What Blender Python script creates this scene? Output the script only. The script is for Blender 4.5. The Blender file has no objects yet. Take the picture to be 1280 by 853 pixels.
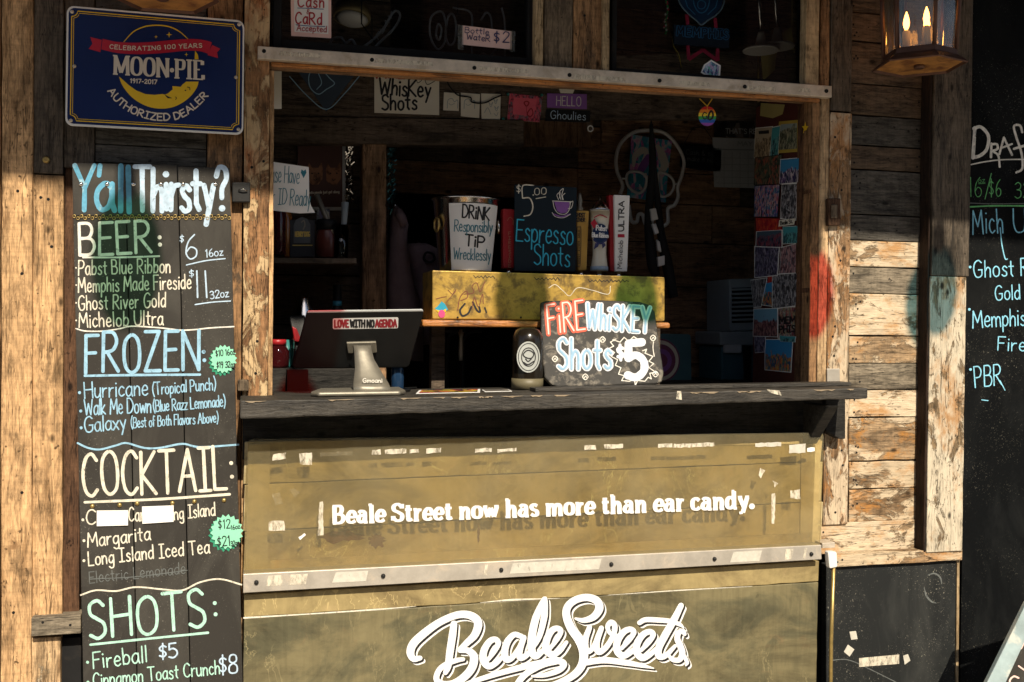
import bpy, bmesh, math, random
from mathutils import Vector, Matrix
R = math.radians
rnd = random.Random(11)
scn = bpy.context.scene
COL = scn.collection
# ------------------------------------------------------------------ camera
F = 1300.0
YAW, PIT, ROL = R(14.5), R(0.8), R(0.52)
CAM = Vector((0, -2.8, 1.6))
_f0 = Vector((math.sin(YAW), math.cos(YAW), 0)); _r0 = Vector((math.cos(YAW), -math.sin(YAW), 0)); _z = Vector((0, 0, 1))
FW = _f0*math.cos(PIT) - _z*math.sin(PIT)
_u0 = _z*math.cos(PIT) + _f0*math.sin(PIT)
RT = _r0*math.cos(ROL) + _u0*math.sin(ROL)
UP = _u0*math.cos(ROL) - _r0*math.sin(ROL)
cd = bpy.data.cameras.new('camera'); cam = bpy.data.objects.new('camera', cd); COL.objects.link(cam)
cd.sensor_width = 36; cd.lens = 36*F/1280; cd.clip_start = .05; cd.clip_end = 500
cam.matrix_world = Matrix(((RT.x, UP.x, -FW.x, CAM.x), (RT.y, UP.y, -FW.y, CAM.y), (RT.z, UP.z, -FW.z, CAM.z), (0, 0, 0, 1)))
scn.camera = cam
# ------------------------------------------------------------------ light
EL, AZ = R(42), R(4)            # the sun stands behind the photographer, a touch to the right
SUN = Vector((math.sin(AZ)*math.cos(EL), -math.cos(AZ)*math.cos(EL), math.sin(EL)))
w = bpy.data.worlds.new('World'); scn.world = w; w.use_nodes = True
nt = w.node_tree; nt.nodes.clear()
sky = nt.nodes.new('ShaderNodeTexSky'); sky.sky_type = 'NISHITA'; sky.sun_disc = False
sky.sun_elevation = EL; sky.sun_rotation = math.atan2(SUN.x, SUN.y)
bg = nt.nodes.new('ShaderNodeBackground'); bg.inputs[1].default_value = 0.078
wo = nt.nodes.new('ShaderNodeOutputWorld'); nt.links.new(sky.outputs[0], bg.inputs[0]); nt.links.new(bg.outputs[0], wo.inputs[0])
sl = bpy.data.lights.new('sun', 'SUN'); sl.energy = 4.6; sl.angle = R(0.5); sl.color = (1, .885, .71)
so = bpy.data.objects.new('sun', sl); COL.objects.link(so); so.location = (0, -8, 9)
so.rotation_euler = (-SUN).to_track_quat('-Z', 'Y').to_euler()
vs = scn.view_settings; vs.view_transform = 'Standard'; vs.look = 'None'; vs.gamma = 1; vs.exposure = 0.56; vs.use_curve_mapping = False
cy = scn.cycles; cy.max_bounces = 9; cy.diffuse_bounces = 5; cy.glossy_bounces = 3; cy.transmission_bounces = 4; cy.transparent_max_bounces = 14
cy.sample_clamp_indirect = 6
# ------------------------------------------------------------------ pixel -> world
def ray(px, py): return FW*F + RT*(px-640) - UP*(py-426.5)
class Pl:
    def __init__(s, p, n): s.p = Vector(p); s.n = Vector(n).normalized()
    def at(s, px, py, off=0.0):
        d = ray(px, py); t = (s.p-CAM).dot(s.n)/d.dot(s.n)
        return CAM + d*t + s.n*off
def PY(Y): return Pl((0, Y, 0), (0, -1, 0))
def PX(X): return Pl((X, 0, 0), (-1, 0, 0))
def P(px, py, Y=0.0): return PY(Y).at(px, py)
def plane3(a, b, c):
    n = (b-a).cross(c-a).normalized()
    if n.dot(CAM-a) < 0: n = -n
    return Pl(a, n)
# ------------------------------------------------------------------ objects
WL = {}
def empty(name, loc): 
    o = bpy.data.objects.new(name, None); COL.objects.link(o); o.location = loc; o.empty_display_size = .05; WL[o.name] = Vector(loc); return o
def thing(name, label, cat, loc=(0, 0, 0), group=None, kind=None):
    o = empty(name, loc); return tag(o, label, cat, group, kind)
def tag(o, label=None, cat=None, group=None, kind=None):
    if label: o['label'] = label
    if cat: o['category'] = cat
    if group: o['group'] = group
    if kind: o['kind'] = kind
    return o
def mk(name, bm, mats, parent=None, smooth=False, bevel=0, seg=2, recalc=True):
    if not isinstance(mats, (list, tuple)): mats = [mats]
    if recalc: bmesh.ops.recalc_face_normals(bm, faces=bm.faces)
    xs = [v.co for v in bm.verts]
    lo = Vector((min(v.x for v in xs), min(v.y for v in xs), min(v.z for v in xs)))
    hi = Vector((max(v.x for v in xs), max(v.y for v in xs), max(v.z for v in xs)))
    c = (lo+hi)/2
    bmesh.ops.translate(bm, vec=-c, verts=bm.verts)
    me = bpy.data.meshes.new(name); bm.to_mesh(me); bm.free()
    for m in mats: me.materials.append(m)
    if smooth: me.shade_smooth()
    o = bpy.data.objects.new(name, me); COL.objects.link(o)
    if parent is not None:
        o.parent = parent; o.location = c - WL[parent.name]
    else: o.location = c
    WL[o.name] = c
    if bevel:
        b = o.modifiers.new('bevel', 'BEVEL'); b.width = bevel; b.segments = seg; b.limit_method = 'ANGLE'; b.angle_limit = R(35)
    return o
NB = bmesh.new
def prism(bm, pts, vec, mi=0):
    """solid from a planar outline (3D points) pushed along vec"""
    a = [bm.verts.new(p) for p in pts]; b = [bm.verts.new(Vector(p)+vec) for p in pts]
    fs = [bm.faces.new(a), bm.faces.new(b[::-1])]; n = len(a)
    for i in range(n): fs.append(bm.faces.new((a[i], b[i], b[(i+1) % n], a[(i+1) % n])))
    for f in fs: f.material_index = mi
    return fs
def flat(bm, pts, mi=0):
    f = bm.faces.new([bm.verts.new(p) for p in pts]); f.material_index = mi; return f
def box(bm, lo, hi, mi=0):
    x0, y0, z0 = lo; x1, y1, z1 = hi
    return prism(bm, [Vector((x0, y0, z0)), Vector((x1, y0, z0)), Vector((x1, y0, z1)), Vector((x0, y0, z1))], Vector((0, y1-y0, 0)), mi)
def tube(bm, pts, r, n=8, mi=0, closed=False):
    pts = [Vector(p) for p in pts]; rings = []
    N = len(pts); rr = r if isinstance(r, (list, tuple)) else [r]*N
    for i, p in enumerate(pts):
        if closed: t = pts[(i+1) % N]-pts[i-1]
        else: t = pts[min(i+1, N-1)]-pts[max(i-1, 0)]
        t.normalize(); a = t.orthogonal() if abs(t.y) > .95 else t.cross(Vector((0, 1, 0))); a.normalize(); b = t.cross(a)
        rings.append([bm.verts.new(p+(a*math.cos(k*math.tau/n)+b*math.sin(k*math.tau/n))*rr[i]) for k in range(n)])
    M = N if closed else N-1
    for i in range(M):
        A, B = rings[i], rings[(i+1) % N]
        for k in range(n):
            f = bm.faces.new((A[k], A[(k+1) % n], B[(k+1) % n], B[k])); f.material_index = mi; f.smooth = True
    if not closed:
        for q in (rings[0], rings[-1]):
            f = bm.faces.new(q); f.material_index = mi
def lathe(bm, c, prof, n=28, mi=0, axis=Vector((0, 0, 1))):
    """prof: (radius, height) pairs from bottom to top"""
    c = Vector(c); ax = axis.normalized(); a = ax.orthogonal().normalized(); b = ax.cross(a); rings = []
    for r, h in prof:
        rings.append([bm.verts.new(c+ax*h+(a*math.cos(k*math.tau/n)+b*math.sin(k*math.tau/n))*max(r, 1e-4)) for k in range(n)])
    for A, B in zip(rings, rings[1:]):
        for k in range(n):
            f = bm.faces.new((A[k], A[(k+1) % n], B[(k+1) % n], B[k])); f.material_index = mi; f.smooth = True
    for q in (rings[0], rings[-1]):
        f = bm.faces.new(q); f.material_index = mi
def disc(bm, pl, cx, cy_, rx, ry, off=0, n=20, mi=0, a0=0.0):
    return flat(bm, [pl.at(cx+rx*math.cos(a0+k*math.tau/n), cy_+ry*math.sin(a0+k*math.tau/n), off) for k in range(n)], mi)
def rough_poly(pts, step=.05, amp=.0015):
    """outline with slightly uneven edges (3D, planar in XZ)"""
    out = []
    for i, p in enumerate(pts):
        q = pts[(i+1) % len(pts)]; L = (q-p).length; n = max(1, int(L/step)); d = (q-p)/max(L, 1e-6); nn = Vector((-d.z, 0, d.x))
        for k in range(n):
            j = rnd.uniform(-amp, amp) if k else 0
            out.append(p.lerp(q, k/n)+nn*j)
    return out
# ------------------------------------------------------------------ materials
MT = {}
def newmat(name):
    m = bpy.data.materials.new(name); m.use_nodes = True; t = m.node_tree; t.nodes.clear()
    out = t.nodes.new('ShaderNodeOutputMaterial'); p = t.nodes.new('ShaderNodeBsdfPrincipled'); t.links.new(p.outputs[0], out.inputs[0])
    return m, t, p, out
def N(t, typ, **kw):
    n = t.nodes.new(typ)
    for k, v in kw.items(): setattr(n, k, v)
    return n
def coords(t, scale, off=True):
    tc = N(t, 'ShaderNodeTexCoord'); mp = N(t, 'ShaderNodeMapping'); mp.inputs[3].default_value = scale
    if off:
        oi = N(t, 'ShaderNodeObjectInfo'); mu = N(t, 'ShaderNodeMath', operation='MULTIPLY'); mu.inputs[1].default_value = 37
        t.links.new(oi.outputs['Random'], mu.inputs[0])
        ad = N(t, 'ShaderNodeVectorMath', operation='ADD'); t.links.new(tc.outputs['Object'], ad.inputs[0]); t.links.new(mu.outputs[0], ad.inputs[1])
        t.links.new(ad.outputs[0], mp.inputs[0])
    else: t.links.new(tc.outputs['Object'], mp.inputs[0])
    return mp.outputs[0]
def noise(t, vec, scale, detail=4, rough=.55, dist=0):
    n = N(t, 'ShaderNodeTexNoise'); n.inputs['Scale'].default_value = scale; n.inputs['Detail'].default_value = detail
    n.inputs['Roughness'].default_value = rough; n.inputs['Distortion'].default_value = dist; t.links.new(vec, n.inputs['Vector']); return n.outputs[0]
def ramp(t, fac, stops, interp='LINEAR'):
    r = N(t, 'ShaderNodeValToRGB'); r.color_ramp.interpolation = interp; e = r.color_ramp.elements
    while len(e) < len(stops): e.new(.5)
    for el, (p, c) in zip(e, stops):
        el.position = p; el.color = (c, c, c, 1) if isinstance(c, (int, float)) else (*c, 1)
    t.links.new(fac, r.inputs[0]); return r.outputs[0]
def mix(t, fac, a, b, mode='MIX'):
    m = N(t, 'ShaderNodeMix', data_type='RGBA', blend_type=mode)
    for sock, v in ((m.inputs[0], fac), (m.inputs[6], a), (m.inputs[7], b)):
        if hasattr(v, 'is_linked') or hasattr(v, 'links'): t.links.new(v, sock)
        elif isinstance(v, (int, float)): sock.default_value = v
        else: sock.default_value = (*v, 1)
    return m.outputs[2]
def bump(t, p, h, strength=.4, dist=.002):
    b = N(t, 'ShaderNodeBump'); b.inputs['Strength'].default_value = strength; b.inputs['Distance'].default_value = dist
    t.links.new(h, b.inputs['Height']); t.links.new(b.outputs[0], p.inputs['Normal'])
def wood(name, c1, c2, axis='z', paint=None, pamt=.5, rust=None, ramt=.35, dark=.55, rough=.85, spec=.22, blotch=1.0):
    m, t, p, o = newmat(name)
    def sc(along, across): return {'z': (across, across, along), 'x': (along, across, across), 'y': (across, along, across)}[axis]
    g = noise(t, coords(t, sc(3.2, 30)), 1.0, 8, .62, 1.2)
    col = ramp(t, g, [(.30, c2), (.48, c1), (.68, tuple(min(1, x*1.3) for x in c1))])
    bl = noise(t, coords(t, sc(9, 22)), 1.0, 8, .7, .4)
    col = mix(t, blotch, col, ramp(t, bl, [(.34, .38), (.5, .95), (.66, 1.18)]), 'MULTIPLY')
    saw = noise(t, coords(t, sc(120, 5)), 1.0, 3, .6, .3)
    col = mix(t, 1.0, col, ramp(t, saw, [(.36, .88), (.56, 1.03)]), 'MULTIPLY')
    fine = noise(t, coords(t, sc(26, 170)), 1.0, 4, .7, .4)
    col = mix(t, 1.0, col, ramp(t, fine, [(.3, 1-dark), (.58, 1)]), 'MULTIPLY')
    if rust:
        rn = noise(t, coords(t, sc(8, 15)), 1.0, 9, .7, .6)
        col = mix(t, ramp(t, rn, [(1-ramt-.05, 0), (1-ramt+.06, .85)]), col, rust)
    h = fine
    if paint:
        pn = noise(t, coords(t, sc(7, 15)), 1.0, 12, .72, .6)
        pm = ramp(t, pn, [(1-pamt-.02, 0), (1-pamt+.02, 1)])
        dirt = noise(t, coords(t, sc(9, 34)), 1.0, 9, .74, .8)
        pc = mix(t, 1.0, paint, ramp(t, dirt, [(.28, .42), (.46, .86), (.62, 1.06)]), 'MULTIPLY')
        if rust: pc = mix(t, ramp(t, noise(t, coords(t, sc(5, 10)), 1.0, 8, .72), [(.5, 0), (.62, .8)]), pc, rust)
        col = mix(t, pm, col, pc)
        ad = N(t, 'ShaderNodeMath', operation='ADD'); t.links.new(fine, ad.inputs[0]); t.links.new(pm, ad.inputs[1]); h = ad.outputs[0]
    # drying cracks, pits and knots
    cr = noise(t, coords(t, sc(2.2, 46)), 1.0, 4, .55, 1.5)
    col = mix(t, ramp(t, cr, [(.484, 0), (.497, .85), (.503, .85), (.516, 0)]), col, tuple(x*.2 for x in c2))
    pit = noise(t, coords(t, sc(55, 75)), 1.0, 3, .6)
    col = mix(t, ramp(t, pit, [(.66, 0), (.72, .9)]), col, tuple(x*.25 for x in c2))
    vo = N(t, 'ShaderNodeTexVoronoi'); vo.inputs['Scale'].default_value = 1; t.links.new(coords(t, sc(7, 13)), vo.inputs['Vector'])
    kn = ramp(t, vo.outputs['Distance'], [(.05, .9), (.11, 0)])
    col = mix(t, kn, col, tuple(x*.15 for x in c2))
    t.links.new(col, p.inputs['Base Color']); p.inputs['Roughness'].default_value = rough; p.inputs['Specular IOR Level'].default_value = spec
    bump(t, p, h, .8, .003); MT[name] = m; return m
def paint(name, c, rough=.6, metal=0.0, var=.15, vscale=20, spec=.4, bmp=.15, bscale=90, c2=None, c2amt=.4, c2scale=8):
    m, t, p, o = newmat(name)
    n = noise(t, coords(t, (1, 1, 1)), vscale, 5, .6)
    col = mix(t, 1.0, c, ramp(t, n, [(.25, 1-var), (.7, 1+var*.4)]), 'MULTIPLY')
    if c2:
        n2 = noise(t, coords(t, (1, 1, 1)), c2scale, 8, .68, .4)
        col = mix(t, ramp(t, n2, [(1-c2amt-.06, 0), (1-c2amt+.06, 1)]), col, c2)
    t.links.new(col, p.inputs['Base Color']); p.inputs['Roughness'].default_value = rough; p.inputs['Metallic'].default_value = metal
    p.inputs['Specular IOR Level'].default_value = spec
    if bmp: bump(t, p, noise(t, coords(t, (1, 1, 1)), bscale, 4, .6), bmp, .002)
    MT[name] = m; return m
def glassy(name, tint=(1, 1, 1), haze=0.0, hazecol=(.5, .5, .5), gl=1.0, rough=.02, wav=0.0):
    m = bpy.data.materials.new(name); m.use_nodes = True; t = m.node_tree; t.nodes.clear()
    o = N(t, 'ShaderNodeOutputMaterial'); tr = N(t, 'ShaderNodeBsdfTransparent'); tr.inputs[0].default_value = (*tint, 1)
    g = N(t, 'ShaderNodeBsdfGlossy'); g.inputs['Roughness'].default_value = rough
    fr = N(t, 'ShaderNodeFresnel'); fr.inputs[0].default_value = 1.48
    if wav:
        b = N(t, 'ShaderNodeBump'); b.inputs['Strength'].default_value = wav; b.inputs['Distance'].default_value = .004
        t.links.new(noise(t, coords(t, (30, 30, 3)), 1.0, 3), b.inputs['Height']); t.links.new(b.outputs[0], g.inputs['Normal'])
    mu = N(t, 'ShaderNodeMath', operation='MULTIPLY'); mu.inputs[1].default_value = gl; t.links.new(fr.outputs[0], mu.inputs[0])
    src = tr.outputs[0]
    if haze:
        d = N(t, 'ShaderNodeBsdfDiffuse'); d.inputs[0].default_value = (*hazecol, 1); mh = N(t, 'ShaderNodeMixShader')
        hz = noise(t, coords(t, (1, 1, 1)), 4, 7, .65); r = ramp(t, hz, [(.3, haze*.5), (.7, haze*1.5)])
        t.links.new(r, mh.inputs[0]); t.links.new(src, mh.inputs[1]); t.links.new(d.outputs[0], mh.inputs[2]); src = mh.outputs[0]
    ms = N(t, 'ShaderNodeMixShader'); t.links.new(mu.outputs[0], ms.inputs[0]); t.links.new(src, ms.inputs[1]); t.links.new(g.outputs[0], ms.inputs[2])
    t.links.new(ms.outputs[0], o.inputs[0]); MT[name] = m; return m
def emit(name, c, s):
    m = bpy.data.materials.new(name); m.use_nodes = True; t = m.node_tree; t.nodes.clear()
    o = N(t, 'ShaderNodeOutputMaterial'); e = N(t, 'ShaderNodeEmission'); e.inputs[0].default_value = (*c, 1); e.inputs[1].default_value = s
    t.links.new(e.outputs[0], o.inputs[0]); MT[name] = m; return m
def chalkboard(name, base, dust=(.3, .3, .27), damt=.25, speck=.5, rough=.6, spec=.2):
    m, t, p, o = newmat(name)
    n = noise(t, coords(t, (3, 3, 1.2)), 2.0, 8, .68, .8); col = mix(t, ramp(t, n, [(.45, 0), (.85, damt)]), base, dust)
    s = noise(t, coords(t, (1, 1, 1)), 230, 3, .7); s2 = noise(t, coords(t, (1, 1, 1)), 5, 4, .7)
    mu = N(t, 'ShaderNodeMath', operation='MULTIPLY'); t.links.new(ramp(t, s, [(.635, 0), (.68, 1)]), mu.inputs[0]); t.links.new(ramp(t, s2, [(.42, 0), (.65, speck)]), mu.inputs[1])
    col = mix(t, mu.outputs[0], col, (.5, .47, .38))
    t.links.new(col, p.inputs['Base Color']); p.inputs['Roughness'].default_value = rough; p.inputs['Specular IOR Level'].default_value = spec
    bump(t, p, noise(t, coords(t, (60, 60, 6)), 1.0, 4), .2, .002); MT[name] = m; return m
def picture(name, pal, sky=None, scale=1.0, split=.6):
    m, t, p, o = newmat(name)
    vo = N(t, 'ShaderNodeTexVoronoi'); vo.inputs['Scale'].default_value = 150*scale; vo.inputs['Randomness'].default_value = 1
    t.links.new(coords(t, (1.3, 1.3, .6)), vo.inputs['Vector'])
    n = noise(t, coords(t, (1, 1, 1)), 60*scale, 8, .75, 1.2)
    mm = N(t, 'ShaderNodeMix', data_type='RGBA'); mm.inputs[0].default_value = .5; t.links.new(n, mm.inputs[6]); t.links.new(vo.outputs['Color'], mm.inputs[7])
    col = ramp(t, mm.outputs[2], [(.36+.28*i/max(1, len(pal)-1), tuple(min(.9, x*1.35) for x in c)) for i, c in enumerate(pal)], 'LINEAR')
    if sky:
        tc = N(t, 'ShaderNodeTexCoord'); sx = N(t, 'ShaderNodeSeparateXYZ'); t.links.new(tc.outputs['Generated'], sx.inputs[0])
        ad = N(t, 'ShaderNodeMath', operation='ADD'); t.links.new(sx.outputs[2], ad.inputs[0]); sub = N(t, 'ShaderNodeMath', operation='MULTIPLY_ADD')
        t.links.new(noise(t, coords(t, (1, 1, 1)), 60, 2), sub.inputs[0]); sub.inputs[1].default_value = .5; sub.inputs[2].default_value = -.25; t.links.new(sub.outputs[0], ad.inputs[1])
        col = mix(t, ramp(t, ad.outputs[0], [(split-.02, 0), (split+.02, 1)]), col, sky)
    t.links.new(col, p.inputs['Base Color']); p.inputs['Roughness'].default_value = .35; MT[name] = m; return m
def tape(name, c, amt=.5, var=.2):
    m = paint(name, c, .75, var=var, vscale=60); t = m.node_tree; p = t.nodes['Principled BSDF']
    n = noise(t, coords(t, (1, 1, .4)), 90, 7, .7); t.links.new(ramp(t, n, [(1-amt-.12, .12), (1-amt+.06, .95)]), p.inputs['Alpha']); return m
def cloudy(name, c, c2, c3, streak=.12, rough=.55, spec=.3, amt2=.46, amt3=.36):
    """old painted board: cloudy stains, faint runs, rubbed dark patches"""
    m, t, p, o = newmat(name)
    n = noise(t, coords(t, (4, 4, 6)), 1.0, 9, .66, 1.2); col = mix(t, ramp(t, n, [(1-amt2-.07, 0), (1-amt2+.09, 1)]), c, c2)
    n = noise(t, coords(t, (6, 6, 8)), 1.0, 9, .7, 1.4); col = mix(t, ramp(t, n, [(1-amt3-.05, 0), (1-amt3+.1, .8)]), col, c3)
    n = noise(t, coords(t, (2.5, 2.5, 5)), 1.0, 8, .7, .5); col = mix(t, 1.0, col, ramp(t, n, [(.36, .5), (.5, .95), (.62, 1.15)]), 'MULTIPLY')
    r = noise(t, coords(t, (34, 34, 3)), 1.0, 7, .7, 1.5); col = mix(t, 1.0, col, ramp(t, r, [(.3, 1-streak), (.6, 1)]), 'MULTIPLY')
    n = noise(t, coords(t, (14, 14, 18)), 1.0, 8, .75, .5); col = mix(t, ramp(t, n, [(.62, 0), (.72, .55)]), col, tuple(x*.45 for x in c2))
    sc = noise(t, coords(t, (5, 5, 2.2)), 1.0, 5, .6, 3.0); sm = noise(t, coords(t, (3, 3, 3)), 1.0, 3)
    mu = N(t, 'ShaderNodeMath', operation='MULTIPLY'); t.links.new(ramp(t, sc, [(.492, 0), (.499, .7), (.501, .7), (.508, 0)]), mu.inputs[0]); t.links.new(ramp(t, sm, [(.5, 0), (.6, 1)]), mu.inputs[1])
    col = mix(t, mu.outputs[0], col, tuple(min(.8, x*1.9) for x in c))
    s = noise(t, coords(t, (1, 1, 1)), 120, 4, .7); col = mix(t, ramp(t, s, [(.68, 0), (.74, .6)]), col, tuple(x*.35 for x in c))
    t.links.new(col, p.inputs['Base Color']); p.inputs['Roughness'].default_value = rough; p.inputs['Specular IOR Level'].default_value = spec
    bump(t, p, r, .2, .002); MT[name] = m; return m
def chalk(name, c, var=.3):
    """chalk marker: streaky, worn through in places"""
    m = paint(name, c, .9, var=var, vscale=70, bmp=.1); t = m.node_tree; p = t.nodes['Principled BSDF']
    n = noise(t, coords(t, (120, 120, 60)), 1.0, 6, .72, .5); t.links.new(ramp(t, n, [(.30, .25), (.43, 1)]), p.inputs['Alpha']); return m
# ------------------------------------------------------------------ lettering
_G = """A 66|l 0,0 33,100 66,0|l 12,36 54,36
B 56|l 0,0 0,100|s 0,100 36,98 48,78 36,55 2,52|s 2,52 42,50 56,26 40,2 0,0
C 60|s 58,84 38,100 14,88 2,50 12,12 36,0 58,14
D 62|l 0,0 0,100|s 0,100 34,96 60,62 58,34 34,4 0,0
E 50|l 48,100 0,100 0,0 50,0|l 0,52 40,53
F 48|l 48,100 0,100 0,0|l 0,53 38,54
G 64|s 58,86 38,100 12,86 2,48 14,8 38,0 58,14 60,42|l 62,44 36,44
H 60|l 0,0 0,100|l 60,0 60,100|l 0,52 60,54
I 44|l 22,0 22,100|l 2,100 44,100|l 0,0 44,0
J 46|s 40,100 40,30 28,2 10,2 0,20
K 58|l 0,0 0,100|l 54,100 2,46 58,0
L 46|l 0,100 0,0 46,0
M 76|l 0,0 8,100 38,32 68,100 76,0
N 62|l 0,0 0,100 60,0 62,100
O 66|c 33,100 8,84 2,50 10,14 33,0 58,14 64,50 56,86
P 54|l 0,0 0,100|s 0,100 36,98 52,76 38,50 0,46
Q 66|c 33,100 8,84 2,50 10,14 33,0 58,14 64,50 56,86|l 40,22 66,-6
R 58|l 0,0 0,100|s 0,100 36,98 50,76 36,54 2,48|l 16,48 58,0
S 54|s 50,86 32,100 8,90 8,66 28,52 48,38 50,14 28,0 4,10
T 60|l 0,100 60,100|l 30,100 30,0
U 58|s 0,100 0,40 12,6 32,0 52,10 58,46 58,100
V 60|l 0,100 30,0 60,100
W 84|l 0,100 20,0 42,74 64,0 84,100
X 56|l 0,100 56,0|l 56,100 0,0
Y 60|l 0,100 30,50 60,100|l 30,50 28,0
Z 56|l 2,100 54,100 0,0 56,0
a 46|s 42,52 26,62 6,46 2,22 14,2 32,8 42,30|l 43,60 42,16 48,0
b 44|l 2,100 2,0|s 2,36 18,58 38,48 42,24 28,2 2,6
c 40|s 38,50 22,60 4,42 4,16 20,0 40,10
d 46|s 42,50 24,60 4,42 4,14 22,0 42,18|l 43,100 43,0
e 44|s 4,30 38,34 36,54 20,62 4,40 6,12 24,0 42,10
f 34|s 34,92 20,100 12,84 12,40 12,0|l 0,58 30,58
g 46|s 42,50 24,60 4,42 6,12 24,4 42,24|s 43,60 44,0 40,-28 20,-34 4,-24
h 44|l 2,100 2,0|s 2,34 20,58 38,48 40,20 40,0
i 10|l 5,58 5,0|d 5,82
j 20|s 14,58 14,-20 4,-34|d 14,82
k 42|l 2,100 2,0|l 36,58 4,24 40,0
l 10|l 5,100 5,0
m 70|l 2,58 2,0|s 2,36 16,58 32,48 34,0|s 34,36 48,58 64,48 68,0
n 44|l 2,58 2,0|s 2,34 20,58 38,48 40,20 40,0
o 46|c 23,60 4,46 4,14 23,0 42,14 42,46
p 44|l 2,58 2,-34|s 2,36 18,60 40,48 40,16 20,0 2,12
q 44|s 42,50 24,60 4,42 4,14 22,0 42,18|l 43,60 43,-34
r 34|l 2,58 2,0|s 2,30 14,52 32,56
s 38|s 36,50 20,60 6,48 16,34 32,24 34,6 16,0 2,8
t 34|l 15,90 15,14 26,0|l 0,60 32,60
u 44|s 2,58 2,20 12,2 28,4 40,24|l 41,58 42,0
v 42|l 0,58 20,0 42,58
w 60|l 0,58 14,0 30,46 46,0 60,58
x 40|l 0,58 40,0|l 40,58 0,0
y 44|l 2,58 22,8|l 42,58 10,-34
z 40|l 2,58 38,58 0,0 40,0
0 54|c 27,100 6,80 4,20 27,0 50,20 50,80
1 26|l 4,82 18,100 18,0
2 50|s 2,80 16,100 42,94 46,70 26,36 2,2|l 2,2 50,2
3 48|s 2,88 24,100 44,84 38,60 16,53|s 16,53 44,46 46,14 22,0 2,10
4 54|l 34,100 0,34 54,34|l 38,62 38,0
5 50|l 46,100 8,100 6,58|s 6,58 28,64 48,46 48,18 26,0 2,8
6 50|s 40,98 14,70 4,26 20,0 44,10 46,36 24,48 6,30
7 50|l 0,100 50,100 16,0
8 50|c 25,54 44,66 42,92 25,100 8,92 6,66 25,54 46,38 46,8 25,0 4,8 4,38
9 48|s 42,72 22,52 4,68 10,94 34,100 44,76 40,30 24,0
. 10|d 5,4
, 10|l 6,6 2,-14
: 12|d 6,12|d 6,52
' 12|l 8,104 4,82
$ 46|s 42,78 24,88 6,76 10,58 32,46 40,26 24,12 4,22|l 24,104 22,-6
& 58|s 56,4 14,62 16,92 32,98 36,78 8,34 8,10 26,0 46,14 56,40
/ 40|l 38,100 2,-6
( 24|s 22,112 4,70 4,30 20,-14
) 24|s 2,112 20,70 20,30 4,-14
? 46|s 2,78 14,98 38,94 42,72 24,50 22,28|d 22,4
! 10|l 6,100 5,30|d 5,4
- 32|l 2,42 30,42
* 14|d 7,36
~ 14|d 7,52
# 46|s 23,20 2,60 12,86 23,66 34,86 44,60 23,20"""
_SL = """B 66|l 10,0 10,100|s 10,100 40,98 48,76 36,54 10,52|s 10,52 46,48 56,26 42,4 10,0|b 0,100 14|b 0,0 14
e 50|s 8,34 44,34 40,60 24,66 8,42 10,10 28,2 46,12
a 54|s 8,54 22,66 38,58 40,36|s 40,36 18,40 6,18 18,2 34,10 40,26|l 40,40 40,4|b 34,0 54
l 30|l 15,100 15,0|b 0,100 18|b 2,0 30
S 60|s 50,84 30,98 10,86 12,64 34,50 52,34 48,8 26,2 8,16|l 52,98 52,72|l 6,4 6,30
t 40|l 18,90 18,18|s 18,18 22,2 40,8|b 2,64 38
r 44|l 14,64 14,0|s 14,36 26,60 42,58|b 0,64 18|b 0,0 28
n 62|l 14,64 14,0|s 14,38 30,62 46,50 46,0|b 0,64 18|b 0,0 26|b 36,0 60
o 52|c 26,66 8,52 8,14 26,2 44,14 44,52
w 80|l 8,62 24,4 40,56 56,4 72,62|b 0,64 22|b 58,64 82
h 62|l 14,100 14,0|s 14,38 30,62 46,50 46,0|b 0,100 18|b 0,0 26|b 36,0 60
s 46|s 38,56 22,66 8,54 16,38 34,28 36,8 20,2 6,12
m 92|l 14,64 14,0|s 14,38 28,62 44,50 44,0|s 44,38 60,62 76,50 76,0|b 0,64 18|b 2,0 26|b 34,0 54|b 66,0 90
c 46|s 42,52 26,66 8,52 8,14 26,2 44,14
d 58|s 42,52 24,66 8,50 8,14 24,2 42,18|l 43,100 43,4|b 32,100 46|b 40,0 58
y 58|l 10,60 30,6|l 48,60 24,-26 6,-28|b 0,64 22|b 38,64 58
. 16|d 8,8
M 92|l 12,0 14,100|l 14,100 44,10 76,100|l 78,100 80,0|b 0,100 22|b 70,100 92|b 0,0 26|b 66,0 92
O 66|c 33,98 12,80 10,20 33,2 56,20 56,80
N 74|l 12,0 12,100|l 12,100 62,0|l 62,0 62,100|b 0,100 20|b 0,0 24|b 50,100 74
P 62|l 14,0 14,100|s 14,98 46,96 52,74 44,50 14,48|b 0,100 18|b 0,0 28
I 32|l 16,0 16,100|b 0,100 32|b 0,0 32
E 58|l 14,0 14,100|b 0,100 52|b 14,52 38|b 0,0 56|l 52,100 52,78|l 56,0 56,24
* 20|d 10,40"""
def parse(src):
    d = {}
    for ln in src.split('\n'):
        head, *st = ln.split('|'); ch, wd = head.split(' '); out = []
        for s in st:
            k, *pp = s.split(' ')
            if k == 'b': x, y = pp[0].split(','); out.append(('b', [(float(x)/100, float(y)/100), (float(pp[1])/100, float(y)/100)]))
            else: out.append((k, [tuple(float(v)/100 for v in p.split(',')) for p in pp]))
        d[ch] = (float(wd)/100, out)
    return d
HAND, SLAB = parse(_G), parse(_SL)
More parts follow.
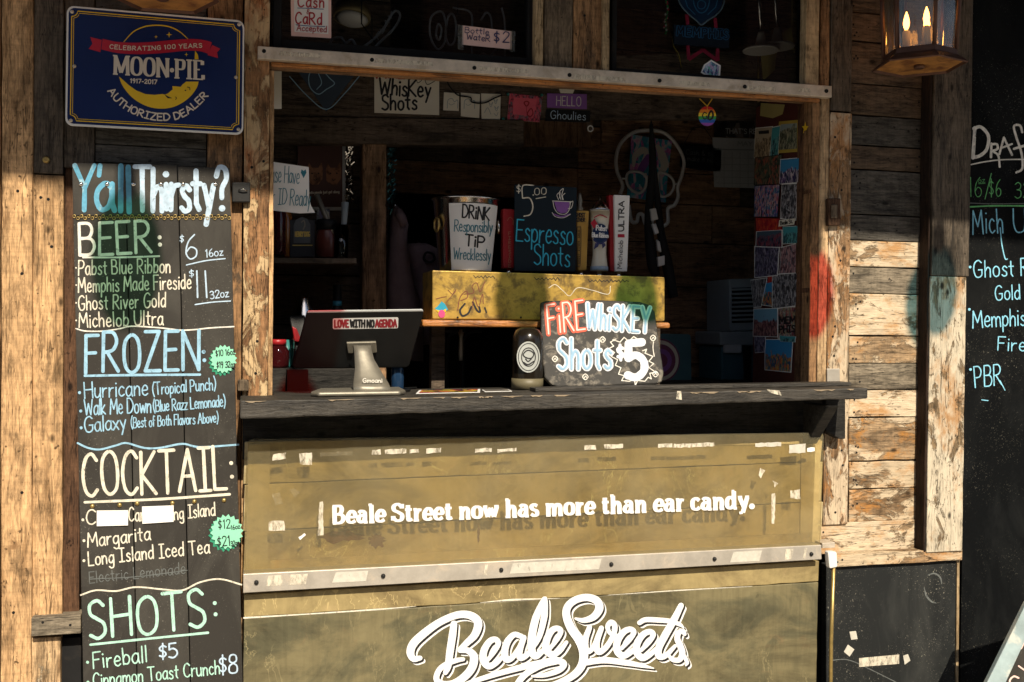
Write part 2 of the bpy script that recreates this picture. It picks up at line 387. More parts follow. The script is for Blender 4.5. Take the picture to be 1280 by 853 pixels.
def crom(pts, closed=False, n=6):
    P_ = [Vector((*p, 0)) if len(p) == 2 else Vector(p) for p in pts]; out = []; L = len(P_)
    for i in range(L if closed else L-1):
        p0 = P_[(i-1) % L] if closed or i > 0 else P_[i]*2-P_[i+1]
        p1, p2 = P_[i], P_[(i+1) % L]
        p3 = P_[(i+2) % L] if closed or i+2 < L else p2*2-p1
        for k in range(n):
            s = k/n; out.append(.5*((2*p1)+(p2-p0)*s+(2*p0-5*p1+4*p2-p3)*s*s+(3*p1-p0-3*p2+p3)*s**3))
    if not closed: out.append(P_[-1].copy())
    else: out.append(P_[0].copy())
    return [(v.x, v.y, v.z) for v in out]
class Ink:
    """collects brush strokes given in image px on a real plane; each stroke is one strip, every strip a hair above the last"""
    def __init__(s, plane, lift=.0006, mi=0, bm=None): s.pl = plane; s.l = lift; s.bm = bm or NB(); s.mi = mi
    def stroke(s, pts, w, cap=True, wob=.1):
        if isinstance(w, tuple) and w[0] == 'c':
            q = []
            for i in range(len(pts)):
                a, b = pts[max(i-1, 0)], pts[min(i+1, len(pts)-1)]; dx, dy = b[0]-a[0], b[1]-a[1]; d = math.hypot(dx, dy) or 1; q.append(w[2]+(w[1]-w[2])*abs(dy/d)**1.3)
            w = q if len(pts) > 1 else w[1]
            if len(pts) > 1: pts = [(p[0], p[1], 0, i) for i, p in enumerate(pts)]
        keep = [i for i, p in enumerate(pts) if i == 0 or abs(p[0]-pts[i-1][0])+abs(p[1]-pts[i-1][1]) > 1e-3]
        if isinstance(w, list): w = [w[i] for i in keep]
        pts = [pts[i] for i in keep]
        if len(pts) == 1:
            x, y = pts[0][:2]; r = (w if not isinstance(w, (list, tuple)) else w[0])/2
            flat(s.bm, [s.pl.at(x+r*1.15*math.cos(a*math.tau/10), y+r*1.15*math.sin(a*math.tau/10), s.l) for a in range(10)], s.mi); s.l += .00003; return
        n = len(pts); ws = w if isinstance(w, (list, tuple)) else [w*(1+rnd.uniform(-wob, wob)) for _ in pts]
        L, Rr = [], []
        for i in range(n):
            x, y = pts[i][:2]
            a = pts[max(i-1, 0)]; b = pts[min(i+1, n-1)]
            dx, dy = b[0]-a[0], b[1]-a[1]; d = math.hypot(dx, dy) or 1; nx, ny = -dy/d, dx/d; h = ws[i]/2
            L.append((x+nx*h, y+ny*h)); Rr.append((x-nx*h, y-ny*h))
        step = .00001*24/max(n, 24)
        def V(p, i): return s.bm.verts.new(s.pl.at(p[0], p[1], s.l+i*step))
        lv = [V(p, i) for i, p in enumerate(L)]; rv = [V(p, i) for i, p in enumerate(Rr)]
        for i in range(n-1):
            s.bm.faces.new((lv[i], lv[i+1], rv[i+1], rv[i])).material_index = s.mi
        if cap:
            for e, (q, a, b) in enumerate(((0, lv[0], rv[0]), (n-1, rv[-1], lv[-1]))):
                x, y = pts[q][:2]; h = ws[q]/2
                p2 = pts[1] if e == 0 else pts[-2]; dx, dy = x-p2[0], y-p2[1]; d = math.hypot(dx, dy) or 1
                th = math.atan2(dy, dx); arc = []
                for k in range(1, 5):
                    a2 = th+math.pi/2-k*math.pi/5 if e == 0 else th+math.pi/2-k*math.pi/5
                    arc.append(s.bm.verts.new(s.pl.at(x+h*math.cos(a2), y+h*math.sin(a2), s.l+q*step)))
                # order: from the +90 side to the -90 side
                first = a if (a.co-arc[0].co).length < (b.co-arc[0].co).length else b
                other = b if first is a else a
                s.bm.faces.new([first]+arc+[other]).material_index = s.mi
        s.l += .00003
    def poly(s, pts, w, cap=True, wob=.08):
        """straight polyline, broken at sharp corners"""
        seg = [pts[0]]
        for i in range(1, len(pts)):
            seg.append(pts[i])
            if i < len(pts)-1:
                a = math.atan2(pts[i][1]-pts[i-1][1], pts[i][0]-pts[i-1][0]); b = math.atan2(pts[i+1][1]-pts[i][1], pts[i+1][0]-pts[i][0])
                if abs((b-a+math.pi) % math.tau-math.pi) > .5: s.stroke(dens(seg), w, cap, wob); seg = [pts[i]]
        s.stroke(dens(seg), w, cap, wob)
    def fill(s, pts):
        flat(s.bm, [s.pl.at(p[0], p[1], s.l) for p in pts], s.mi); s.l += .00003
    def curve(s, pts, w, closed=False, n=6, wob=.08):
        q = crom([p[:2] for p in pts], closed, n)
        if isinstance(w, (list, tuple)):
            m = len(q); ww = []
            for i in range(m):
                f = i/(m-1)*(len(w)-1); k = min(int(f), len(w)-2); ww.append(w[k]+(w[k+1]-w[k])*(f-k))
            w = ww
        s.stroke(q, w, not closed, wob)
    def text(s, txt, path, h, w, font=HAND, track=.16, space=.36, jit=.025, up=None, fit=True, bw=None, smooth=True, rigid=True):
        """txt along path (px points, baseline); the words are stretched to the path's length"""
        base = crom(path, False, 8) if len(path) > 2 else [(*path[0][:2], 0), (*path[-1][:2], 0)]
        cum = [0]
        for a, b in zip(base, base[1:]): cum.append(cum[-1]+math.hypot(b[0]-a[0], b[1]-a[1]))
        T = 0; lay = []
        for ch in txt:
            if ch == ' ': T += space; continue
            g = font.get(ch) or HAND.get(ch)
            lay.append((T, g)); T += g[0]+track
        T -= track
        k = cum[-1]/T if fit else h
        def at(u):
            u = u*k
            i = 0
            while i < len(base)-2 and cum[i+1] < u: i += 1
            f = (u-cum[i])/max(cum[i+1]-cum[i], 1e-6); a, b = base[i], base[i+1]
            d = math.hypot(b[0]-a[0], b[1]-a[1]); return a[0]+(b[0]-a[0])*f, a[1]+(b[1]-a[1])*f, (b[0]-a[0])/d, (b[1]-a[1])/d
        curved = len(path) > 2
        for u0, (gw, strokes) in lay:
            cx, cyy, tx, ty = at(u0+gw/2)
            if curved: ux, uy = ty, -tx
            elif up: ux, uy = up
            else: ux, uy = ty*.6+.004, -1
            jy = rnd.uniform(-jit, jit)*h; jr = rnd.uniform(-jit, jit)*1.2; js = 1+rnd.uniform(-jit, jit)
            def M(p):
                x = (p[0]-gw/2)*k*js; y = p[1]*h*js
                x += y*jr
                return (cx+tx*x+ux*(y), cyy+ty*x+uy*(y)+jy)
            for kind, pts in strokes:
                if kind == 'd': s.stroke([M(pts[0])], (w[1] if isinstance(w, tuple) else w)*1.15)
                elif kind == 'b': s.stroke([M(pts[0]), M(pts[1])], (bw or w[2]), False, 0)
                elif kind == 'l': s.poly([M(p) for p in pts], w, font is not SLAB, .08 if font is not SLAB else .0)
                else: s.stroke([M(p) for p in crom(pts, kind == 'c', 5)], w, kind != 'c' and font is not SLAB, .07 if font is not SLAB else 0)
        return s
    def make(s, name, mat, parent): return mk(name, s.bm, mat, parent, recalc=False)
def dens(pts, step=9):
    out = [pts[0]]
    for a, b in zip(pts, pts[1:]):
        n = max(1, int(math.hypot(b[0]-a[0], b[1]-a[1])/step))
        for i in range(1, n+1): out.append((a[0]+(b[0]-a[0])*i/n, a[1]+(b[1]-a[1])*i/n))
    return out
def quad(pl, q, off=0): return [pl.at(x, y, off) for x, y in q]
def rect(x0, y0, x1, y1): return [(x0, y0), (x1, y0), (x1, y1), (x0, y1)]
def sheet(name, q, pl, th, mat, parent=None, bevel=0, rough=0):
    """a board whose front face fills the px outline q on plane pl"""
    bm = NB(); pts = quad(pl, q)
    if rough: pts = rough_poly(pts, .04, rough)
    prism(bm, pts, -pl.n*th); return mk(name, bm, mat, parent, bevel=bevel)
# ------------------------------------------------------------------ material set
wood('tan_z', (.58, .36, .18), (.32, .185, .085), 'z', rust=(.22, .12, .055), ramt=.37, blotch=1.0)
wood('tan2_z', (.56, .38, .21), (.33, .2, .1), 'z', paint=(.62, .5, .34), pamt=.36)
wood('redbrown_z', (.36, .19, .088), (.11, .055, .028), 'z', paint=(.56, .4, .22), pamt=.5, rust=(.3, .09, .025), ramt=.33)
wood('brown_z', (.33, .185, .088), (.13, .07, .036), 'z', rust=(.05, .04, .03), ramt=.4)
wood('grey_z', (.18, .135, .09), (.075, .056, .04), 'z', rust=(.2, .11, .05), ramt=.32)
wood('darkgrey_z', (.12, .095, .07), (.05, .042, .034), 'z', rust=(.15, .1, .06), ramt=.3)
wood('cream_z', (.45, .33, .19), (.3, .2, .1), 'z', dark=.3)
wood('darkred_z', (.12, .062, .034), (.045, .024, .015), 'z')
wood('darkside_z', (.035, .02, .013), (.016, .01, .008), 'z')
wood('peel_z', (.34, .2, .1), (.16, .1, .055), 'z', paint=(.58, .46, .32), pamt=.52, rust=(.40, .17, .045), ramt=.42)
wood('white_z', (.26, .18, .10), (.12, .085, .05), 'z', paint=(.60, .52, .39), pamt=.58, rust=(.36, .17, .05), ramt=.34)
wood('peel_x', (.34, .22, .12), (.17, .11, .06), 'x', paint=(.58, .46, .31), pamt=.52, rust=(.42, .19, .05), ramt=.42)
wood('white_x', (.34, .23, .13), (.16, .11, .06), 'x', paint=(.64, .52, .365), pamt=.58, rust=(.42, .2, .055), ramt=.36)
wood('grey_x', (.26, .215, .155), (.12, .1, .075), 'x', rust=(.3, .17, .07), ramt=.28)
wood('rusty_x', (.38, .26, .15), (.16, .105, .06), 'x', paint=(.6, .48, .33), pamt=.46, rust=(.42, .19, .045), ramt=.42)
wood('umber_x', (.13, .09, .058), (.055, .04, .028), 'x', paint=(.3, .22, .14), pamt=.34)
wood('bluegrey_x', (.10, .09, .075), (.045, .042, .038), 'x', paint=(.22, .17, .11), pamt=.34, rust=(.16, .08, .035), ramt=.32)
cloudy('olive_x', (.50, .405, .225), (.34, .27, .135), (.54, .39, .2))
cloudy('olive_tan_x', (.50, .395, .21), (.35, .265, .125), (.56, .36, .15))
cloudy('batten_x', (.33, .255, .115), (.22, .165, .075), (.44, .32, .16))
wood('black_x', (.028, .026, .023), (.013, .012, .011), 'x', dark=.4, rough=.7)
wood('inner_x', (.34, .2, .11), (.15, .085, .05), 'x', dark=.4)
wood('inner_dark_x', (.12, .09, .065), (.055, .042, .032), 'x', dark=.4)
wood('jamb_z', (.15, .075, .04), (.06, .03, .018), 'z')
wood('inner_z', (.3, .18, .1), (.12, .075, .045), 'z', dark=.4)
wood('counter_x', (.05, .044, .036), (.022, .019, .016), 'x', paint=(.23, .19, .14), pamt=.27, dark=.4, rough=.6, spec=.4)
wood('orange_x', (.5, .2, .05), (.3, .1, .025), 'x', dark=.3, rough=.4, spec=.5)
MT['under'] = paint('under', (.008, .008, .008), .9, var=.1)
paint('iron', (.014, .014, .014), .6, .2, var=.3, c2=(.06, .028, .014), c2amt=.33, c2scale=30)
paint('tarpaper', (.014, .014, .0145), .8, var=.3, vscale=8, spec=.15, c2=(.03, .026, .022), c2amt=.35)
paint('steel', (.6, .52, .42), .45, .2, var=.35, vscale=22, c2=(.42, .35, .26), c2amt=.42, c2scale=18, bmp=.35)
tape('worn_tape', (.66, .6, .48), .52)
tape('ghost_tape', (.5, .44, .3), .3)
tape('tape_white', (.58, .55, .47), .66)
paint('steel_sun', (.46, .42, .36), .45, .3, var=.25, vscale=18, c2=(.54, .47, .38), c2amt=.4, c2scale=14, bmp=.25)  # copy of steel with its colour toned down for parts in the sun
paint('chrome', (.7, .68, .64), .18, 1, var=.1, bmp=0)
paint('blackhole', (.004, .004, .004), .9, var=0, bmp=0)
paint('white_enamel', (.72, .71, .68), .4, var=.06, bmp=.05)
paint('paper', (.74, .69, .57), .85, var=.07, vscale=9, bmp=.1)
paint('paper_white', (.82, .81, .78), .85, var=.05, vscale=9, bmp=.1)
paint('paper_pink', (.82, .56, .5), .85, var=.05, vscale=9, bmp=.1)
paint('paper_yellow', (.36, .3, .1), .85, var=.12, vscale=30, bmp=.1)
paint('ink_black', (.012, .012, .014), .6, var=.1, bmp=0)
paint('ink_navy', (.03, .035, .12), .6, var=.1, bmp=0)
paint('ink_red', (.4, .03, .04), .6, var=.25, vscale=60, bmp=0)
paint('ink_blue', (.02, .12, .3), .6, var=.2, bmp=0)
paint('ink_teal', (.03, .2, .27), .6, var=.25, vscale=80, bmp=0)
chalk('chalk_white', (.74, .71, .64))
chalk('chalk_cream', (.72, .67, .55))
chalk('chalk_blue', (.30, .52, .68))
paint('chalk_sky', (.12, .36, .52), .9, var=.3, vscale=60, bmp=.1, c2=(.4, .58, .66), c2amt=.4, c2scale=20)
chalk('chalk_cyan', (.25, .6, .78))
chalk('chalk_mint', (.42, .70, .58))
chalk('chalk_green', (.14, .45, .16))
chalk('chalk_pale', (.48, .62, .76))
chalk('chalk_dim', (.13, .14, .135))
paint('neon_cyan', (.04, .45, .66), .8, var=.15, vscale=80, bmp=0)
paint('star_green', (.26, .66, .45), .8, var=.06, bmp=.05)
paint('star_shadow', (.03, .26, .15), .8, var=.1, bmp=.05)
paint('brassbolt', (.5, .36, .13), .4, .8, var=.3, vscale=60)
paint('brass', (.5, .325, .07), .45, .35, var=.4, vscale=24, c2=(.19, .125, .04), c2amt=.46, c2scale=22, bmp=.5, bscale=60)
paint('purple', (.26, .1, .38), .7, var=.15)
paint('red_paint', (.33, .015, .02), .4, var=.12)
paint('navy_tin', (.004, .016, .085), .45, var=.1, vscale=10, spec=.25, bmp=.05, bscale=20)
paint('yellow_ink', (.72, .46, .015), .45, var=.05, bmp=0)
paint('red_ink', (.42, .012, .035), .45, var=.05, bmp=0)
paint('cream_ink', (.66, .58, .48), .5, var=.05, bmp=0)
paint('plastic_black', (.009, .0095, .010), .5, var=.15, bmp=.05, spec=.2)
paint('plastic_grey', (.3, .34, .35), .6, var=.1, bmp=.05)
paint('plastic_pale', (.55, .57, .57), .6, var=.1, bmp=.05)
paint('pewter', (.26, .24, .195), .5, .6, var=.25, vscale=25, bmp=.15)
paint('teal_box', (.05, .13, .16), .7, var=.15)
paint('plum', (.18, .05, .11), .7, var=.15)
paint('bone', (.62, .58, .5), .6, var=.1)
paint('cloth', (.17, .12, .125), .95, var=.3, vscale=20, bmp=.6, bscale=30)
paint('blackcloth', (.012, .012, .013), .9, var=.3, vscale=20, bmp=.5, bscale=40)
paint('copper', (.12, .06, .042), .5, .5, var=.35, vscale=25, c2=(.2, .11, .055), c2amt=.3, c2scale=12)
paint('neon_faint', (.2, .2, .19), .3, var=.05, bmp=0)
paint('neontube_off', (.7, .69, .66), .3, var=.05, bmp=0)
paint('neon_dim', (.02, .12, .2), .4, var=.05, bmp=0)
paint('slate', (.024, .022, .019), .65, var=.5, vscale=30, c2=(.17, .15, .12), c2amt=.42, c2scale=28, bmp=.4)
paint('concrete', (.34, .31, .27), .9, var=.25, vscale=3)
paint('asphalt', (.05, .05, .05), .9, var=.3, vscale=4)
paint('brick', (.24, .1, .065), .9, var=.35, vscale=5)
paint('vinyl', (.78, .77, .75), .5, var=.04, bmp=0)
paint('vinyl_grey', (.2, .18, .14), .5, var=.04, bmp=0)
glassy('window_glass', (.85, .88, .9), gl=.75)
glassy('acrylic', (.93, .89, .75), haze=.13, hazecol=(.48, .43, .29), gl=.7, rough=.12)
glassy('lantern_glass', (.82, .78, .68), haze=.2, hazecol=(.3, .28, .23), gl=1.6, rough=.08, wav=.6)
glassy('clear_glass', (.85, .9, .88), gl=1.5)
chalkboard('board_menu', (.034, .031, .027), dust=(.2, .19, .16), damt=.3, speck=.35)
chalkboard('board_right', (.003, .0035, .004), dust=(.045, .048, .046), damt=.3, speck=.32, rough=.8, spec=.08)
chalkboard('panel_black', (.014, .0155, .0155), dust=(.11, .11, .1), damt=.4, speck=.8, rough=.65)
chalkboard('board_espresso', (.006, .014, .022), dust=(.02, .04, .05), damt=.15, speck=.0)
cloudy('logo_board', (.18, .152, .078), (.098, .09, .05), (.2, .14, .07), .22, .5, .35)
# ------------------------------------------------------------------ setting: ground and street
bm = NB(); flat(bm, [Vector(p) for p in ((-60, -60, 0), (60, -60, 0), (60, 40, 0), (-60, 40, 0))]); g = mk('road', bm, MT['asphalt']); tag(g, kind='structure')
bm = NB(); box(bm, (-30, -4.6, .004), (30, .0, .14)); g = mk('sidewalk', bm, MT['concrete'], bevel=.01); tag(g, kind='structure')
bm = NB(); box(bm, (-30, -19, .004), (30, -14.2, .14)); g = mk('far_sidewalk', bm, MT['concrete'], bevel=.01); tag(g, kind='structure')
bl = thing('brick_building', 'long three storey brick building across the street facing the bar stand', 'building', (2, -16.5, 0))
bm = NB(); box(bm, (-13, -23, 0), (15, -16.5, 9.6)); mk('wall', bm, MT['brick'], bl)
for i in range(8):
    bm = NB(); box(bm, (-11.6+i*3.3, -16.5, 3.2), (-10+i*3.3, -16.42, 4.9)); mk('window', bm, MT['blackhole'], bl)
    bm = NB(); box(bm, (-11.6+i*3.3, -16.5, 6.4), (-10+i*3.3, -16.42, 8.3)); mk('window', bm, MT['blackhole'], bl)
    bm = NB(); box(bm, (-12+i*3.3, -16.5, .3), (-9.7+i*3.3, -16.42, 2.5)); mk('shop_window', bm, MT['blackhole'], bl)
bm = NB(); box(bm, (-13.2, -16.7, 9.6), (15.2, -16.2, 9.95)); mk('cornice', bm, MT['concrete'], bl)
# ------------------------------------------------------------------ the stand
ST = thing('bar_stand', 'weathered plank walk-up bar with a wide serving window under a steel trim strip', 'bar stand', (0, 0, 0))
def vplank(xl, xr, y0, y1, m, Yf=0.0, th=.035, name='plank', refy=None, nails=0, bev=.002):
    """upright board: px edges measured around mid height, ends at px y0 / y1"""
    ry = min(max(refy if refy is not None else 400, 0), 853)
    X0, X1 = P(xl, ry, Yf).x, P(xr, ry, Yf).x; z1 = P((xl+xr)/2, y0, Yf).z; z0 = P((xl+xr)/2, y1, Yf).z
    bm = NB(); pts = rough_poly([Vector((X0, Yf, z0)), Vector((X1, Yf, z0)), Vector((X1, Yf, z1)), Vector((X0, Yf, z1))], .07, .0012)
    prism(bm, pts, Vector((0, th, 0)))
    for k in range(nails):
        zz = z0+(z1-z0)*rnd.random(); xx = X0+(X1-X0)*rnd.uniform(.2, .8)
        flat(bm, [Vector((xx+.004*math.cos(a), Yf-.0006, zz+.004*math.sin(a))) for a in (0, 1, 2, 3, 4, 5)], 1)
    return mk(name, bm, [MT[m], MT['blackhole']], ST, bevel=bev)
def hplank(x0, x1, yt, yb, m, Yf=0.0, th=.03, name='plank', nails=2, xr=None, tilt=0, bev=.002):
    xm = (x0+x1)/2
    X0, X1 = P(x0, (yt+yb)/2, Yf).x, P(x1, (yt+yb)/2, Yf).x; z1, z0 = P(xm, yt, Yf).z, P(xm, yb, Yf).z
    d = tilt*(X1-X0)/2
    bm = NB(); pts = rough_poly([Vector((X0, Yf, z0-d)), Vector((X1, Yf, z0+d)), Vector((X1, Yf, z1+d)), Vector((X0, Yf, z1-d))], .06, .0012)
    prism(bm, pts, Vector((0, th, 0)))
    for k in range(nails):
        zz = rnd.uniform(z0+.012, z1-.012) if z1-z0 > .03 else (z0+z1)/2; xx = rnd.choice((X0+.02, X1-.025, X0+.03))+rnd.uniform(-.008, .008)
        flat(bm, [Vector((xx+.0035*math.cos(a), Yf-.0006, zz+.0035*math.sin(a))) for a in (0, 1, 2, 3, 4, 5)], 1)
    return mk(name, bm, [MT[m], MT['blackhole']], ST, bevel=bev)
# backing sheets added behind the boards to block light leaks, leaving the serving hole and the two windows open
XL, XR = P(338, 400, .05).x, P(1013, 400, 0).x
ZB = P(600, 500, 0).z; ZT = P(680, 97, 0).z
ZW0 = P(500, 72, 0).z
for lo, hi in (((-3, .05, 0), (XL-.001, .09, 3.3)), ((XR+.003, .05, 0), (6, .09, 3.3)), ((XL, .05, 0), (XR, .09, ZB-.05)), ((XL, .05, ZT), (XR, .09, ZW0-.01)), ((XL, .05, 2.62), (XR, .09, 3.3))):
    bm = NB(); box(bm, lo, hi); mk('light_seal', bm, MT['under'], ST)
# left boards
vplank(-260, -132, -140, 1100, 'tan_z'); vplank(-130, -64, -140, 1100, 'brown_z', nails=3); vplank(-62, 0, -140, 1100, 'tan_z')
vplank(2, 40.5, -140, 1100, 'tan_z', -.012, nails=4)
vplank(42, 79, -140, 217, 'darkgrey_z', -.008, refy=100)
vplank(41, 79, 219, 775, 'tan_z', -.004, nails=3)
vplank(38, 77, 797, 1100, 'tan2_z', -.004)
hplank(39, 101, 771, 794, 'grey_x', -.03, .06)
vplank(80, 100, 205, 770, 'darkred_z', .012)
vplank(78, 103, 797, 1100, 'tarpaper', .02)
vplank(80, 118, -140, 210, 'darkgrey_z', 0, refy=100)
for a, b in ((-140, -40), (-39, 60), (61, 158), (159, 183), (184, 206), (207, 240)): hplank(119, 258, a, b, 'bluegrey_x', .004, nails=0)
vplank(258, 302, -140, 1100, 'brown_z', .0, nails=4)
vplank(303.5, 335, -140, 500, 'redbrown_z', -.012, nails=6, name='post')
vplank(303, 335, 512, 1100, 'tan_z', .0)
vplank(335.5, 341, 88, 497, 'tan_z', -.004, th=.05, name='jamb')
# between and beside the upper windows
vplank(669, 679, -140, 84, 'cream_z', -.02, refy=50); vplank(680, 715.5, -140, 87, 'grey_z', -.008, refy=50); vplank(716.5, 752, -140, 90, 'brown_z', -.008, refy=50, nails=3); vplank(753, 762, -140, 92, 'cream_z', -.02, refy=50)
vplank(1007, 1024, -140, 108, 'cream_z', -.02, refy=50); vplank(1025.5, 1037, -140, 112, 'brown_z', -.004, refy=50)
vplank(1039, 1065.5, -140, 139, 'darkgrey_z', -.006, refy=50, nails=2)
vplank(1036, 1063, 141, 482, 'peel_z', -.01, refy=300, nails=6, name='post')
vplank(1013.5, 1023, 117, 482, 'brown_z', -.004, th=.05, refy=300, name='jamb'); vplank(1024, 1035, 117, 482, 'tan2_z', -.008, refy=300, name='jamb')
vplank(1030, 1060.5, 498, 656, 'peel_z', -.01, refy=580, nails=3)
# right hand rows
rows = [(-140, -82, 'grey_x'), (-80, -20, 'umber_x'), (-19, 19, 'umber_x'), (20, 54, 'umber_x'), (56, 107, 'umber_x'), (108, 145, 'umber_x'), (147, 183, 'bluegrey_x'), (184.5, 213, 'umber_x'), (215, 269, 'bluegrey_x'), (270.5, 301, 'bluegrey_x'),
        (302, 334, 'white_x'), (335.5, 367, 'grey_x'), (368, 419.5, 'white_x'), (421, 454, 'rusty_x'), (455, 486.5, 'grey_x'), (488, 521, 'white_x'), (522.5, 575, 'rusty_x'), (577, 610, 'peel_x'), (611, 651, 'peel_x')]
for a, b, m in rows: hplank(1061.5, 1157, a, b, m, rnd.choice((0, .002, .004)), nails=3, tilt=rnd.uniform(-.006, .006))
hplank(1023, 1156, 652, 690, 'white_x', -.002, nails=3)
def tboard(name, X0, X1, z0, z1, Yf, th, m, bev=.002):
    bm = NB(); prism(bm, rough_poly([Vector((X0, Yf, z0)), Vector((X1, Yf, z0)), Vector((X1, Yf, z1)), Vector((X0, Yf, z1))], .07, .0012), Vector((0, th, 0))); return mk(name, bm, [MT[m]], ST, bevel=bev)
hplank(1042, 1203, 690.5, 705, 'peel_x', -.045, .05, name='sill')
# right corner post in two lengths: dark front board, darker side board
xa, xb = P(1164, 300, -.05).x, P(1211.5, 300, -.05).x
zt, zj, zb = P(1185, -140, -.05).z, P(1185, 346, -.05).z, P(1180, 690, -.05).z
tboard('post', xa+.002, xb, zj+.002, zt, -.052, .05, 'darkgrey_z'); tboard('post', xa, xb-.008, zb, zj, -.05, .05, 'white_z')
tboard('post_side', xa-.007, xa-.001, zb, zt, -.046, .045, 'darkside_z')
xl_ = P(-260, 400, 0).x-.003; zl0, zl1 = P(-200, 1100, 0).z, P(-200, -140, 0).z
for i in range(14):
    wd = rnd.choice((.14, .17, .19)); tboard('plank', xl_-wd+.003, xl_, zl0, zl1, rnd.choice((0, -.004)), .035, rnd.choice(('tan_z', 'brown_z', 'tan2_z', 'redbrown_z'))); xl_ -= wd
    if xl_ < -2.8: break
# lower right black panel and the wall of chalkboard beyond
bm = NB(); prism(bm, [P(1033, 706, -.03), P(1195.5, 694, -.03), P(1190, 1150, -.03), P(1033, 1150, -.03)], Vector((0, .03, 0))); bp = mk('kick_panel', bm, MT['panel_black'], ST, bevel=.002)
bm = NB(); prism(bm, [P(1196.5, 700, -.032), P(1199.5, 700, -.032), P(1195, 1150, -.032), P(1192, 1150, -.032)], Vector((0, .03, 0))); mk('panel_edge', bm, MT['cream_z'], ST)
for q in ([(1062, 790), (1070, 789), (1072, 799), (1064, 800)], [(1060, 806), (1068, 812), (1062, 821), (1055, 815)], [(1129, 820), (1135, 818), (1138, 826), (1131, 831)]):
    sheet('tape_scrap', q, PY(-.0312), .001, MT['tape_white'], bp)
sheet('tape_strip', [(1074, 823), (1124, 818.5), (1124, 830), (1074, 834)], PY(-.0312), .001, MT['worn_tape'], bp)
ik = Ink(PY(-.03)); ik.curve([(1160, 719), (1168, 717), (1175, 722), (1177, 730)], [1, 2, 2, 1]); ik.make('scuff', MT['chalk_dim'], bp)
ik = Ink(PY(-.03)); ik.curve([(1155, 735), (1158, 745), (1164, 752), (1170, 754)], [1, 2.4, 2, 1]); ik.make('scuff', MT['chalk_dim'], bp)
ik = Ink(PY(-.03)); ik.curve([(1036, 826), (1060, 825), (1090, 838), (1120, 853)], 1); ik.make('scuff', MT['chalk_dim'], bp)
# lintel, steel trim strip with screw holes
bm = NB(); a = [P(322, 57.5, -.03), P(1040, 107.5, -.03), P(1040, 122, -.03), P(322, 73.5, -.03)]
prism(bm, a, Vector((0, .03, 0))); tr = mk('trim_strip', bm, MT['steel'], ST, bevel=.002)
pl = PY(-.0306)
for x, y in ((330, 64), (465, 75), (593, 85), (712, 94), (824.5, 101), (931, 108.5), (1033, 114)):
    bm = NB(); disc(bm, pl, x, y, 2.6, 2.6); mk('screw_hole', bm, MT['blackhole'], tr)
for x0, x1, y in ((470, 540, 76), (600, 660, 86), (719, 780, 96), (850, 886, 104), (935, 968, 110), (1000, 1012, 113), (350, 400, 67)):
    s = .0685; bm = NB(); flat(bm, [P(x0, y-3, -.0308), P(x1, y-3+s*(x1-x0), -.0308), P(x1+2, y+2+s*(x1-x0), -.0308), P(x0-2, y+2.5, -.0308)]); mk('tape_remnant', bm, MT['worn_tape'], tr, recalc=False)
bm = NB(); prism(bm, [P(339, 77, -.012), P(1025, 123, -.012), P(1025, 128, -.012), P(339, 83, -.012)], Vector((0, .012, 0))); mk('lintel', bm, MT['orange_x'], ST, bevel=.003)
bm = NB(); prism(bm, [P(320, 60, -.001), P(1026, 109, -.001), P(1026, 125.5, -.001), P(320, 80.5, -.001)], Vector((0, .06, 0))); mk('lintel', bm, MT['inner_x'], ST)
# upper windows
def window(x0, x1, yb0, yb1, fw, gl=.02):
    z0 = P(x0, yb0, gl).z; X0, X1 = P(x0, 40, gl).x, P(x1, 40, gl).x; z1 = 2.62
    bm = NB(); zb_ = z0-.004
    for lo, hi in (((X0, gl-.012, zb_), (X0+fw, gl+.03, z1)), ((X1-fw, gl-.012, zb_), (X1, gl+.03, z1)), ((X0+fw, gl-.01, zb_), (X1-fw, gl+.03, zb_+fw*1.2)), ((X0+fw, gl-.01, z1-fw), (X1-fw, gl+.03, z1))): box(bm, lo, hi)
    f = mk('window', bm, MT['tarpaper'], ST, bevel=.003)
    bm = NB(); box(bm, (X0+fw, gl+.006, zb_+fw*1.2), (X1-fw, gl+.011, z1-fw)); mk('pane', bm, MT['window_glass'], f); return f
window(341, 668, 60, 84, .022); window(763, 1008, 92, 110, .016)
# ---------------- inside
def panel(name, lo, hi, m, bev=.002): bm = NB(); box(bm, lo, hi); return mk(name, bm, MT[m], ST, bevel=bev)
YB = .95
xa0 = -.6
panel('ceiling', (-.8, .09, 2.95), (4, 2.4, 3.0), 'inner_z'); panel('side_wall', (-.8, .09, 0), (-.75, 2.4, 2.95), 'inner_dark_x'); panel('side_wall', (3.4, .09, 0), (3.45, 2.4, 2.95), 'inner_dark_x')
panel('rear_wall', (-.75, 2.3, 0), (3.4, 2.35, 2.95), 'under'); panel('inner_floor', (-.75, .09, .1), (3.4, 2.3, .14), 'concrete')
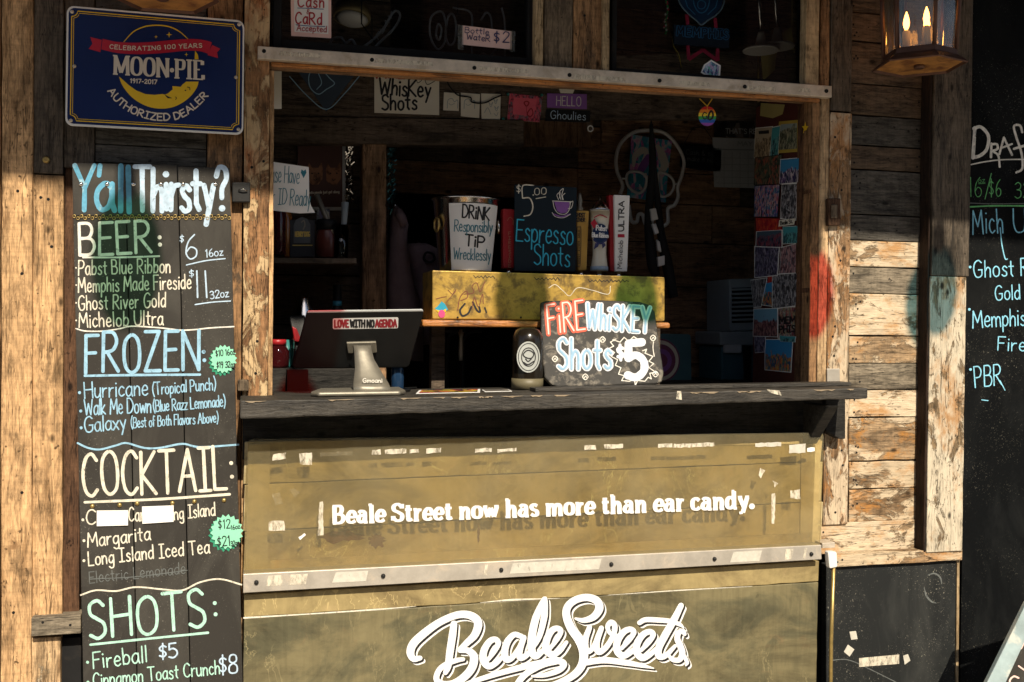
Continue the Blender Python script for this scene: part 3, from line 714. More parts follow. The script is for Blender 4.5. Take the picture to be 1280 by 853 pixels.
# back wall of planks, door hole between px 486 and 722
XD0, XD1 = P(486, 300, .62).x, P(722, 300, YB).x
zrow = [1.0, 1.17, 1.31, 1.46, 1.60, 1.76, 1.93, 2.08, 2.2, 2.36, 2.5, 2.66, 2.82, 2.95]
for i, (a, b) in enumerate(zip(zrow, zrow[1:])):
    for (X0, X1) in ((XD1, XD1+.55+.12*(i % 3)), (XD1+.553+.12*(i % 3), 3.4)):
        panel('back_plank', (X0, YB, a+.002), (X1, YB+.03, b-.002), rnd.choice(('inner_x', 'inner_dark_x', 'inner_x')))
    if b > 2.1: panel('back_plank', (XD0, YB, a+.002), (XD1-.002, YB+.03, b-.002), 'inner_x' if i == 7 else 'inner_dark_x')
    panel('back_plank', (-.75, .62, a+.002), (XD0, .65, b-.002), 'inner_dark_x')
bm = NB(); prism(bm, [P(636, 150, .93), P(741, 151, .93), P(741, 184, .93), P(656, 183, .93)], Vector((0, .015, 0))); mk('back_plank', bm, MT['inner_z'], ST)
bm = NB(); prism(bm, [P(752, 150, .935), P(905, 150, .935), P(905, 181, .935), P(752, 181, .935)], Vector((0, .012, 0))); mk('back_plank', bm, MT['inner_x'], ST)
bm = NB(); prism(bm, [P(330, 85, .5), P(1060, 60, .5), P(1060, 150, .5), P(330, 147, .5)], Vector((0, .03, 0))); mk('header_board', bm, MT['inner_dark_x'], ST)
bm = NB(); prism(bm, [P(330, 145, .49), P(655, 150, .49), P(655, 183, .49), P(330, 178, .49)], Vector((0, .06, 0))); mk('beam', bm, MT['inner_dark_x'], ST, bevel=.003)
bm = NB(); prism(bm, [P(453, 178, .5), P(483, 178, .5), P(483, 620, .5), P(453, 620, .5)], Vector((0, .08, 0))); mk('inner_post', bm, MT['inner_z'], ST, bevel=.004)
bm = NB(); prism(bm, [P(300, 322, .3), P(446, 323, .3), P(446, 330, .3), P(300, 329, .3)], Vector((0, .31, 0))); mk('shelf', bm, MT['inner_dark_x'], ST, bevel=.002)
bm = NB(); prism(bm, [P(300, 461, .34), P(450, 461, .34), P(450, 520, .34), P(300, 520, .34)], Vector((0, .27, 0))); mk('back_counter', bm, MT['black_x'], ST, bevel=.002)
# side partition with the post cards, timber jamb in front of it
XJ = P(1013, 300, 0).x
zz0, zz1 = 1.2, ZT+.04
bm = NB(); box(bm, (XJ, .0, zz0), (XJ+.03, .085, P(1000, 118, 0).z)); mk('jamb', bm, MT['jamb_z'], ST, bevel=.002)
y2 = PX(XJ+.004).at(943, 300).y
bm = NB(); box(bm, (XJ+.004, .087, zz0), (XJ+.028, y2, zz1)); mk('partition', bm, paint('maroon', (.07, .015, .01), .7, var=.2), ST)
YSH = .62
bm = NB(); prism(bm, [P(780, 478, YSH), P(1010, 475, YSH), P(1010, 500, YSH), P(780, 503, YSH)], Vector((0, .3, 0))); mk('back_counter', bm, MT['black_x'], ST, bevel=.002)
# ---------------- serving counter
YC = -.2
ct = [P(300, 501, YC), P(1085, 485, YC), P(1085, 498.5, YC), P(300, 524, YC)]
bm = NB(); prism(bm, rough_poly(ct, .03, .0012), Vector((0, -YC-.014, 0))); CT = mk('counter', bm, MT['counter_x'], ST, bevel=.004)
zc0, zc1 = ct[0], ct[1]
def ctop(X): return zc0.z+(zc1.z-zc0.z)*(X-zc0.x)/(zc1.x-zc0.x)
bm = NB(); X0, X1 = XL+.008, XJ-.001
prism(bm, [Vector((X0, -.0135, ctop(X0)-.001)), Vector((X1, -.0135, ctop(X1)-.001)), Vector((X1, -.0135, ctop(X1)-.04)), Vector((X0, -.0135, ctop(X0)-.04))], Vector((0, .155, 0))); mk('counter', bm, MT['counter_x'], ST, bevel=.003)
X0, X1 = P(668, 490, -.1).x, P(1062, 484, -.1).x
bm = NB(); prism(bm, [Vector((X0, -.11, ctop(X0)+.011)), Vector((X1, -.11, ctop(X1)+.011)), Vector((X1, -.11, ctop(X1)+.0005)), Vector((X0, -.11, ctop(X0)+.0005))], Vector((0, .06, 0))); mk('counter_rail', bm, MT['counter_x'], ST, bevel=.002)
bm = NB(); prism(bm, [P(303, 505, -.035), P(1030, 492, -.035), P(1030, 560, -.035), P(303, 575, -.035)], Vector((0, .033, 0))); mk('shade_board', bm, MT['black_x'], ST, bevel=.002)  # black board paints the shaded gap below the counter
bm = NB(); prism(bm, [P(1032, 497, -.05), P(1057, 496, -.05), P(1057, 549, -.05), P(1050, 549, -.05), P(1032, 540, -.05)], Vector((0, .038, 0))); mk('bracket', bm, MT['black_x'], ST, bevel=.003)
bx = P(1022, 500, -.1).x; zt_ = ctop(bx)-.05
bm = NB(); prism(bm, [Vector((bx-.02, -.19, zt_)), Vector((bx-.02, -.052, zt_)), Vector((bx-.02, -.052, zt_-.12)), Vector((bx-.02, -.075, zt_-.12))], Vector((.035, 0, 0))); mk('bracket', bm, MT['black_x'], ST, bevel=.003)
pf = plane3(ct[0], ct[1], ct[2]); paint('wear', (.3, .235, .16), .85, var=.4, vscale=50)
for k in range(16):
    x = rnd.uniform(305, 1075); L_ = rnd.uniform(8, 46); y = 501.6-(x-300)*.02038; bm = NB()
    up_ = [(x+L_*i/6, y+rnd.uniform(.1, .5)-L_*i/6*.02) for i in range(7)]; dn_ = [(x+L_*i/6, y+(rnd.uniform(.8, 2.6) if 0 < i < 6 else .5)-L_*i/6*.02) for i in range(7)][::-1]
    flat(bm, quad(pf, up_+dn_, .0022)); mk('worn_edge', bm, MT['wear'], CT, recalc=False)
# peeled flake and pale wear on the counter edge
for q in ([(958, 487), (974, 488.5), (977, 495), (962, 491)], [(846, 489), (851, 489), (852, 500), (845, 499)]): 
    bm = NB(); flat(bm, quad(pf, q, .0021)); mk('paint_chip', bm, MT['worn_tape'], CT, recalc=False)
# black latch on the left post and hinge blocks
lt = PY(-.03)
bm = NB(); prism(bm, quad(lt, rect(290, 228, 313, 253)), Vector((0, .02, 0))); L1 = mk('latch', bm, MT['iron'], ST, bevel=.003)
bm = NB(); tube(bm, [P(298, 238, -.034), P(304, 236.5, -.04), P(309, 239, -.034)], .0016); mk('latch_pin', bm, MT['chrome'], L1)
bm = NB(); prism(bm, quad(lt, [(297, 475), (311, 475), (311, 489), (297, 489)]), Vector((0, .02, 0))); L2 = mk('hinge', bm, MT['grey_z'], ST, bevel=.003)
bm = NB(); prism(bm, quad(PY(-.028), [(1035.5, 248), (1051, 248), (1051, 282), (1035.5, 282)]), Vector((0, .018, 0))); L3 = mk('hinge', bm, MT['darkred_z'], ST, bevel=.003)
bm = NB(); prism(bm, quad(PY(-.032), [(1039.5, 256), (1047, 256), (1047, 273), (1039.5, 273)]), Vector((0, .004, 0))); mk('hinge_pin', bm, MT['grey_z'], L3, bevel=.002)
bm = NB(); prism(bm, quad(PY(-.016), [(1034, 461), (1050, 461), (1050, 478), (1034, 478)]), Vector((0, .006, 0))); mk('hinge', bm, MT['steel_sun'], ST, bevel=.002)
bm = NB(); lathe(bm, P(58, 200, -.008), [(.009, 0), (.009, .004), (.005, .008)], 14, axis=Vector((0, -1, 0))); mk('bolt', bm, MT['brassbolt'], ST)
# weatherproof roof over the pavement: its edge throws the shade line on the wall
t_ = lambda p, Y: p+SUN*((Y-p.y)/SUN.y)
YA = -2.0
e1, e2 = t_(P(60, 232, 0), YA), t_(P(1110, 296, 0), YA)
def ez(X): return e1.z+(e2.z-e1.z)*(X-e1.x)/(e2.x-e1.x)
bm = NB(); prism(bm, [Vector((-3, YA, ez(-3))), Vector((6, YA, ez(6))), Vector((6, YA, ez(6)+.16)), Vector((-3, YA, ez(-3)+.16))], Vector((0, .04, 0))); AW = mk('awning', bm, MT['brown_z'], ST, bevel=.004)
bm = NB(); prism(bm, [Vector((-3, YA+.04, ez(-3)+.12)), Vector((6, YA+.04, ez(6)+.12)), Vector((6, .09, ez(6)+.30)), Vector((-3, .09, ez(-3)+.30))], Vector((0, 0, .03))); mk('awning_sheet', bm, MT['tarpaper'], ST)
for X in (-2.9, -1.2, .5, 2.2, 3.9, 5.8):
    bm = NB(); prism(bm, [Vector((X, YA+.041, ez(X)+.0)), Vector((X, YA+.041, ez(X)+.115)), Vector((X, .05, ez(X)+.29)), Vector((X, .05, ez(X)+.18))], Vector((.05, 0, 0))); mk('rafter', bm, MT['brown_z'], ST)
panel('roof', (-3, .09, 3.3), (6, 2.4, 3.36), 'tarpaper')
panel('upper_wall', (-3, .05, 3.3), (6, .09, ez(6)+.35), 'under')
# ------------------------------------------------------------------ hanging coloured globes on the roof edge (they cast the tinted ovals)
def bulb_mat(name, c):
    m = bpy.data.materials.new(name); m.use_nodes = True; t = m.node_tree; t.nodes.clear(); o = N(t, 'ShaderNodeOutputMaterial')
    tr = N(t, 'ShaderNodeBsdfTransparent'); tr.inputs[0].default_value = (*[math.sqrt(x) for x in c], 1); g = N(t, 'ShaderNodeBsdfGlossy'); g.inputs['Roughness'].default_value = .05
    ms = N(t, 'ShaderNodeMixShader'); ms.inputs[0].default_value = .05; t.links.new(tr.outputs[0], ms.inputs[1]); t.links.new(g.outputs[0], ms.inputs[2]); t.links.new(ms.outputs[0], o.inputs[0]); return m
BC = {'green': (.04, .24, .12), 'red': (.75, .05, .03), 'blue': (.04, .22, .33), 'olive': (.07, .12, .075)}
for (px, py, Y, cn, hh, ww) in ((158, 322, -.05, 'green', .33, .085), (392, 390, -.02, 'red', .28, .08), (652, 372, .17, 'olive', .25, .085), (800, 372, .14, 'green', .25, .075), (1020, 364, -.01, 'red', .26, .06), (1163, 372, -.02, 'blue', .26, .072)):
    S = P(px, py, Y); c = t_(S, YA-.03); h = hh*.5
    nm = {'olive': 'smoke green'}.get(cn, cn)
    lab = {158: 'big green glass globe hanging from the roof edge above the drinks menu', 392: 'big red glass globe hanging from the roof edge above the till', 652: 'big smoky green glass globe hanging from the roof edge above the tip bucket', 800: 'big green glass globe hanging from the roof edge above the whiskey sign', 1020: 'big red glass globe hanging from the roof edge above the right jamb', 1163: 'big blue glass globe hanging from the roof edge near the lantern'}[px]
    T = thing('hanging_globe', lab, 'globe', c, 'coloured globes along the roof edge')
    bm = NB(); lathe(bm, c, [(.004, -h), (ww*.5, -h*.86), (ww*.86, -h*.5), (ww, -h*.05), (ww*.9, h*.35), (ww*.6, h*.72), (ww*.33, h*.95), (.022, h)], 28); mk('globe', bm, bulb_mat('glass_'+cn+str(px), BC[cn]), T, smooth=True)
    bm = NB(); lathe(bm, c+Vector((0, 0, h)), [(.024, -.005), (.024, .05), (.012, .06)], 16); mk('socket', bm, MT['plastic_black'], T)
    top = ez(c.x)+.02
    bm = NB(); tube(bm, [c+Vector((0, 0, h+.055)), Vector((c.x, YA-.005, max(top, c.z+h+.07)))], .004); mk('cable', bm, MT['plastic_black'], T)
# ------------------------------------------------------------------ blue tin sign
Ym = -.045
ps = plane3(P(84, 8, Ym), P(305, 28, Ym), P(82, 157, Ym))
T = thing('tin_sign', 'dark blue tin dealer sign with a yellow crescent moon, screwed above the drinks menu', 'sign', P(194, 157, Ym))
def roundq(q, r, n=5):
    out = []
    for i in range(4):
        p, a, b = Vector(q[i]), Vector(q[i-1]), Vector(q[(i+1) % 4]); u = (a-p).normalized()*r; v = (b-p).normalized()*r
        for k in range(n+1):
            th = k/n*math.pi/2; out.append(tuple(p+u*(1-math.sin(th))+v*(1-math.cos(th))))
    return out
q = [(83.5, 7), (305.5, 26), (304, 169), (81.5, 157)]
bm = NB(); prism(bm, quad(ps, roundq(q, 9)), -ps.n*.004); PLT = mk('plate', bm, MT['white_enamel'], T, bevel=.001)
q2 = [(86, 9.5), (303.5, 28.5), (302, 166.5), (84, 154.5)]
bm = NB(); flat(bm, quad(ps, roundq(q2, 8), .0005)); mk('blue_field', bm, MT['navy_tin'], T, recalc=False)
def lp(u, v): # sign space 0..1
    a = Vector(q2[0]).lerp(Vector(q2[1]), u); b = Vector(q2[3]).lerp(Vector(q2[2]), u); r = a.lerp(b, v); return (r.x, r.y)
ik = Ink(ps, .0010)
for m_, wd in ((.018, 1.3), (.030, .7)):
    mv = m_*1.45; r = .034 if wd > 1 else .03
    pts = []
    for (cu, cv, a0) in ((m_, mv, 0), (1-m_, mv, 1), (1-m_, 1-mv, 2), (m_, 1-mv, 3)):
        for k in range(5):
            th = math.pi/2*(1-k/4)+a0*math.pi/2
            pts.append((cu+r*math.cos(th), cv+r*1.45*math.sin(th)))
    pts = [lp(*p) for p in pts]; pts.append(pts[0]); ik.stroke(pts, wd, False, 0)
ik.make('border_line', MT['yellow_ink'], T)
S1 = lambda u, v: (120+u/7.106, 20+v/7.106)
# crescent, ring and stars
ik = Ink(ps, .0010)
ring = [S1(248, 232), S1(330, 145), S1(430, 98), S1(540, 85), S1(650, 98), S1(740, 140), S1(815, 205)]; ik.curve(ring, [.8, 1.3, 1.6, 1.6, 1.6, 1.3, .8])
outer = [(205, 540), (225, 600), (262, 660), (320, 725), (400, 780), (490, 815), (590, 826), (690, 810), (780, 765), (850, 705), (895, 640), (912, 585)]
inner = [(800, 585), (765, 615), (752, 632), (715, 628), (678, 625), (682, 655), (660, 672), (640, 690), (612, 700), (590, 695), (520, 703), (440, 696), (360, 665), (290, 615), (240, 570)]
ik.fill([S1(*p[:2]) for p in crom(outer, False, 3)]+[S1(*p) for p in inner])
ik.fill([S1(880, 310), S1(905, 345), S1(912, 388), S1(876, 388)])
for cx, cy2, r in ((533, 188, 17), (650, 168, 28), (803, 345, 18)):
    ik.fill([S1(cx+(r if k % 2 == 0 else r*.28)*math.cos(k*math.pi/4), cy2+(r if k % 2 == 0 else r*.28)*math.sin(k*math.pi/4)) for k in range(8)])
ik.make('crescent_moon', MT['yellow_ink'], T)
ik = Ink(ps, .0016); ik.curve([S1(812, 634), S1(832, 640), S1(834, 660)], .9); ik.stroke([S1(795, 664)], 1.6); ik.curve([S1(612, 702), S1(640, 725), S1(672, 732)], [.6, 2.2, .5]); ik.curve([S1(708, 722), S1(716, 732), S1(708, 744)], .8); ik.make('moon_face', MT['ink_black'], T)
ik = Ink(ps, .0016)
top = [S1(60, 205), S1(180, 232), S1(330, 240), S1(480, 235), S1(640, 220), S1(800, 208), S1(930, 212), S1(1030, 236)]; bot = [S1(1000, 340), S1(920, 316), S1(800, 312), S1(640, 328), S1(480, 340), S1(330, 342), S1(180, 330), S1(48, 300)]
ik.fill([p[:2] for p in crom(top, n=4)]+[p[:2] for p in crom(bot, n=4)])
ik.fill([S1(0-50, 190), S1(52, 215), S1(40, 325), S1(-65, 295), S1(-30, 250)]); ik.fill([S1(1032, 260), S1(1105, 295), S1(1075, 325), S1(1085, 378), S1(990, 350)])
ik.make('ribbon', MT['red_ink'], T)
ik = Ink(ps, .0022); ik.text('CELEBRATING 100 YEARS', [S1(122, 292), S1(330, 308), S1(530, 305), S1(700, 293), S1(942, 284)], 5.0, 1.05, jit=0, track=.26); ik.make('lettering', MT['cream_ink'], T)
ik = Ink(ps, .0022); ik.text('MOON*PIE', [S1(152, 518), S1(955, 568)], 23, ('c', 4.4, 2.0), SLAB, track=.03, jit=0, bw=1.8, up=(0, -1)); ik.make('lettering', MT['cream_ink'], T)
ik = Ink(ps, .0022); ik.text('1917-2017', [S1(306, 596), S1(540, 608)], 5, 1.2, jit=0, track=.2); ik.make('lettering', MT['cream_ink'], T)
S0 = lambda u, v: (u/3.709, v/3.709)
ik = Ink(ps, .0022); ik.text('AUTHORIZED DEALER', [S0(500, 425), S0(545, 480), S0(610, 525), S0(690, 553), S0(765, 560), S0(840, 548), S0(905, 505), S0(965, 448)], 8.6, 1.75, jit=0, track=.2); ik.make('lettering', MT['cream_ink'], T)
for x, y in ((90, 15), (299, 31), (298, 162), (88.5, 151), (93, 83), (295, 97)):
    bm = NB(); lathe(bm, ps.at(x, y), [(.005, 0), (.004, .003), (.001, .004)], 12, axis=ps.n); mk('screw', bm, MT['steel'], T)
# ------------------------------------------------------------------ tall drinks menu
Yb = -.05
pm = PY(Yb); bl_ = lambda y: 90+(y-204)*(14/649.); br_ = lambda y: 287+(y-204)*(16.5/649.)
T = thing('drinks_menu', 'tall black plank menu of chalked drinks, left of the serving window', 'menu board', P(200, 1150, Yb))
sx = lambda f, y: bl_(y)+(br_(y)-bl_(y))*f
for a, b in ((0, .335), (.341, .668), (.674, 1)):
    sheet('plank', [(sx(a, 271), 271), (sx(b, 271), 271), (sx(b, 1150), 1150), (sx(a, 1150), 1150)], pm, .025, MT['board_menu'], T, .0015)
for a, b, y0 in ((0, .665, 204), (.671, 1, 208)):
    sheet('header_plank', [(sx(a, 204), y0), (sx(b, 204), y0+2), (sx(b, 269), 270), (sx(a, 269), 270)], pm, .025, MT['board_menu'], T, .0015)
for x in (101.5, 134, 167, 201, 229, 269.5):
    bm = NB(); lathe(bm, pm.at(x, 230.5), [(.0062, 0), (.005, .003), (.001, .0045)], 12, axis=pm.n); mk('bolt', bm, MT['chrome'], T)
for x, y in ((115.5, 633), (149.5, 631.5), (171.5, 629.5), (215.5, 629), (243, 627), (280, 625.5)):
    bm = NB(); lathe(bm, pm.at(x, y), [(.006, 0), (.005, .003), (.001, .0045)], 12, axis=pm.n); mk('bolt', bm, MT['brassbolt'], T)
bm = NB()
for i in range(44):
    x = 93+i*4.5; y = 270.5+(i % 2)*2.6; tube(bm, [pm.at(x+1.9*math.cos(k*math.tau/7), y+1.9*math.sin(k*math.tau/7), .002) for k in range(7)], .0009, 5, closed=True)
mk('metal_trim', bm, MT['brassbolt'], T)
def line(parts, mat, name='lettering', pl=pm, T=T, lift=.0006, **kw):
    ik = Ink(pl, lift)
    for it in parts:
        if it[0] == 't': ik.text(it[1], it[2], it[3], it[4]*(.76 if it[4] < 3 else .84), **{**kw, **(it[5] if len(it) > 5 else {})})
        elif it[0] == 'u': ik.curve(it[1], it[2]*.85)
        elif it[0] == 'd': ik.stroke([it[1]], it[2])
    return ik.make(name, MT[mat], T)
line([('t', "Y'", [(94, 264), (128, 264)], 56, 7), ('t', 'all', [(120, 264), (164, 264)], 56, 8)], 'chalk_sky', track=.12)
line([('t', 'Thirsty?', [(169, 263), (285, 263)], 54, 7.5)], 'chalk_pale', track=.10)
line([('t', 'BEER', [(100, 319), (189, 315)], 39, 4.6), ('d', (199.5, 297), 4.6), ('d', (200, 306), 4.6), ('u', [(104, 322), (150, 322), (199, 320.5)], 2.6)], 'chalk_white', track=.2)
for s, y0, y1, x1 in (('~Pabst Blue Ribbon', 344, 341, 213), ('~Memphis Made Fireside', 366, 361, 239), ('~Ghost River Gold', 388, 384, 207), ('~Michelob Ultra', 410, 406, 204)):
    line([('t', s, [(94.5, y0), (x1, y1)], 18, 2.2)], 'chalk_cream', track=.17)
line([('t', '$', [(224.5, 303), (230, 303)], 9, 1.4), ('t', '6', [(231.5, 324), (247, 323)], 31, 2.4), ('t', '16oz', [(257, 322), (279, 319)], 9.5, 1.5), ('u', [(233, 331.5), (258, 326), (281.5, 323.5)], 1.8)], 'chalk_pale')
line([('t', '$', [(236.5, 347), (243, 346)], 9, 1.5), ('u', [(246, 339), (247, 372)], 2.4), ('u', [(256.5, 339), (258.5, 372)], 2.4), ('t', '32oz', [(263, 374), (286, 371)], 9.5, 1.6), ('u', [(244, 381), (265, 378), (288, 376.5)], 1.8)], 'chalk_pale')
line([('u', [(95, 411), (107, 414), (130, 414), (150, 411), (165, 408), (200, 410), (230, 413), (265, 410), (292.5, 408.5)], 2)], 'chalk_white')
line([('t', 'FROZEN', [(107, 466), (249, 463)], 48, 5.2), ('d', (254.5, 440), 4.4), ('d', (255.5, 450.5), 4.4), ('u', [(106, 470), (170, 469), (250, 468.5)], 3.6)], 'chalk_blue', track=.2)
line([('d', (99.5, 491), 3.4), ('t', 'Hurricane', [(106, 498), (185, 494)], 20, 2.3), ('t', '(Tropical Punch)', [(191, 494), (270, 487)], 15, 2.0)], 'chalk_blue', track=.14)
line([('d', (101, 514), 3.4), ('t', 'Walk Me Down', [(106, 519), (189, 516)], 19, 2.2), ('t', '(Blue Razz Lemonade)', [(192, 515), (282, 508)], 14, 2.0)], 'chalk_blue', track=.12)
line([('d', (101.5, 535), 3.4), ('t', 'Galaxy', [(106, 541), (158, 536)], 19, 2.3), ('t', '(Best of Both Flavors Above)', [(164, 535), (273, 528)], 13, 1.8)], 'chalk_blue', track=.12)
line([('u', [(97, 554), (110, 560), (125, 562), (145, 557), (158, 554), (180, 560), (200, 560), (228, 555), (250, 559), (298, 556)], 2.8)], 'chalk_blue')
line([('t', 'COCKTAIL', [(104, 621), (283, 612)], 53, 5.0), ('d', (289, 579), 4.4), ('d', (290, 596), 4.4), ('u', [(106, 628), (200, 624), (287, 618)], 3.8)], 'chalk_cream', track=.16)
line([('d', (103.5, 650), 3.2), ('t', 'C', [(108, 656), (120, 655)], 18, 2.3)], 'chalk_cream'); line([('t', 'Can', [(161, 652), (181, 651)], 17, 2.2)], 'chalk_cream'); line([('t', 'ng Island', [(218, 650), (269, 644)], 16, 2.1)], 'chalk_cream', track=.14)
line([('d', (105, 676), 3.2), ('t', 'Margarita', [(110, 684), (188, 675)], 17, 2.3)], 'chalk_cream')
line([('d', (105, 701), 3.2), ('t', 'Long Island Iced Tea', [(111, 707), (262, 691)], 17, 2.3)], 'chalk_cream')
line([('t', 'Electric Lemonade', [(112, 729), (232, 717)], 14, 1.5), ('u', [(112, 724), (170, 721), (234, 713)], 1.5)], 'chalk_dim')
line([('u', [(101, 744), (120, 738), (145, 739), (170, 734), (205, 737), (228, 738), (250, 728), (275, 724), (302, 731)], 2.4)], 'chalk_cream')
line([('t', 'SHOTS', [(112, 800), (258, 784)], 48, 5.0), ('d', (268.5, 754), 4.4), ('d', (269.5, 768), 4.4), ('u', [(113, 806), (180, 799), (260, 791)], 3.4)], 'chalk_mint', track=.18)
line([('d', (109.5, 828), 3.4), ('t', 'Fireball', [(117, 836), (184, 827)], 20, 2.4)], 'chalk_mint')
line([('t', '$5', [(199, 824), (222, 821)], 18, 2.8)], 'chalk_pale', track=.1)
line([('d', (110, 853), 3.4), ('t', 'Cinnamon Toast Crunch', [(117, 859), (275, 842)], 17, 2.2)], 'chalk_mint', track=.14)
line([('t', '$8', [(274, 843), (297, 841)], 23, 2.6)], 'chalk_pale', track=.1)
# green starburst price stickers
def burst(cx, cy2, r, label, lines, n=18):
    T2 = thing('price_starburst', label, 'price sticker', pm.at(cx, cy2, .002), 'green price starbursts on the menu')
    for mt, dx, dy, off, nm in (('star_shadow', -2.4, 3.6, .0012, 'card_shadow'), ('star_green', 0, 0, .005, 'card')):  # dark green copy, offset down-left, paints the card's cast shadow
        bm = NB(); pts = [pm.at(cx+dx+(r if k % 2 else r*.84)*.97*math.cos(k*math.pi/n+.1), cy2+dy+(r if k % 2 else r*.84)*1.03*math.sin(k*math.pi/n+.1), off) for k in range(2*n)]
        prism(bm, pts, -pm.n*.0007); mk(nm, bm, MT[mt], T2)
    ik = Ink(pm, .0054)
    for s, p, h, wd in lines: ik.text(s, p, h, wd)
    ik.make('lettering', MT['ink_black'], T2)
burst(279.5, 449, 17.5, 'mint green starburst price card beside the FROZEN heading', [('$10 16oz', [(270, 446), (294, 443)], 7.5, 1.05), ('$19 32oz', [(271, 460), (294, 459)], 7.5, 1.05)])
burst(283.5, 664.5, 21.5, 'larger mint green starburst price card beside the cocktail list', [('$12', [(273, 661), (288, 660)], 11, 1.2), ('16oz', [(289, 662), (300, 660)], 5.5, .9), ('$21', [(272, 683), (288, 681)], 12, 1.2), ('32oz', [(289, 682), (299, 680)], 5.5, .9)])
for q, lb in (([(121, 638.5), (160, 638), (160, 657), (121, 658)], 'blank white paper strip taped over the cocktail list just after its first letter'), ([(177.5, 633.5), (217, 632), (217, 652.5), (178, 655)], 'blank white paper strip taped over the cocktail list before the words ng Island')):
    o = sheet('cover_strip', q, Pl((0, Yb-.004, 0), (0, -1, 0)), .0012, MT['paper_white']); tag(o, lb, 'paper strip', 'white strips covering menu words')
# ------------------------------------------------------------------ slogan panel: planks behind a clear acrylic sheet
Ya, Yw = -.095, -.05
T = thing('slogan_panel', 'upper olive plank panel under clear acrylic with a white bold slogan', 'advertising panel', P(665, 717, Yw))
seams = [(552, 541), (606, 577), (665, 627), (722, 686)]
for (a0, a1), (b0, b1), m in zip(seams, seams[1:], ('olive_x', 'olive_x', 'olive_tan_x')):
    ex = lambda y0, y1, x: y0+(y1-y0)*(x-306)/(1030-306)
    sheet('plank', [(306, a0+.6), (1029, a1+.6), (1026, b1-.6), (304, b0-.6)], PY(Yw), .02, MT[m], T, .0015, rough=.0007)
bm = NB(); prism(bm, quad(PY(Yw-.004), [(311, 556), (338, 555), (335, 712), (307, 714)]), Vector((0, .003, 0))); mk('batten', bm, MT['olive_x'], T)
bm = NB(); prism(bm, quad(PY(Yw-.004), [(1002, 548), (1026, 546), (1022, 678), (1000, 680)]), Vector((0, .003, 0))); mk('batten', bm, MT['olive_tan_x'], T)
bm = NB(); prism(bm, quad(PY(Yw-.006), [(338, 701), (1000, 667), (1000, 681), (338, 716)]), Vector((0, .005, 0))); mk('batten', bm, MT['olive_tan_x'], T)
pa = PY(Ya)
bm = NB(); prism(bm, quad(pa, roundq([(310, 549), (1030, 541), (1025, 683), (304.5, 720)], 6)), Vector((0, .004, 0))); AC = mk('acrylic_sheet', bm, MT['acrylic'], T)
ik = Ink(pa, .0008)
ik.text('Beale Street now has more than ear candy.', [(416, 654.5), (941, 634.5)], 21.5, ('c', 5.7, 3.1), SLAB, track=.06, space=.30, jit=0, bw=3.3); ik.make('slogan', MT['vinyl'], T)
for q, m in (([(341, 568), (357, 566), (357, 574), (341, 576)], 'worn_tape'), ([(374, 567), (390, 566), (390, 581), (375, 581)], 'worn_tape'), ([(400, 566), (440, 564), (440, 569), (400, 571)], 'ghost_tape'), ([(465, 563), (476, 562), (476, 568), (465, 569)], 'worn_tape'), ([(481, 562), (508, 561), (508, 567), (481, 568)], 'worn_tape'), ([(512, 562), (523, 561), (523, 566), (512, 567)], 'worn_tape'), ([(533, 561), (551, 560), (551, 566), (533, 567)], 'worn_tape'), ([(594, 561), (615, 560), (615, 565), (594, 566)], 'worn_tape'), ([(622, 562), (646, 560), (646, 564), (622, 566)], 'worn_tape'),
             ([(730, 557), (745, 556), (745, 562), (730, 563)], 'worn_tape'), ([(755, 556), (779, 555), (779, 560), (755, 561)], 'worn_tape'), ([(822, 555), (840, 554), (840, 559), (822, 560)], 'worn_tape'), ([(842, 555), (893, 553), (893, 558), (842, 560)], 'worn_tape'), ([(943.5, 554), (976, 553), (976, 558), (944, 559)], 'tape_white'), ([(986, 556), (1007, 555), (1007, 566), (986, 567)], 'tape_white'), ([(1009, 560), (1018, 559), (1018, 564), (1009, 565)], 'paper_white'),
             ([(399, 628), (404, 627), (404, 669), (397.5, 670)], 'worn_tape'), ([(336, 652), (355, 651), (356, 663), (336, 664)], 'worn_tape'), ([(373, 672), (381, 667), (383, 669), (375, 675)], 'paper_white'), ([(950, 585), (956, 589), (951, 598), (948, 594)], 'worn_tape'), ([(964, 617), (969, 617), (968, 655), (964, 655)], 'worn_tape'), ([(966, 601), (973, 604), (968, 609)], 'worn_tape'), ([(988, 613), (1000, 612), (1000, 624), (988, 623)], 'worn_tape'), ([(340, 618), (350, 615), (354, 630), (344, 632)], 'ghost_tape'), ([(362, 613), (368, 611), (375, 616), (368, 622)], 'ghost_tape')):
    bm = NB(); flat(bm, [pa.at(x+rnd.uniform(-.6, .6), y+rnd.uniform(-.6, .6), .0007) for x, y in dens(q+[q[0]], 4)[:-1]]); mk('tape_remnant', bm, MT[m], AC, recalc=False)
stain = paint('rust_stain', (.13, .05, .018), .9, var=.5, vscale=40)
for cx, cy2, rx, ry, lf in ((427, 671, 30, 8, .0008), (471, 676, 11, 9, .001), (598, 668, 1.6, 14, .0008)):
    bm = NB(); flat(bm, [PY(Yw).at(cx+rx*(1+rnd.uniform(-.4, .2))*math.cos(k*math.tau/26), cy2+ry*(1+rnd.uniform(-.5, .3))*math.sin(k*math.tau/26), lf) for k in range(26)]); mk('stain', bm, stain, T, recalc=False)
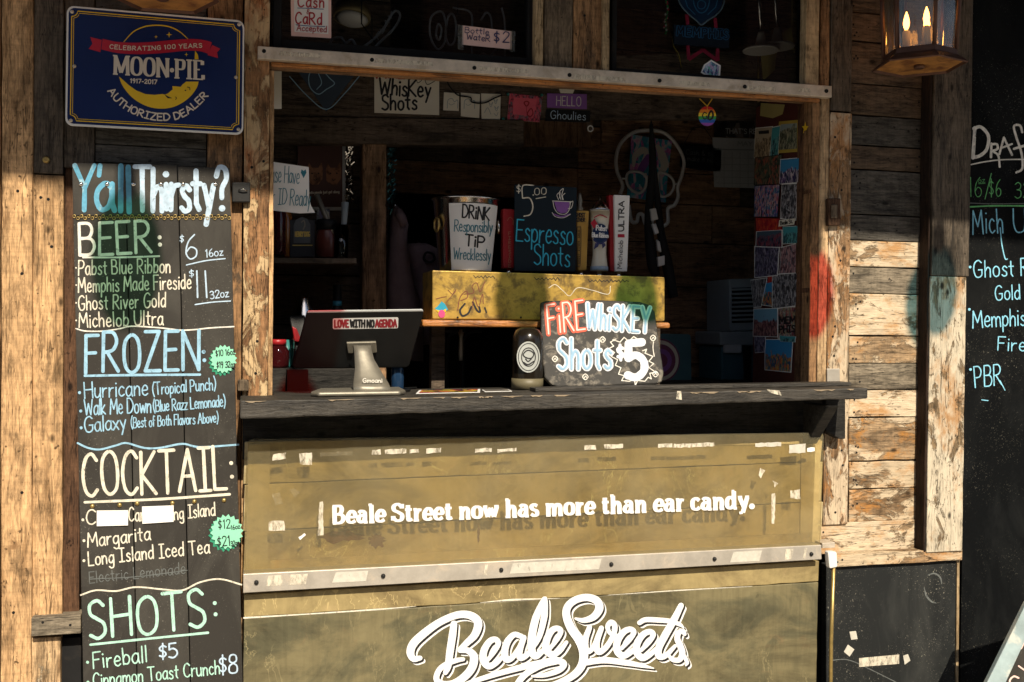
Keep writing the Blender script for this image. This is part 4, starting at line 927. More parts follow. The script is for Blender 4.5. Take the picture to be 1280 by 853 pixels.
# steel bar across the foot of the slogan panel
bm = NB(); prism(bm, quad(PY(-.1), [(304, 718), (1027, 681.5), (1027, 699.5), (304, 741.5)]), Vector((0, .055, 0))); SB = mk('steel_bar', bm, MT['steel_sun'], T, bevel=.0015)
for x in (320.5, 479, 626.5, 764, 893, 1014):
    y = 727-(x-305)*.0513; bm = NB(); lathe(bm, P(x, y+2, -.1), [(.006, 0), (.0055, .004), (.002, .007)], 10, axis=Vector((0, -1, 0))); mk('screw', bm, MT['iron'], SB)
for x0, x1 in ((333, 355), (360, 385), (416, 460), (604, 611), (637, 752), (913, 952), (980, 992), (1003, 1010)):
    f = lambda x, d: P(x+rnd.uniform(-1, 1), 727.5-(x-305)*.0513+d, -.1008)
    bm = NB(); flat(bm, [f(x0+3, -6), f(x1, -6), f(x1-3, 7), f(x0, 7)]); mk('tape_remnant', bm, MT['tape_white' if x1-x0 > 36 else 'worn_tape'], SB, recalc=False)
# ------------------------------------------------------------------ logo panel below
Yl = -.07
T = thing('logo_panel', 'lower dark olive panel with a large white script shop logo', 'advertising panel', P(665, 1150, Yl))
sheet('batten', [(305, 744), (1024, 701.5), (1023, 727), (305, 772)], PY(Yl), .03, MT['batten_x'], T, .002, rough=.001)
sheet('board', [(305, 773), (1023, 728), (1014, 1150), (301, 1150)], PY(Yl), .03, MT['logo_board'], T, .002, rough=.0008)
bm = NB()
pl_ = PY(Yl)
def strip(bm, pts, w0):
    ik = Ink(pl_, .0007, bm=bm); ik.curve(pts, w0, wob=.5)
strip(bm, [(305, 772.5), (380, 768), (470, 762), (520, 758)], [2.2, 1.5, 2, .4]); strip(bm, [(600, 753.5), (640, 750), (700, 748)], [.4, 2.6, .4]); strip(bm, [(760, 744), (850, 738), (940, 733)], [.4, 1.4, .4]); mk('paint_line', bm, MT['chalk_cream'], T, recalc=False)
A = lambda u, v: (500+u/6.737, 730+v/6.737)
B_ = lambda u, v: (680+u/6.737, 730+v/6.737)
logo = [
 ([A(168, 622), A(112, 628), A(86, 575), A(112, 500), (A(200, 415)), A(330, 322), A(470, 262), A(570, 258), A(640, 295), A(655, 350), A(625, 430), A(560, 495), A(505, 545)], [6, 8, 10, 10.5, 10, 9, 9, 9.5, 10.5, 10.5, 9.5, 8, 6]),
 ([A(500, 562), A(570, 560), A(620, 610), A(605, 700), A(540, 780), A(450, 835), A(360, 840), A(305, 800), A(330, 720), A(400, 668), A(480, 640), A(530, 632)], [5, 8, 10.5, 10.5, 10, 9, 8, 7.5, 7, 7, 6, 5]),
 ([A(452, 335), A(440, 430), A(420, 560), A(402, 690), A(380, 745)], [8.5, 9.5, 9.5, 8.5, 6]),
 ([A(735, 640), A(790, 570), A(825, 500), A(800, 465), A(750, 485), A(705, 560), A(700, 640), A(745, 690), A(810, 660), A(860, 610)], [5, 6, 7, 7, 8, 9, 9.5, 8.5, 7, 5]),
 ([A(1020, 440), A(960, 425), A(905, 480), A(880, 560), A(890, 630), A(940, 620), A(1000, 535), A(1035, 455)], [6.5, 7, 8.5, 9, 9, 7, 6, 6]),
 ([A(1040, 450), A(1005, 560), A(1010, 620), A(1060, 600), A(1110, 545)], [7, 8, 8, 7, 5]),
 ([A(1095, 570), A(1170, 440), A(1212, 270), A(1222, 130), A(1200, 150), A(1140, 290), A(1108, 440), A(1105, 550), A(1135, 605), A(1190, 570), A(1240, 520)], [5, 7, 8.5, 5, 7, 9.5, 10, 10, 9, 7, 5]),
 ([B_(45, 545), B_(110, 460), B_(138, 395), B_(105, 372), B_(60, 395), B_(20, 470), B_(15, 550), B_(65, 592), B_(130, 560), B_(185, 490)], [5, 6, 7, 7, 8, 9, 9.5, 8.5, 7, 5]),
 ([B_(262, 290), B_(330, 305), B_(415, 275), B_(462, 205), B_(440, 140), B_(360, 112), B_(265, 132), B_(200, 185), B_(185, 260), B_(225, 370), B_(295, 470), B_(330, 570), B_(320, 670), B_(265, 750), B_(170, 810), B_(40, 860), B_(-160, 905), B_(-230, 860), B_(-160, 760), B_(-20, 680), B_(110, 650)], [3, 6.5, 9, 10.5, 10, 9, 9, 9.5, 10, 11, 12, 11.5, 10.5, 9.5, 8.5, 8, 8, 8, 8, 8, 7]),
 ([A(470, 875), A(640, 810), A(850, 745), A(1060, 690), A(1250, 650), B_(100, 640), B_(165, 670), B_(120, 725), B_(0, 765), A(1110, 775)], [5, 6, 7, 8, 8.5, 8.5, 8, 7.5, 6, 3]),
 ([B_(335, 660), B_(500, 640), B_(680, 660), B_(820, 685), B_(920, 708)], [8, 8, 7.5, 5.5, 1.5]),
 ([B_(380, 365), B_(345, 470), B_(355, 560), B_(405, 540), B_(470, 400), B_(478, 375)], [6.5, 8, 8, 6, 6.5, 6]),
 ([B_(480, 370), B_(440, 490), B_(455, 570), B_(520, 530), B_(580, 430), B_(592, 350), B_(560, 322), B_(532, 360), B_(555, 415), B_(610, 430)], [6.5, 8, 8, 7, 6.5, 7, 7, 6, 5, 3.5]),
 ([B_(650, 540), B_(715, 470), B_(752, 405), B_(720, 380), B_(665, 405), B_(615, 480), B_(612, 560), B_(660, 602), B_(730, 570), B_(790, 515)], [5, 6, 7, 7, 8, 9, 9, 8.5, 7, 5]),
 ([B_(815, 555), B_(880, 488), B_(915, 425), B_(885, 400), B_(830, 425), B_(780, 500), B_(778, 575), B_(825, 620), B_(890, 590), B_(950, 535)], [5, 6, 7, 7, 8, 9, 9, 8.5, 7, 5]),
 ([B_(1150, 180), B_(1090, 300), B_(1010, 440), B_(962, 540), B_(965, 605), B_(1020, 600), B_(1100, 520)], [7, 9, 9.5, 9, 8.5, 7, 4.5]),
 ([B_(800, 325), B_(850, 300), B_(950, 302), B_(1060, 312), B_(1140, 340), B_(1172, 368)], [6, 6.5, 6.5, 6, 5, 2]),
 ([B_(1180, 420), B_(1165, 395), B_(1130, 410), B_(1118, 460), B_(1140, 510), B_(1160, 580), B_(1135, 635), B_(1080, 635), B_(1050, 605)], [5, 6, 7, 7.5, 8, 8, 7, 6, 4]),
 ([B_(1150, 560), B_(1180, 610), B_(1200, 660), B_(1190, 685)], [4, 5, 5, 2]),
]
for nm, m, dx, dy, lift, sc in (('logo_shadow', 'vinyl', 3.9, 4.2, .0009, 1), ('logo_line', 'ink_black', 2.2, 2.4, .0019, .98), ('logo_script', 'vinyl', 0, 0, .0029, 1.0)):
    ik = Ink(pl_, lift)
    for pts, ws in logo: ik.curve([(x+dx, y+dy) for x, y in pts], [w_*sc for w_ in ws], n=7)
    ik.make(nm, MT[m], T)
# rod with its clamp beside the panels
T = thing('drop_rod', 'thin brass coloured drop rod hanging from a white clamp right of the slogan panel', 'rod', P(1038, 1100, -.1))
bm = NB(); tube(bm, [P(1042, 708, -.1), P(1039, 800, -.1), P(1036, 1100, -.1)], .0055, 10); mk('rod', bm, MT['brassbolt'], T)
bm = NB(); prism(bm, quad(PY(-.11), roundq([(1035, 690), (1046, 690), (1047, 709), (1037, 711)], 2)), Vector((0, .02, 0))); mk('clamp', bm, MT['white_enamel'], T, bevel=.002)
bm = NB(); prism(bm, quad(PY(-.095), [(1028, 679), (1044, 678), (1044, 685), (1028, 686)]), Vector((0, .05, 0))); mk('bracket', bm, MT['steel'], T, bevel=.002)
# ------------------------------------------------------------------ chalkboard wall at right and the leaning board in front
Yk = -.004
T = thing('draft_board', 'tall black chalkboard at the right edge listing draft beers in blue chalk', 'chalkboard', P(1400, 1150, Yk))
bm = NB(); box(bm, (P(1207, 400, Yk).x, Yk, .15), (4.6, Yk+.045, 2.75)); mk('board', bm, MT['board_right'], T)
pk = PY(Yk)
def kl(parts, mat, **kw): return line(parts, mat, pl=pk, T=T, **kw)
C6 = lambda u, v: (1195+u/5.33, 130+v/5.33)
ik = Ink(pk); ik.poly([C6(125, 160), C6(112, 360)], 4.2); ik.curve([C6(118, 165), C6(165, 155), C6(215, 215), C6(205, 300), C6(160, 345), C6(112, 358)], 4.2)
ik.poly([C6(235, 265), C6(232, 355)], 3); ik.curve([C6(235, 270), C6(270, 270), C6(275, 300), C6(240, 315)], 3); ik.curve([C6(242, 315), C6(280, 345), C6(290, 420)], 2.6)
ik.poly([C6(288, 335), C6(318, 225), C6(372, 340)], 2.8); ik.poly([C6(300, 295), C6(372, 268)], 2.4)
ik.curve([C6(440, 190), C6(425, 145), C6(385, 150), C6(400, 220), C6(435, 330), C6(440, 430), C6(400, 458)], 2.8); ik.poly([C6(385, 300), C6(470, 275)], 3)
ik.poly([C6(520, 150), C6(530, 360)], 3); ik.poly([C6(470, 215), C6(590, 200)], 3); ik.curve([C6(100, 405), C6(200, 385), C6(330, 372), C6(600, 370)], 1.6); ik.make('lettering', MT['chalk_white'], T)
kl([('u', [(1213, 222), (1213.5, 246)], 1.2), ('t', '6', [(1218, 246), (1227, 246)], 25, 1.2), ('t', 'oz', [(1223, 229), (1231, 228)], 6, .8), ('u', [(1223, 230), (1231, 229.5)], .8), ('u', [(1239, 217), (1231, 249)], 1.3), ('t', '$6', [(1236, 246), (1251, 246)], 21, 1.3), ('t', '32oz/$11', [(1268, 248), (1340, 248)], 20, 1.3)], 'chalk_green')
kl([('u', [(1210, 254), (1245, 255), (1330, 254)], 1.2)], 'chalk_dim'); kl([('u', [(1210, 259), (1250, 257.5), (1340, 258.5)], 2.2)], 'chalk_green')
kl([('t', 'Mich', [(1216, 293), (1254, 291)], 30, 2.1), ('u', [(1250, 285), (1252, 305), (1256, 323), (1259, 324)], 1.6), ('t', 'Ultra', [(1267, 291), (1330, 290)], 30, 2.1)], 'chalk_cyan', track=.18)
kl([('d', (1212.5, 334), 3), ('t', 'Ghost River', [(1217, 347), (1320, 343)], 21, 2.0)], 'chalk_cyan')
kl([('t', 'Gold', [(1244, 376), (1275, 374)], 18, 1.9)], 'chalk_cyan')
kl([('d', (1211.5, 387), 3), ('t', 'Memphis Made', [(1216, 410), (1330, 404)], 21, 2.0)], 'chalk_cyan', track=.14)
kl([('t', 'Fireside', [(1247, 438), (1320, 441)], 17, 1.9)], 'chalk_cyan')
kl([('d', (1213, 462), 3), ('t', 'PBR', [(1219, 484), (1252, 481)], 26, 2.0)], 'chalk_cyan')
kl([('u', [(1227, 500), (1235, 501)], 1.2), ('u', [(1250, 476), (1256, 488)], 1.2)], 'chalk_cyan')
Yf = -.34
T = thing('easel_board', 'leaning pavement chalkboard with a pale blue wooden frame at the bottom right corner', 'pavement sign', P(1300, 1100, Yf))
pf2 = Pl(P(1262, 800, Yf), (-.25, -1, .12))
fr_ = [(1280, 752), (1420, 700), (1330, 1290), (1090, 1130)]
def inset(q, a): 
    c = Vector((sum(p[0] for p in q)/4, sum(p[1] for p in q)/4)); out = []
    for p in q: v = Vector(p)-c; out.append(tuple(c+v*(1-a/v.length)))
    return out
xb0 = [(1291, 755), (1420, 705), (1350, 1200), (1110, 1130)]
bm = NB(); prism(bm, quad(pf2, [(1296, 757), (1420, 700), (1420, 1150), (1105, 1150)], -.004), -pf2.n*.012); mk('board', bm, MT['board_menu'], T)
bm = NB(); prism(bm, quad(pf2, [(1284, 752), (1302, 757), (1120, 1150), (1087, 1150)]), -pf2.n*.02); mk('frame', bm, paint('frame_blue', (.33, .42, .43), .7, var=.35, vscale=14, c2=(.55, .56, .5), c2amt=.42, c2scale=12), T, bevel=.002)
bm = NB(); prism(bm, quad(pf2, [(1284, 751), (1290, 738), (1436, 684), (1436, 701)]), -pf2.n*.02); mk('frame', bm, MT['frame_blue'], T, bevel=.002)
bm = NB(); prism(bm, quad(pf2, [(1420, 709), (1436, 702), (1436, 1150), (1420, 1150)]), -pf2.n*.02); mk('frame', bm, MT['frame_blue'], T, bevel=.002)
ik = Ink(pf2, -.0032); ik.curve([(1274, 848), (1268, 846), (1263, 851), (1264, 858)], 2.2); ik.poly([(1274, 833), (1281, 838)], 2); ik.curve([(1277, 811), (1283, 800), (1290, 795)], 2.4); ik.make('lettering', MT['paper_pink'], T)
bm = NB(); tube(bm, [pf2.at(1330, 760, -.02), Vector((pf2.at(1330, 760).x, -.06, .15))], .012); mk('rear_leg', bm, MT['tan_z'], T)
# ------------------------------------------------------------------ lanterns
def lantern(name_lab, C, lit, full):
    """C: centre of the foot ring"""
    T = thing('wall_lantern', name_lab, 'lantern', C, 'copper wall lanterns')
    v = Vector((CAM.x-C.x, CAM.y-C.y, 0)).normalized(); r = Vector((-v.y, v.x, 0)); 
    if r.dot(RT) < 0: r = -r
    a0 = R(-37); LS = .8
    def hx(rad, z, k): a = a0+k*math.pi/3; return C+((v*math.cos(a)+r*math.sin(a))*rad+Vector((0, 0, z)))*LS
    def ringbm(bm, prof):
        rows = [[bm.verts.new(hx(rad, z, k)) for k in range(6)] for rad, z in prof]
        for A_, B2 in zip(rows, rows[1:]):
            for k in range(6): bm.faces.new((A_[k], A_[(k+1) % 6], B2[(k+1) % 6], B2[k]))
        return rows
    Rb = .122
    bm = NB(); ringbm(bm, [(.148, .008), (.158, 0), (.162, .004), (.150, .016), (.128, .032), (.124, .052), (.112, .052)]); mk('foot', bm, MT['copper'], T)
    bm = NB(); prism(bm, [hx(.149, .0075, k) for k in range(6)], Vector((0, 0, .004))); mk('base_plate', bm, MT['copper_under_lit'], T)
    bm = NB(); lathe(bm, C+Vector((0, 0, .0)), [(.012, -.004), (.016, .0), (.014, .008)], 12); mk('finial', bm, MT['copper'], T)
    H = .36
    for k in range(6):
        bm = NB(); tube(bm, [hx(Rb, .05, k), hx(Rb*1.12, .05+H, k)], .0062, 6); mk('corner_bar', bm, MT['copper'], T)
        bm = NB(); a, b, c, d = hx(Rb*.97, .05, k), hx(Rb*.97, .05, k+1), hx(Rb*1.09, .05+H, k+1), hx(Rb*1.09, .05+H, k)
        flat(bm, [a, b, c, d]); mk('pane', bm, MT['lantern_glass'], T, recalc=False)
    bm = NB(); ringbm(bm, [(.15, .05+H), (.155, .06+H), (.13, .09+H), (.07, .17+H), (.02, .2+H), (.012, .24+H)]); mk('roof', bm, MT['copper'], T)
    for k in range(3):
        a = k*math.tau/3+.5; p = C+v*(.036*math.cos(a))+r*(.036*math.sin(a))
        bm = NB(); lathe(bm, p, [(.0105, .036), (.0105, .105), (.005, .109)], 12); cs = mk('candle', bm, MT['paper'], T)
        bm = NB(); lathe(bm, p, [(.003, .109), (.008, .12), (.0092, .131), (.0062, .147), (.0012, .162)], 12); mk('flame_bulb', bm, MT['flame'] if lit else MT['clear_glass'], cs)
    bm = NB(); yb = -.052 if full else -.012
    tube(bm, [C+Vector((0, 0, (.24+H)*.8)), C+Vector((0, .05, (.30+H)*.8)), Vector((C.x, yb-.02, C.z+(.26+H)*.8)), Vector((C.x, yb, C.z+(.2+H)*.8))], .009); mk('arm', bm, MT['copper'], T)
    bm = NB(); lathe(bm, Vector((C.x, yb, C.z+(.2+H)*.8)), [(.055, 0), (.05, .012), (.02, .02)], 18, axis=Vector((0, -1, 0))); mk('wall_plate', bm, MT['copper'], T)
emit('flame', (1, .4, .08), 11)
paint('copper_under_lit', (.5, .24, .07), .5, .2, var=.5, vscale=18, c2=(.2, .08, .03), c2amt=.45, c2scale=16)  # brighter copper: bounce light on the underside put into the colour
c1 = P(1149, 84.5, -.2); lantern('copper hexagonal wall lantern with three lit candle bulbs on the right corner post', c1, True, True)
c2 = P(203, -1, -.215); lantern('copper wall lantern of which only the foot shows, above the blue tin sign', c2, True, False)
# ------------------------------------------------------------------ paper signs on the upper glass
def sign(name, label, cat, q, pl, th, mat, group=None, bevel=0, part='card'):
    c = pl.at(*[(q[0][i]+q[2][i])/2 for i in (0, 1)]); T = thing(name, label, cat, c, group)
    sheet(part, q, pl, th, MT[mat], T, bevel); return T
pg = PY(.0245)
T = sign('paper_sign', 'pink edged white paper sign reading Cash and Card Accepted on the left upper window', 'paper sign', [(363, -40), (414, -38), (414, 48), (364, 45)], pg, .0006, 'paper_pink')
bm = NB(); prism(bm, quad(pg, [(367, -37), (410.5, -35), (410.5, 43), (368, 40)], .0008), Vector((0, .0005, 0))); mk('paper', bm, MT['paper_white'], T)
line([('t', 'Cash', [(372, 9), (405, 10)], 14, 2.3, dict(track=.22)), ('t', '&', [(383, 18), (388, 18)], 6, 1), ('t', 'CaRd', [(369, 30), (402, 31)], 14, 2.4, dict(track=.22)), ('t', 'Accepted', [(371, 38.5), (408, 41)], 7.5, 1.3)], 'ink_red', pl=pg, T=T, lift=.0016)
line([('u', [(372, 10.5), (388, 11), (404, 12)], 1), ('u', [(370, 31.5), (388, 33), (406, 33.5)], 1)], 'ink_blue', pl=pg, T=T, lift=.0016)
T = sign('paper_sign', 'small pink paper strip reading Bottle Water in blue marker, on the left upper window', 'paper sign', [(578, 32), (640, 39.5), (639.5, 62), (577.5, 56)], pg, .0006, 'paper_pink')
line([('t', 'Bottle', [(581, 41), (611, 44)], 7, 1.1), ('t', 'WateR', [(583, 49.5), (612, 52.5)], 7.5, 1.2), ('t', '$2', [(617, 53), (636, 54)], 13, 1.7, dict(track=.25))], 'ink_navy', pl=pg, T=T, lift=.0012)
tp = glassy('sticky_tape', (.75, .78, .76), haze=.2, hazecol=(.4, .42, .4))
for q in ([(572, 31), (579, 32), (579, 63), (572, 62)], [(638, 39), (644, 39.5), (643.5, 66), (637, 65)]):
    bm = NB(); flat(bm, quad(pg, q, .0018)); mk('sticky_tape', bm, tp, T, recalc=False)
# things hung behind the upper panes: unlit neon outlines, ceiling lamp, team sign, beads, pendants
def tubeline(bm, pl, pts, r, closed=False, n=6): 
    q = crom(pts, closed, 5); q = q[:-1] if closed else q
    tube(bm, [pl.at(p[0], p[1]) for p in q], r, 6, closed=closed)
pn = PY(.085)
T = thing('neon_guitar', 'unlit guitar shaped neon sign behind the left upper window', 'neon sign', pn.at(450, 40))
bm = NB(); tubeline(bm, pn, [(410, 62), (415, 50), (426, 47), (432, 54), (440, 50), (448, 60), (460, 55), (478, 38), (490, 18), (496, 14), (500, 20), (494, 34), (478, 50), (468, 60)], .0035); mk('tube', bm, MT['neon_faint'], T)
ik = Ink(pn, 0); ik.text('PLAY', [(473, 50), (492, 20)], 6, 1); ik.make('lettering', MT['neon_faint'], T)
bm = NB(); tube(bm, [pn.at(470, 55), pn.at(452, 30), pn.at(452, -60)], .002, 5); mk('cable', bm, MT['plastic_black'], T)
T = thing('neon_lettering', 'unlit tall neon letters behind the pink water price strip', 'neon sign', pn.at(590, 40))
bm = NB()
for pts, cl in (([(540, 20), (552, 15), (557, 30), (556, 52), (548, 62), (540, 52), (537, 36)], True), ([(548, 30), (545, 44), (549, 50), (552, 38)], True), ([(560, 22), (566, 18), (570, 32), (568, 52), (561, 56), (557, 42)], True), ([(566, 10), (588, 16), (590, 40), (590, 70)], False), ([(601, 26), (608, 16), (614, 24), (615, 55)], False), ([(627, 10), (631, 30), (631, 70)], False), ([(602, 66), (612, 70), (620, 62)], False)): tubeline(bm, pn, pts, .003, cl)
mk('tube', bm, MT['neon_faint'], T)
bm = NB(); tube(bm, [pn.at(572, 20), pn.at(572, -60)], .002, 5); mk('cable', bm, MT['plastic_black'], T)
pc = .4
T = thing('ceiling_lamp', 'round flush ceiling lamp seen through the left upper window', 'ceiling lamp', P(440, 18, pc))
c = P(440, 20, pc); ax = Vector((-.12, -.22, -.96)).normalized()
bm = NB(); lathe(bm, c, [(.02, -.035), (.05, -.03), (.058, 0), (.055, .01)], 28, axis=ax); mk('shade', bm, paint('lamp_brass', (.3, .24, .12), .5, .3), T)
bm = NB(); lathe(bm, c, [(.05, .011), (.035, .02), (.01, .024)], 28, axis=ax); mk('diffuser', bm, MT['white_enamel'], T)
bm = NB(); tube(bm, [c-ax*.034, Vector((c.x, c.y+.02, 2.95))], .006); mk('stem', bm, MT['iron'], T)
pt_ = PY(.075)
D = lambda u, v: (820+u/6.563, v/6.563)
T = thing('team_sign', 'unlit blue and red basketball team sign with a bear shield and the word MEMPHIS', 'bar sign', pt_.at(877, 40))
bm = NB(); tubeline(bm, pt_, [D(180, -90), D(185, 0), D(215, 60), D(270, 120), D(330, 170), D(372, 205), D(430, 165), D(500, 120), D(545, 60), D(562, 0), D(562, -90), D(372, -130)], .0022, True); mk('shield_outline', bm, paint('shield_rim', (.35, .5, .58), .5), T)
bm = NB(); flat(bm, quad(pt_, [D(190, -80), D(195, 0), D(225, 60), D(280, 118), D(372, 195), D(490, 118), D(540, 55), D(553, 0), D(553, -80)], -.003)); mk('shield', bm, paint('shield_blue', (.015, .06, .14), .5), T, recalc=False)
ik = Ink(pt_, 0); ik.curve([D(305, -60), D(310, 30), D(340, 90), D(372, 108), D(410, 88), D(435, 30), D(440, -60)], 1.4); ik.curve([D(345, 20), D(372, 5), D(405, 25), D(400, 60), D(372, 75), D(345, 60)], 1.2, True); ik.curve([D(350, -20), D(372, -5), D(400, -25)], 1.2); ik.stroke([D(345, -10)], 1.6); ik.stroke([D(405, -10)], 1.6); ik.poly([D(240, 0), D(260, 60), D(320, 120)], 1); ik.poly([D(505, 0), D(490, 60), D(425, 120)], 1); ik.make('bear_emblem', paint('bear_blue', (.06, .3, .6), .5), T)
rb = paint('team_red', (.65, .02, .07), .5)
ik = Ink(pt_, 0); ik.poly([D(252, 120), D(260, 205)], 4.6, False); ik.poly([D(485, 150), D(492, 235)], 4.6, False); ik.poly([D(262, 375), D(268, 490), D(385, 410), D(505, 500), D(505, 400)], 4.4, False); ik.make('red_bars', rb, T)
bm = NB(); prism(bm, quad(pt_, [D(150, 200), D(600, 235), D(605, 395), D(150, 365)], -.002), Vector((0, .01, 0))); mk('nameplate', bm, paint('plate_dark', (.01, .02, .035), .5), T)
for w_, mt, lf in ((3.4, 'bear_blue', .0005), (1.9, 'plate_dark', .0012)):
    ik = Ink(pt_, lf); ik.text('MEMPHIS', [D(172, 290), D(590, 322)], 11, w_, jit=0, track=.3); ik.make('lettering', MT[mt], T)
bm = NB(); tube(bm, [pt_.at(877, 0), pt_.at(877, -90)], .002, 5); mk('cable', bm, MT['plastic_black'], T)
beadm = [paint('bead_'+n, c, .25, var=.0, bmp=0) for n, c in (('gold', (.6, .42, .05)), ('green', (.03, .3, .08)), ('red', (.45, .03, .05)), ('white', (.6, .55, .45)))]
T = thing('bead_string', 'strands of gold, green and red parade beads hanging in the right upper window', 'bead string', pt_.at(835, 20))
for nm, rg in (('bead_bunch', [(833+rnd.uniform(-2.6, 2.6), y*1.6-60+rnd.uniform(-.6, .6)) for y in range(66)]),):
    bm = NB()
    for x, y in rg:
        if y > 42: continue
        c = pt_.at(x, y)+Vector((0, rnd.uniform(-.004, .004), 0)); lathe(bm, c, [(.0005, -.0032), (.0023, -.0022), (.0032, 0), (.0023, .0022), (.0005, .0032)], 8, mi=rnd.randrange(4))
    mk(nm, bm, beadm, T)
bm = NB()
for i in range(34): 
    c = pt_.at(842+i*.33+2*math.sin(i*.12), 58+i*.8); lathe(bm, c, [(.0003, -.0016), (.0016, 0), (.0003, .0016)], 6)
tube(bm, [pt_.at(835, 30), pt_.at(842, 58), pt_.at(853, 85)], .0004, 4)
mk('bead_strand', bm, beadm, T)
holo = picture('holo', [(.02, .03, .12), (.1, .3, .4), (.45, .5, .6), (.3, .12, .35), (.1, .35, .3)], scale=1.1)
pgf = PY(.0235)
o = sheet('glitter_sticker', [(889, 75), (901, 82), (900, 96), (888, 98), (876, 91), (880, 81)], Pl((0, .0255, 0), (0, -1, 0)), .0006, MT['paper_white']); bm = NB()
flat(bm, quad(Pl((0, .0255, 0), (0, -1, 0)), [(889, 77), (899, 83), (898, 94.5), (888, 96), (878, 90), (882, 82)], .0004)); mk('glitter', bm, holo, o, recalc=False)
tag(o, 'glittering holographic gem shaped sticker at the foot of the right upper window', 'sticker')
for i, (x, lb) in enumerate(((951, 'left pendant lamp with a flat white disc shade behind the right upper window'), (971, 'right pendant lamp with a flat white disc shade in front of the yellow notice'))):
    c = P(x, (63 if i == 0 else 58), .35+.02*i); T = thing('pendant_lamp', lb, 'pendant lamp', c, 'disc pendant lamps in the right upper window')
    bm = NB(); lathe(bm, c, [(.058, -.004), (.06, 0), (.052, .006), (.02, .014), (.012, .05), (.010, .06)], 26); mk('shade', bm, paint('shade_white%d' % i, (.62, .6, .54), .4, var=.05), T)
    bm = NB(); tube(bm, [c+Vector((0, 0, .06)), c+Vector((-.012, 0, .2)), Vector((c.x-.03, c.y, 2.95))], .006); mk('stem', bm, MT['chrome'], T)
T = thing('notice', 'yellowed curling paper notice hanging behind the disc pendant lamps', 'notice', P(970, 70, .5))
bm = NB(); py_ = PY(.5); rows = []
for j in range(7):
    f = j/6; rows.append([bm.verts.new(py_.at(950+(991-950)*i/6+2*f, 60-i*4.5+f*(42-i*1.5), .012*math.sin(i*.9+f))) for i in range(7)])
for j in range(6):
    for i in range(6): bm.faces.new((rows[j][i], rows[j][i+1], rows[j+1][i+1], rows[j+1][i]))
mk('sheet', bm, MT['paper_yellow'], T, smooth=True, recalc=False)
bm = NB(); tube(bm, [py_.at(948, 70), py_.at(948, 128)], .004); tube(bm, [py_.at(990, 32), py_.at(990, -90)], .0012); mk('wire', bm, MT['brassbolt'], T)
o = sheet('paper_scrap', [(951, 129), (981, 131), (978, 143), (966, 148), (950, 145)], PX(XJ+.0035), .001, MT['paper_yellow']); tag(o, 'curled yellow paper scrap hanging just under the lintel above the post cards', 'paper scrap')
# ------------------------------------------------------------------ things pinned along the header board
ph = PY(.497)
T = sign('cardboard_sign', 'cream cardboard sign reading Whiskey Shots in black marker, its top hidden by the lintel', 'card sign', [(468, 72), (549, 74), (549, 144), (468, 141)], ph, .003, 'paper')
line([('t', 'WhisKey', [(474, 118), (538, 122)], 20, 3, dict(track=.14)), ('t', 'Shots', [(477, 138), (521, 137)], 19, 3)], 'ink_black', pl=ph, T=T, lift=.0008)
line([('t', 'FiRE', [(471, 97), (506, 98)], 24, 4)], 'ink_red', pl=ph, T=T, lift=.0008)
line([('u', [(512, 100), (520, 95), (522, 104), (530, 99), (534, 106), (543, 102)], 1)], 'ink_black', pl=ph, T=T, lift=.0008)
for q, lb, sk in (([(555, 115.5), (574, 117), (573.5, 139), (554, 138)], 'leftmost and palest of the three sketch cards under the dark cord', 0), ([(576, 116), (600, 118), (599, 148), (576, 145.5)], 'middle sketch card under the dark cord with a pencil animal', 1), ([(601.5, 117), (626, 118), (625, 150), (602, 149)], 'right sketch card under the dark cord with little hearts', 2)):
    T = sign('sketch_card', lb, 'card', q, ph, .001, 'paper', 'sketch cards pinned on the header')
    x0, y0 = q[0]; ik = Ink(ph, .0006)
    if sk < 2: ik.curve([(x0+4, y0+20), (x0+5, y0+10), (x0+10, y0+8), (x0+13, y0+12), (x0+17, y0+10), (x0+17, y0+20)], .8); ik.curve([(x0+6, y0+14), (x0+9, y0+16), (x0+13, y0+14)], .6)
    else:
        for dx, dy in ((12, 14), (18, 10), (19, 19)): ik.curve([(x0+dx, y0+dy), (x0+dx-2.4, y0+dy-3), (x0+dx, y0+dy+3), (x0+dx+2.4, y0+dy-3)], .7, True)
        ik.curve([(x0+4, y0+24), (x0+8, y0+18), (x0+12, y0+26)], .7); ik.curve([(x0+16, y0+25), (x0+19, y0+28), (x0+21, y0+24)], .7)
    ik.make('drawing', MT['plastic_grey'], T)
T = thing('cord', 'loose dark cord draped across the sketch cards', 'cord', ph.at(590, 125, .004))
bm = NB(); tubeline(bm, Pl((0, .49, 0), (0, -1, 0)), [(559, 102), (562, 108), (572, 119), (588, 122), (590, 128), (605, 129), (618, 123), (628, 119)], .0022); mk('cord', bm, MT['plastic_black'], T)
T = sign('flyer', 'bright pink flyer with a small red balloon drawing, pinned on the header board', 'flyer', [(637, 117), (678, 121), (675, 153), (634, 150)], ph, .0012, 'paper_pink')
pk_ = picture('pink_edge', [(.06, .02, .03), (.4, .05, .08), (.55, .08, .12), (.12, .1, .12)])
bm = NB(); flat(bm, quad(ph, [(637, 117), (678, 121), (675, 153), (634, 150)], .0006)); mk('printed_edge', bm, pk_, T, recalc=False)
bm = NB(); flat(bm, quad(ph, [(642, 122), (671, 124), (667, 146), (641, 143)], .0011)); mk('printed_panel', bm, paint('hot_pink', (.75, .12, .17), .8), T, recalc=False)
ik = Ink(ph, .0016); ik.curve([(658, 127), (661, 129), (658, 133), (655, 129)], 1.6, True); ik.curve([(658, 133), (658, 140), (660, 146)], .5); ik.curve([(660, 140), (664, 136), (666, 142), (663, 146), (659, 144)], 1.4, True); ik.make('drawing', MT['red_paint'], T)
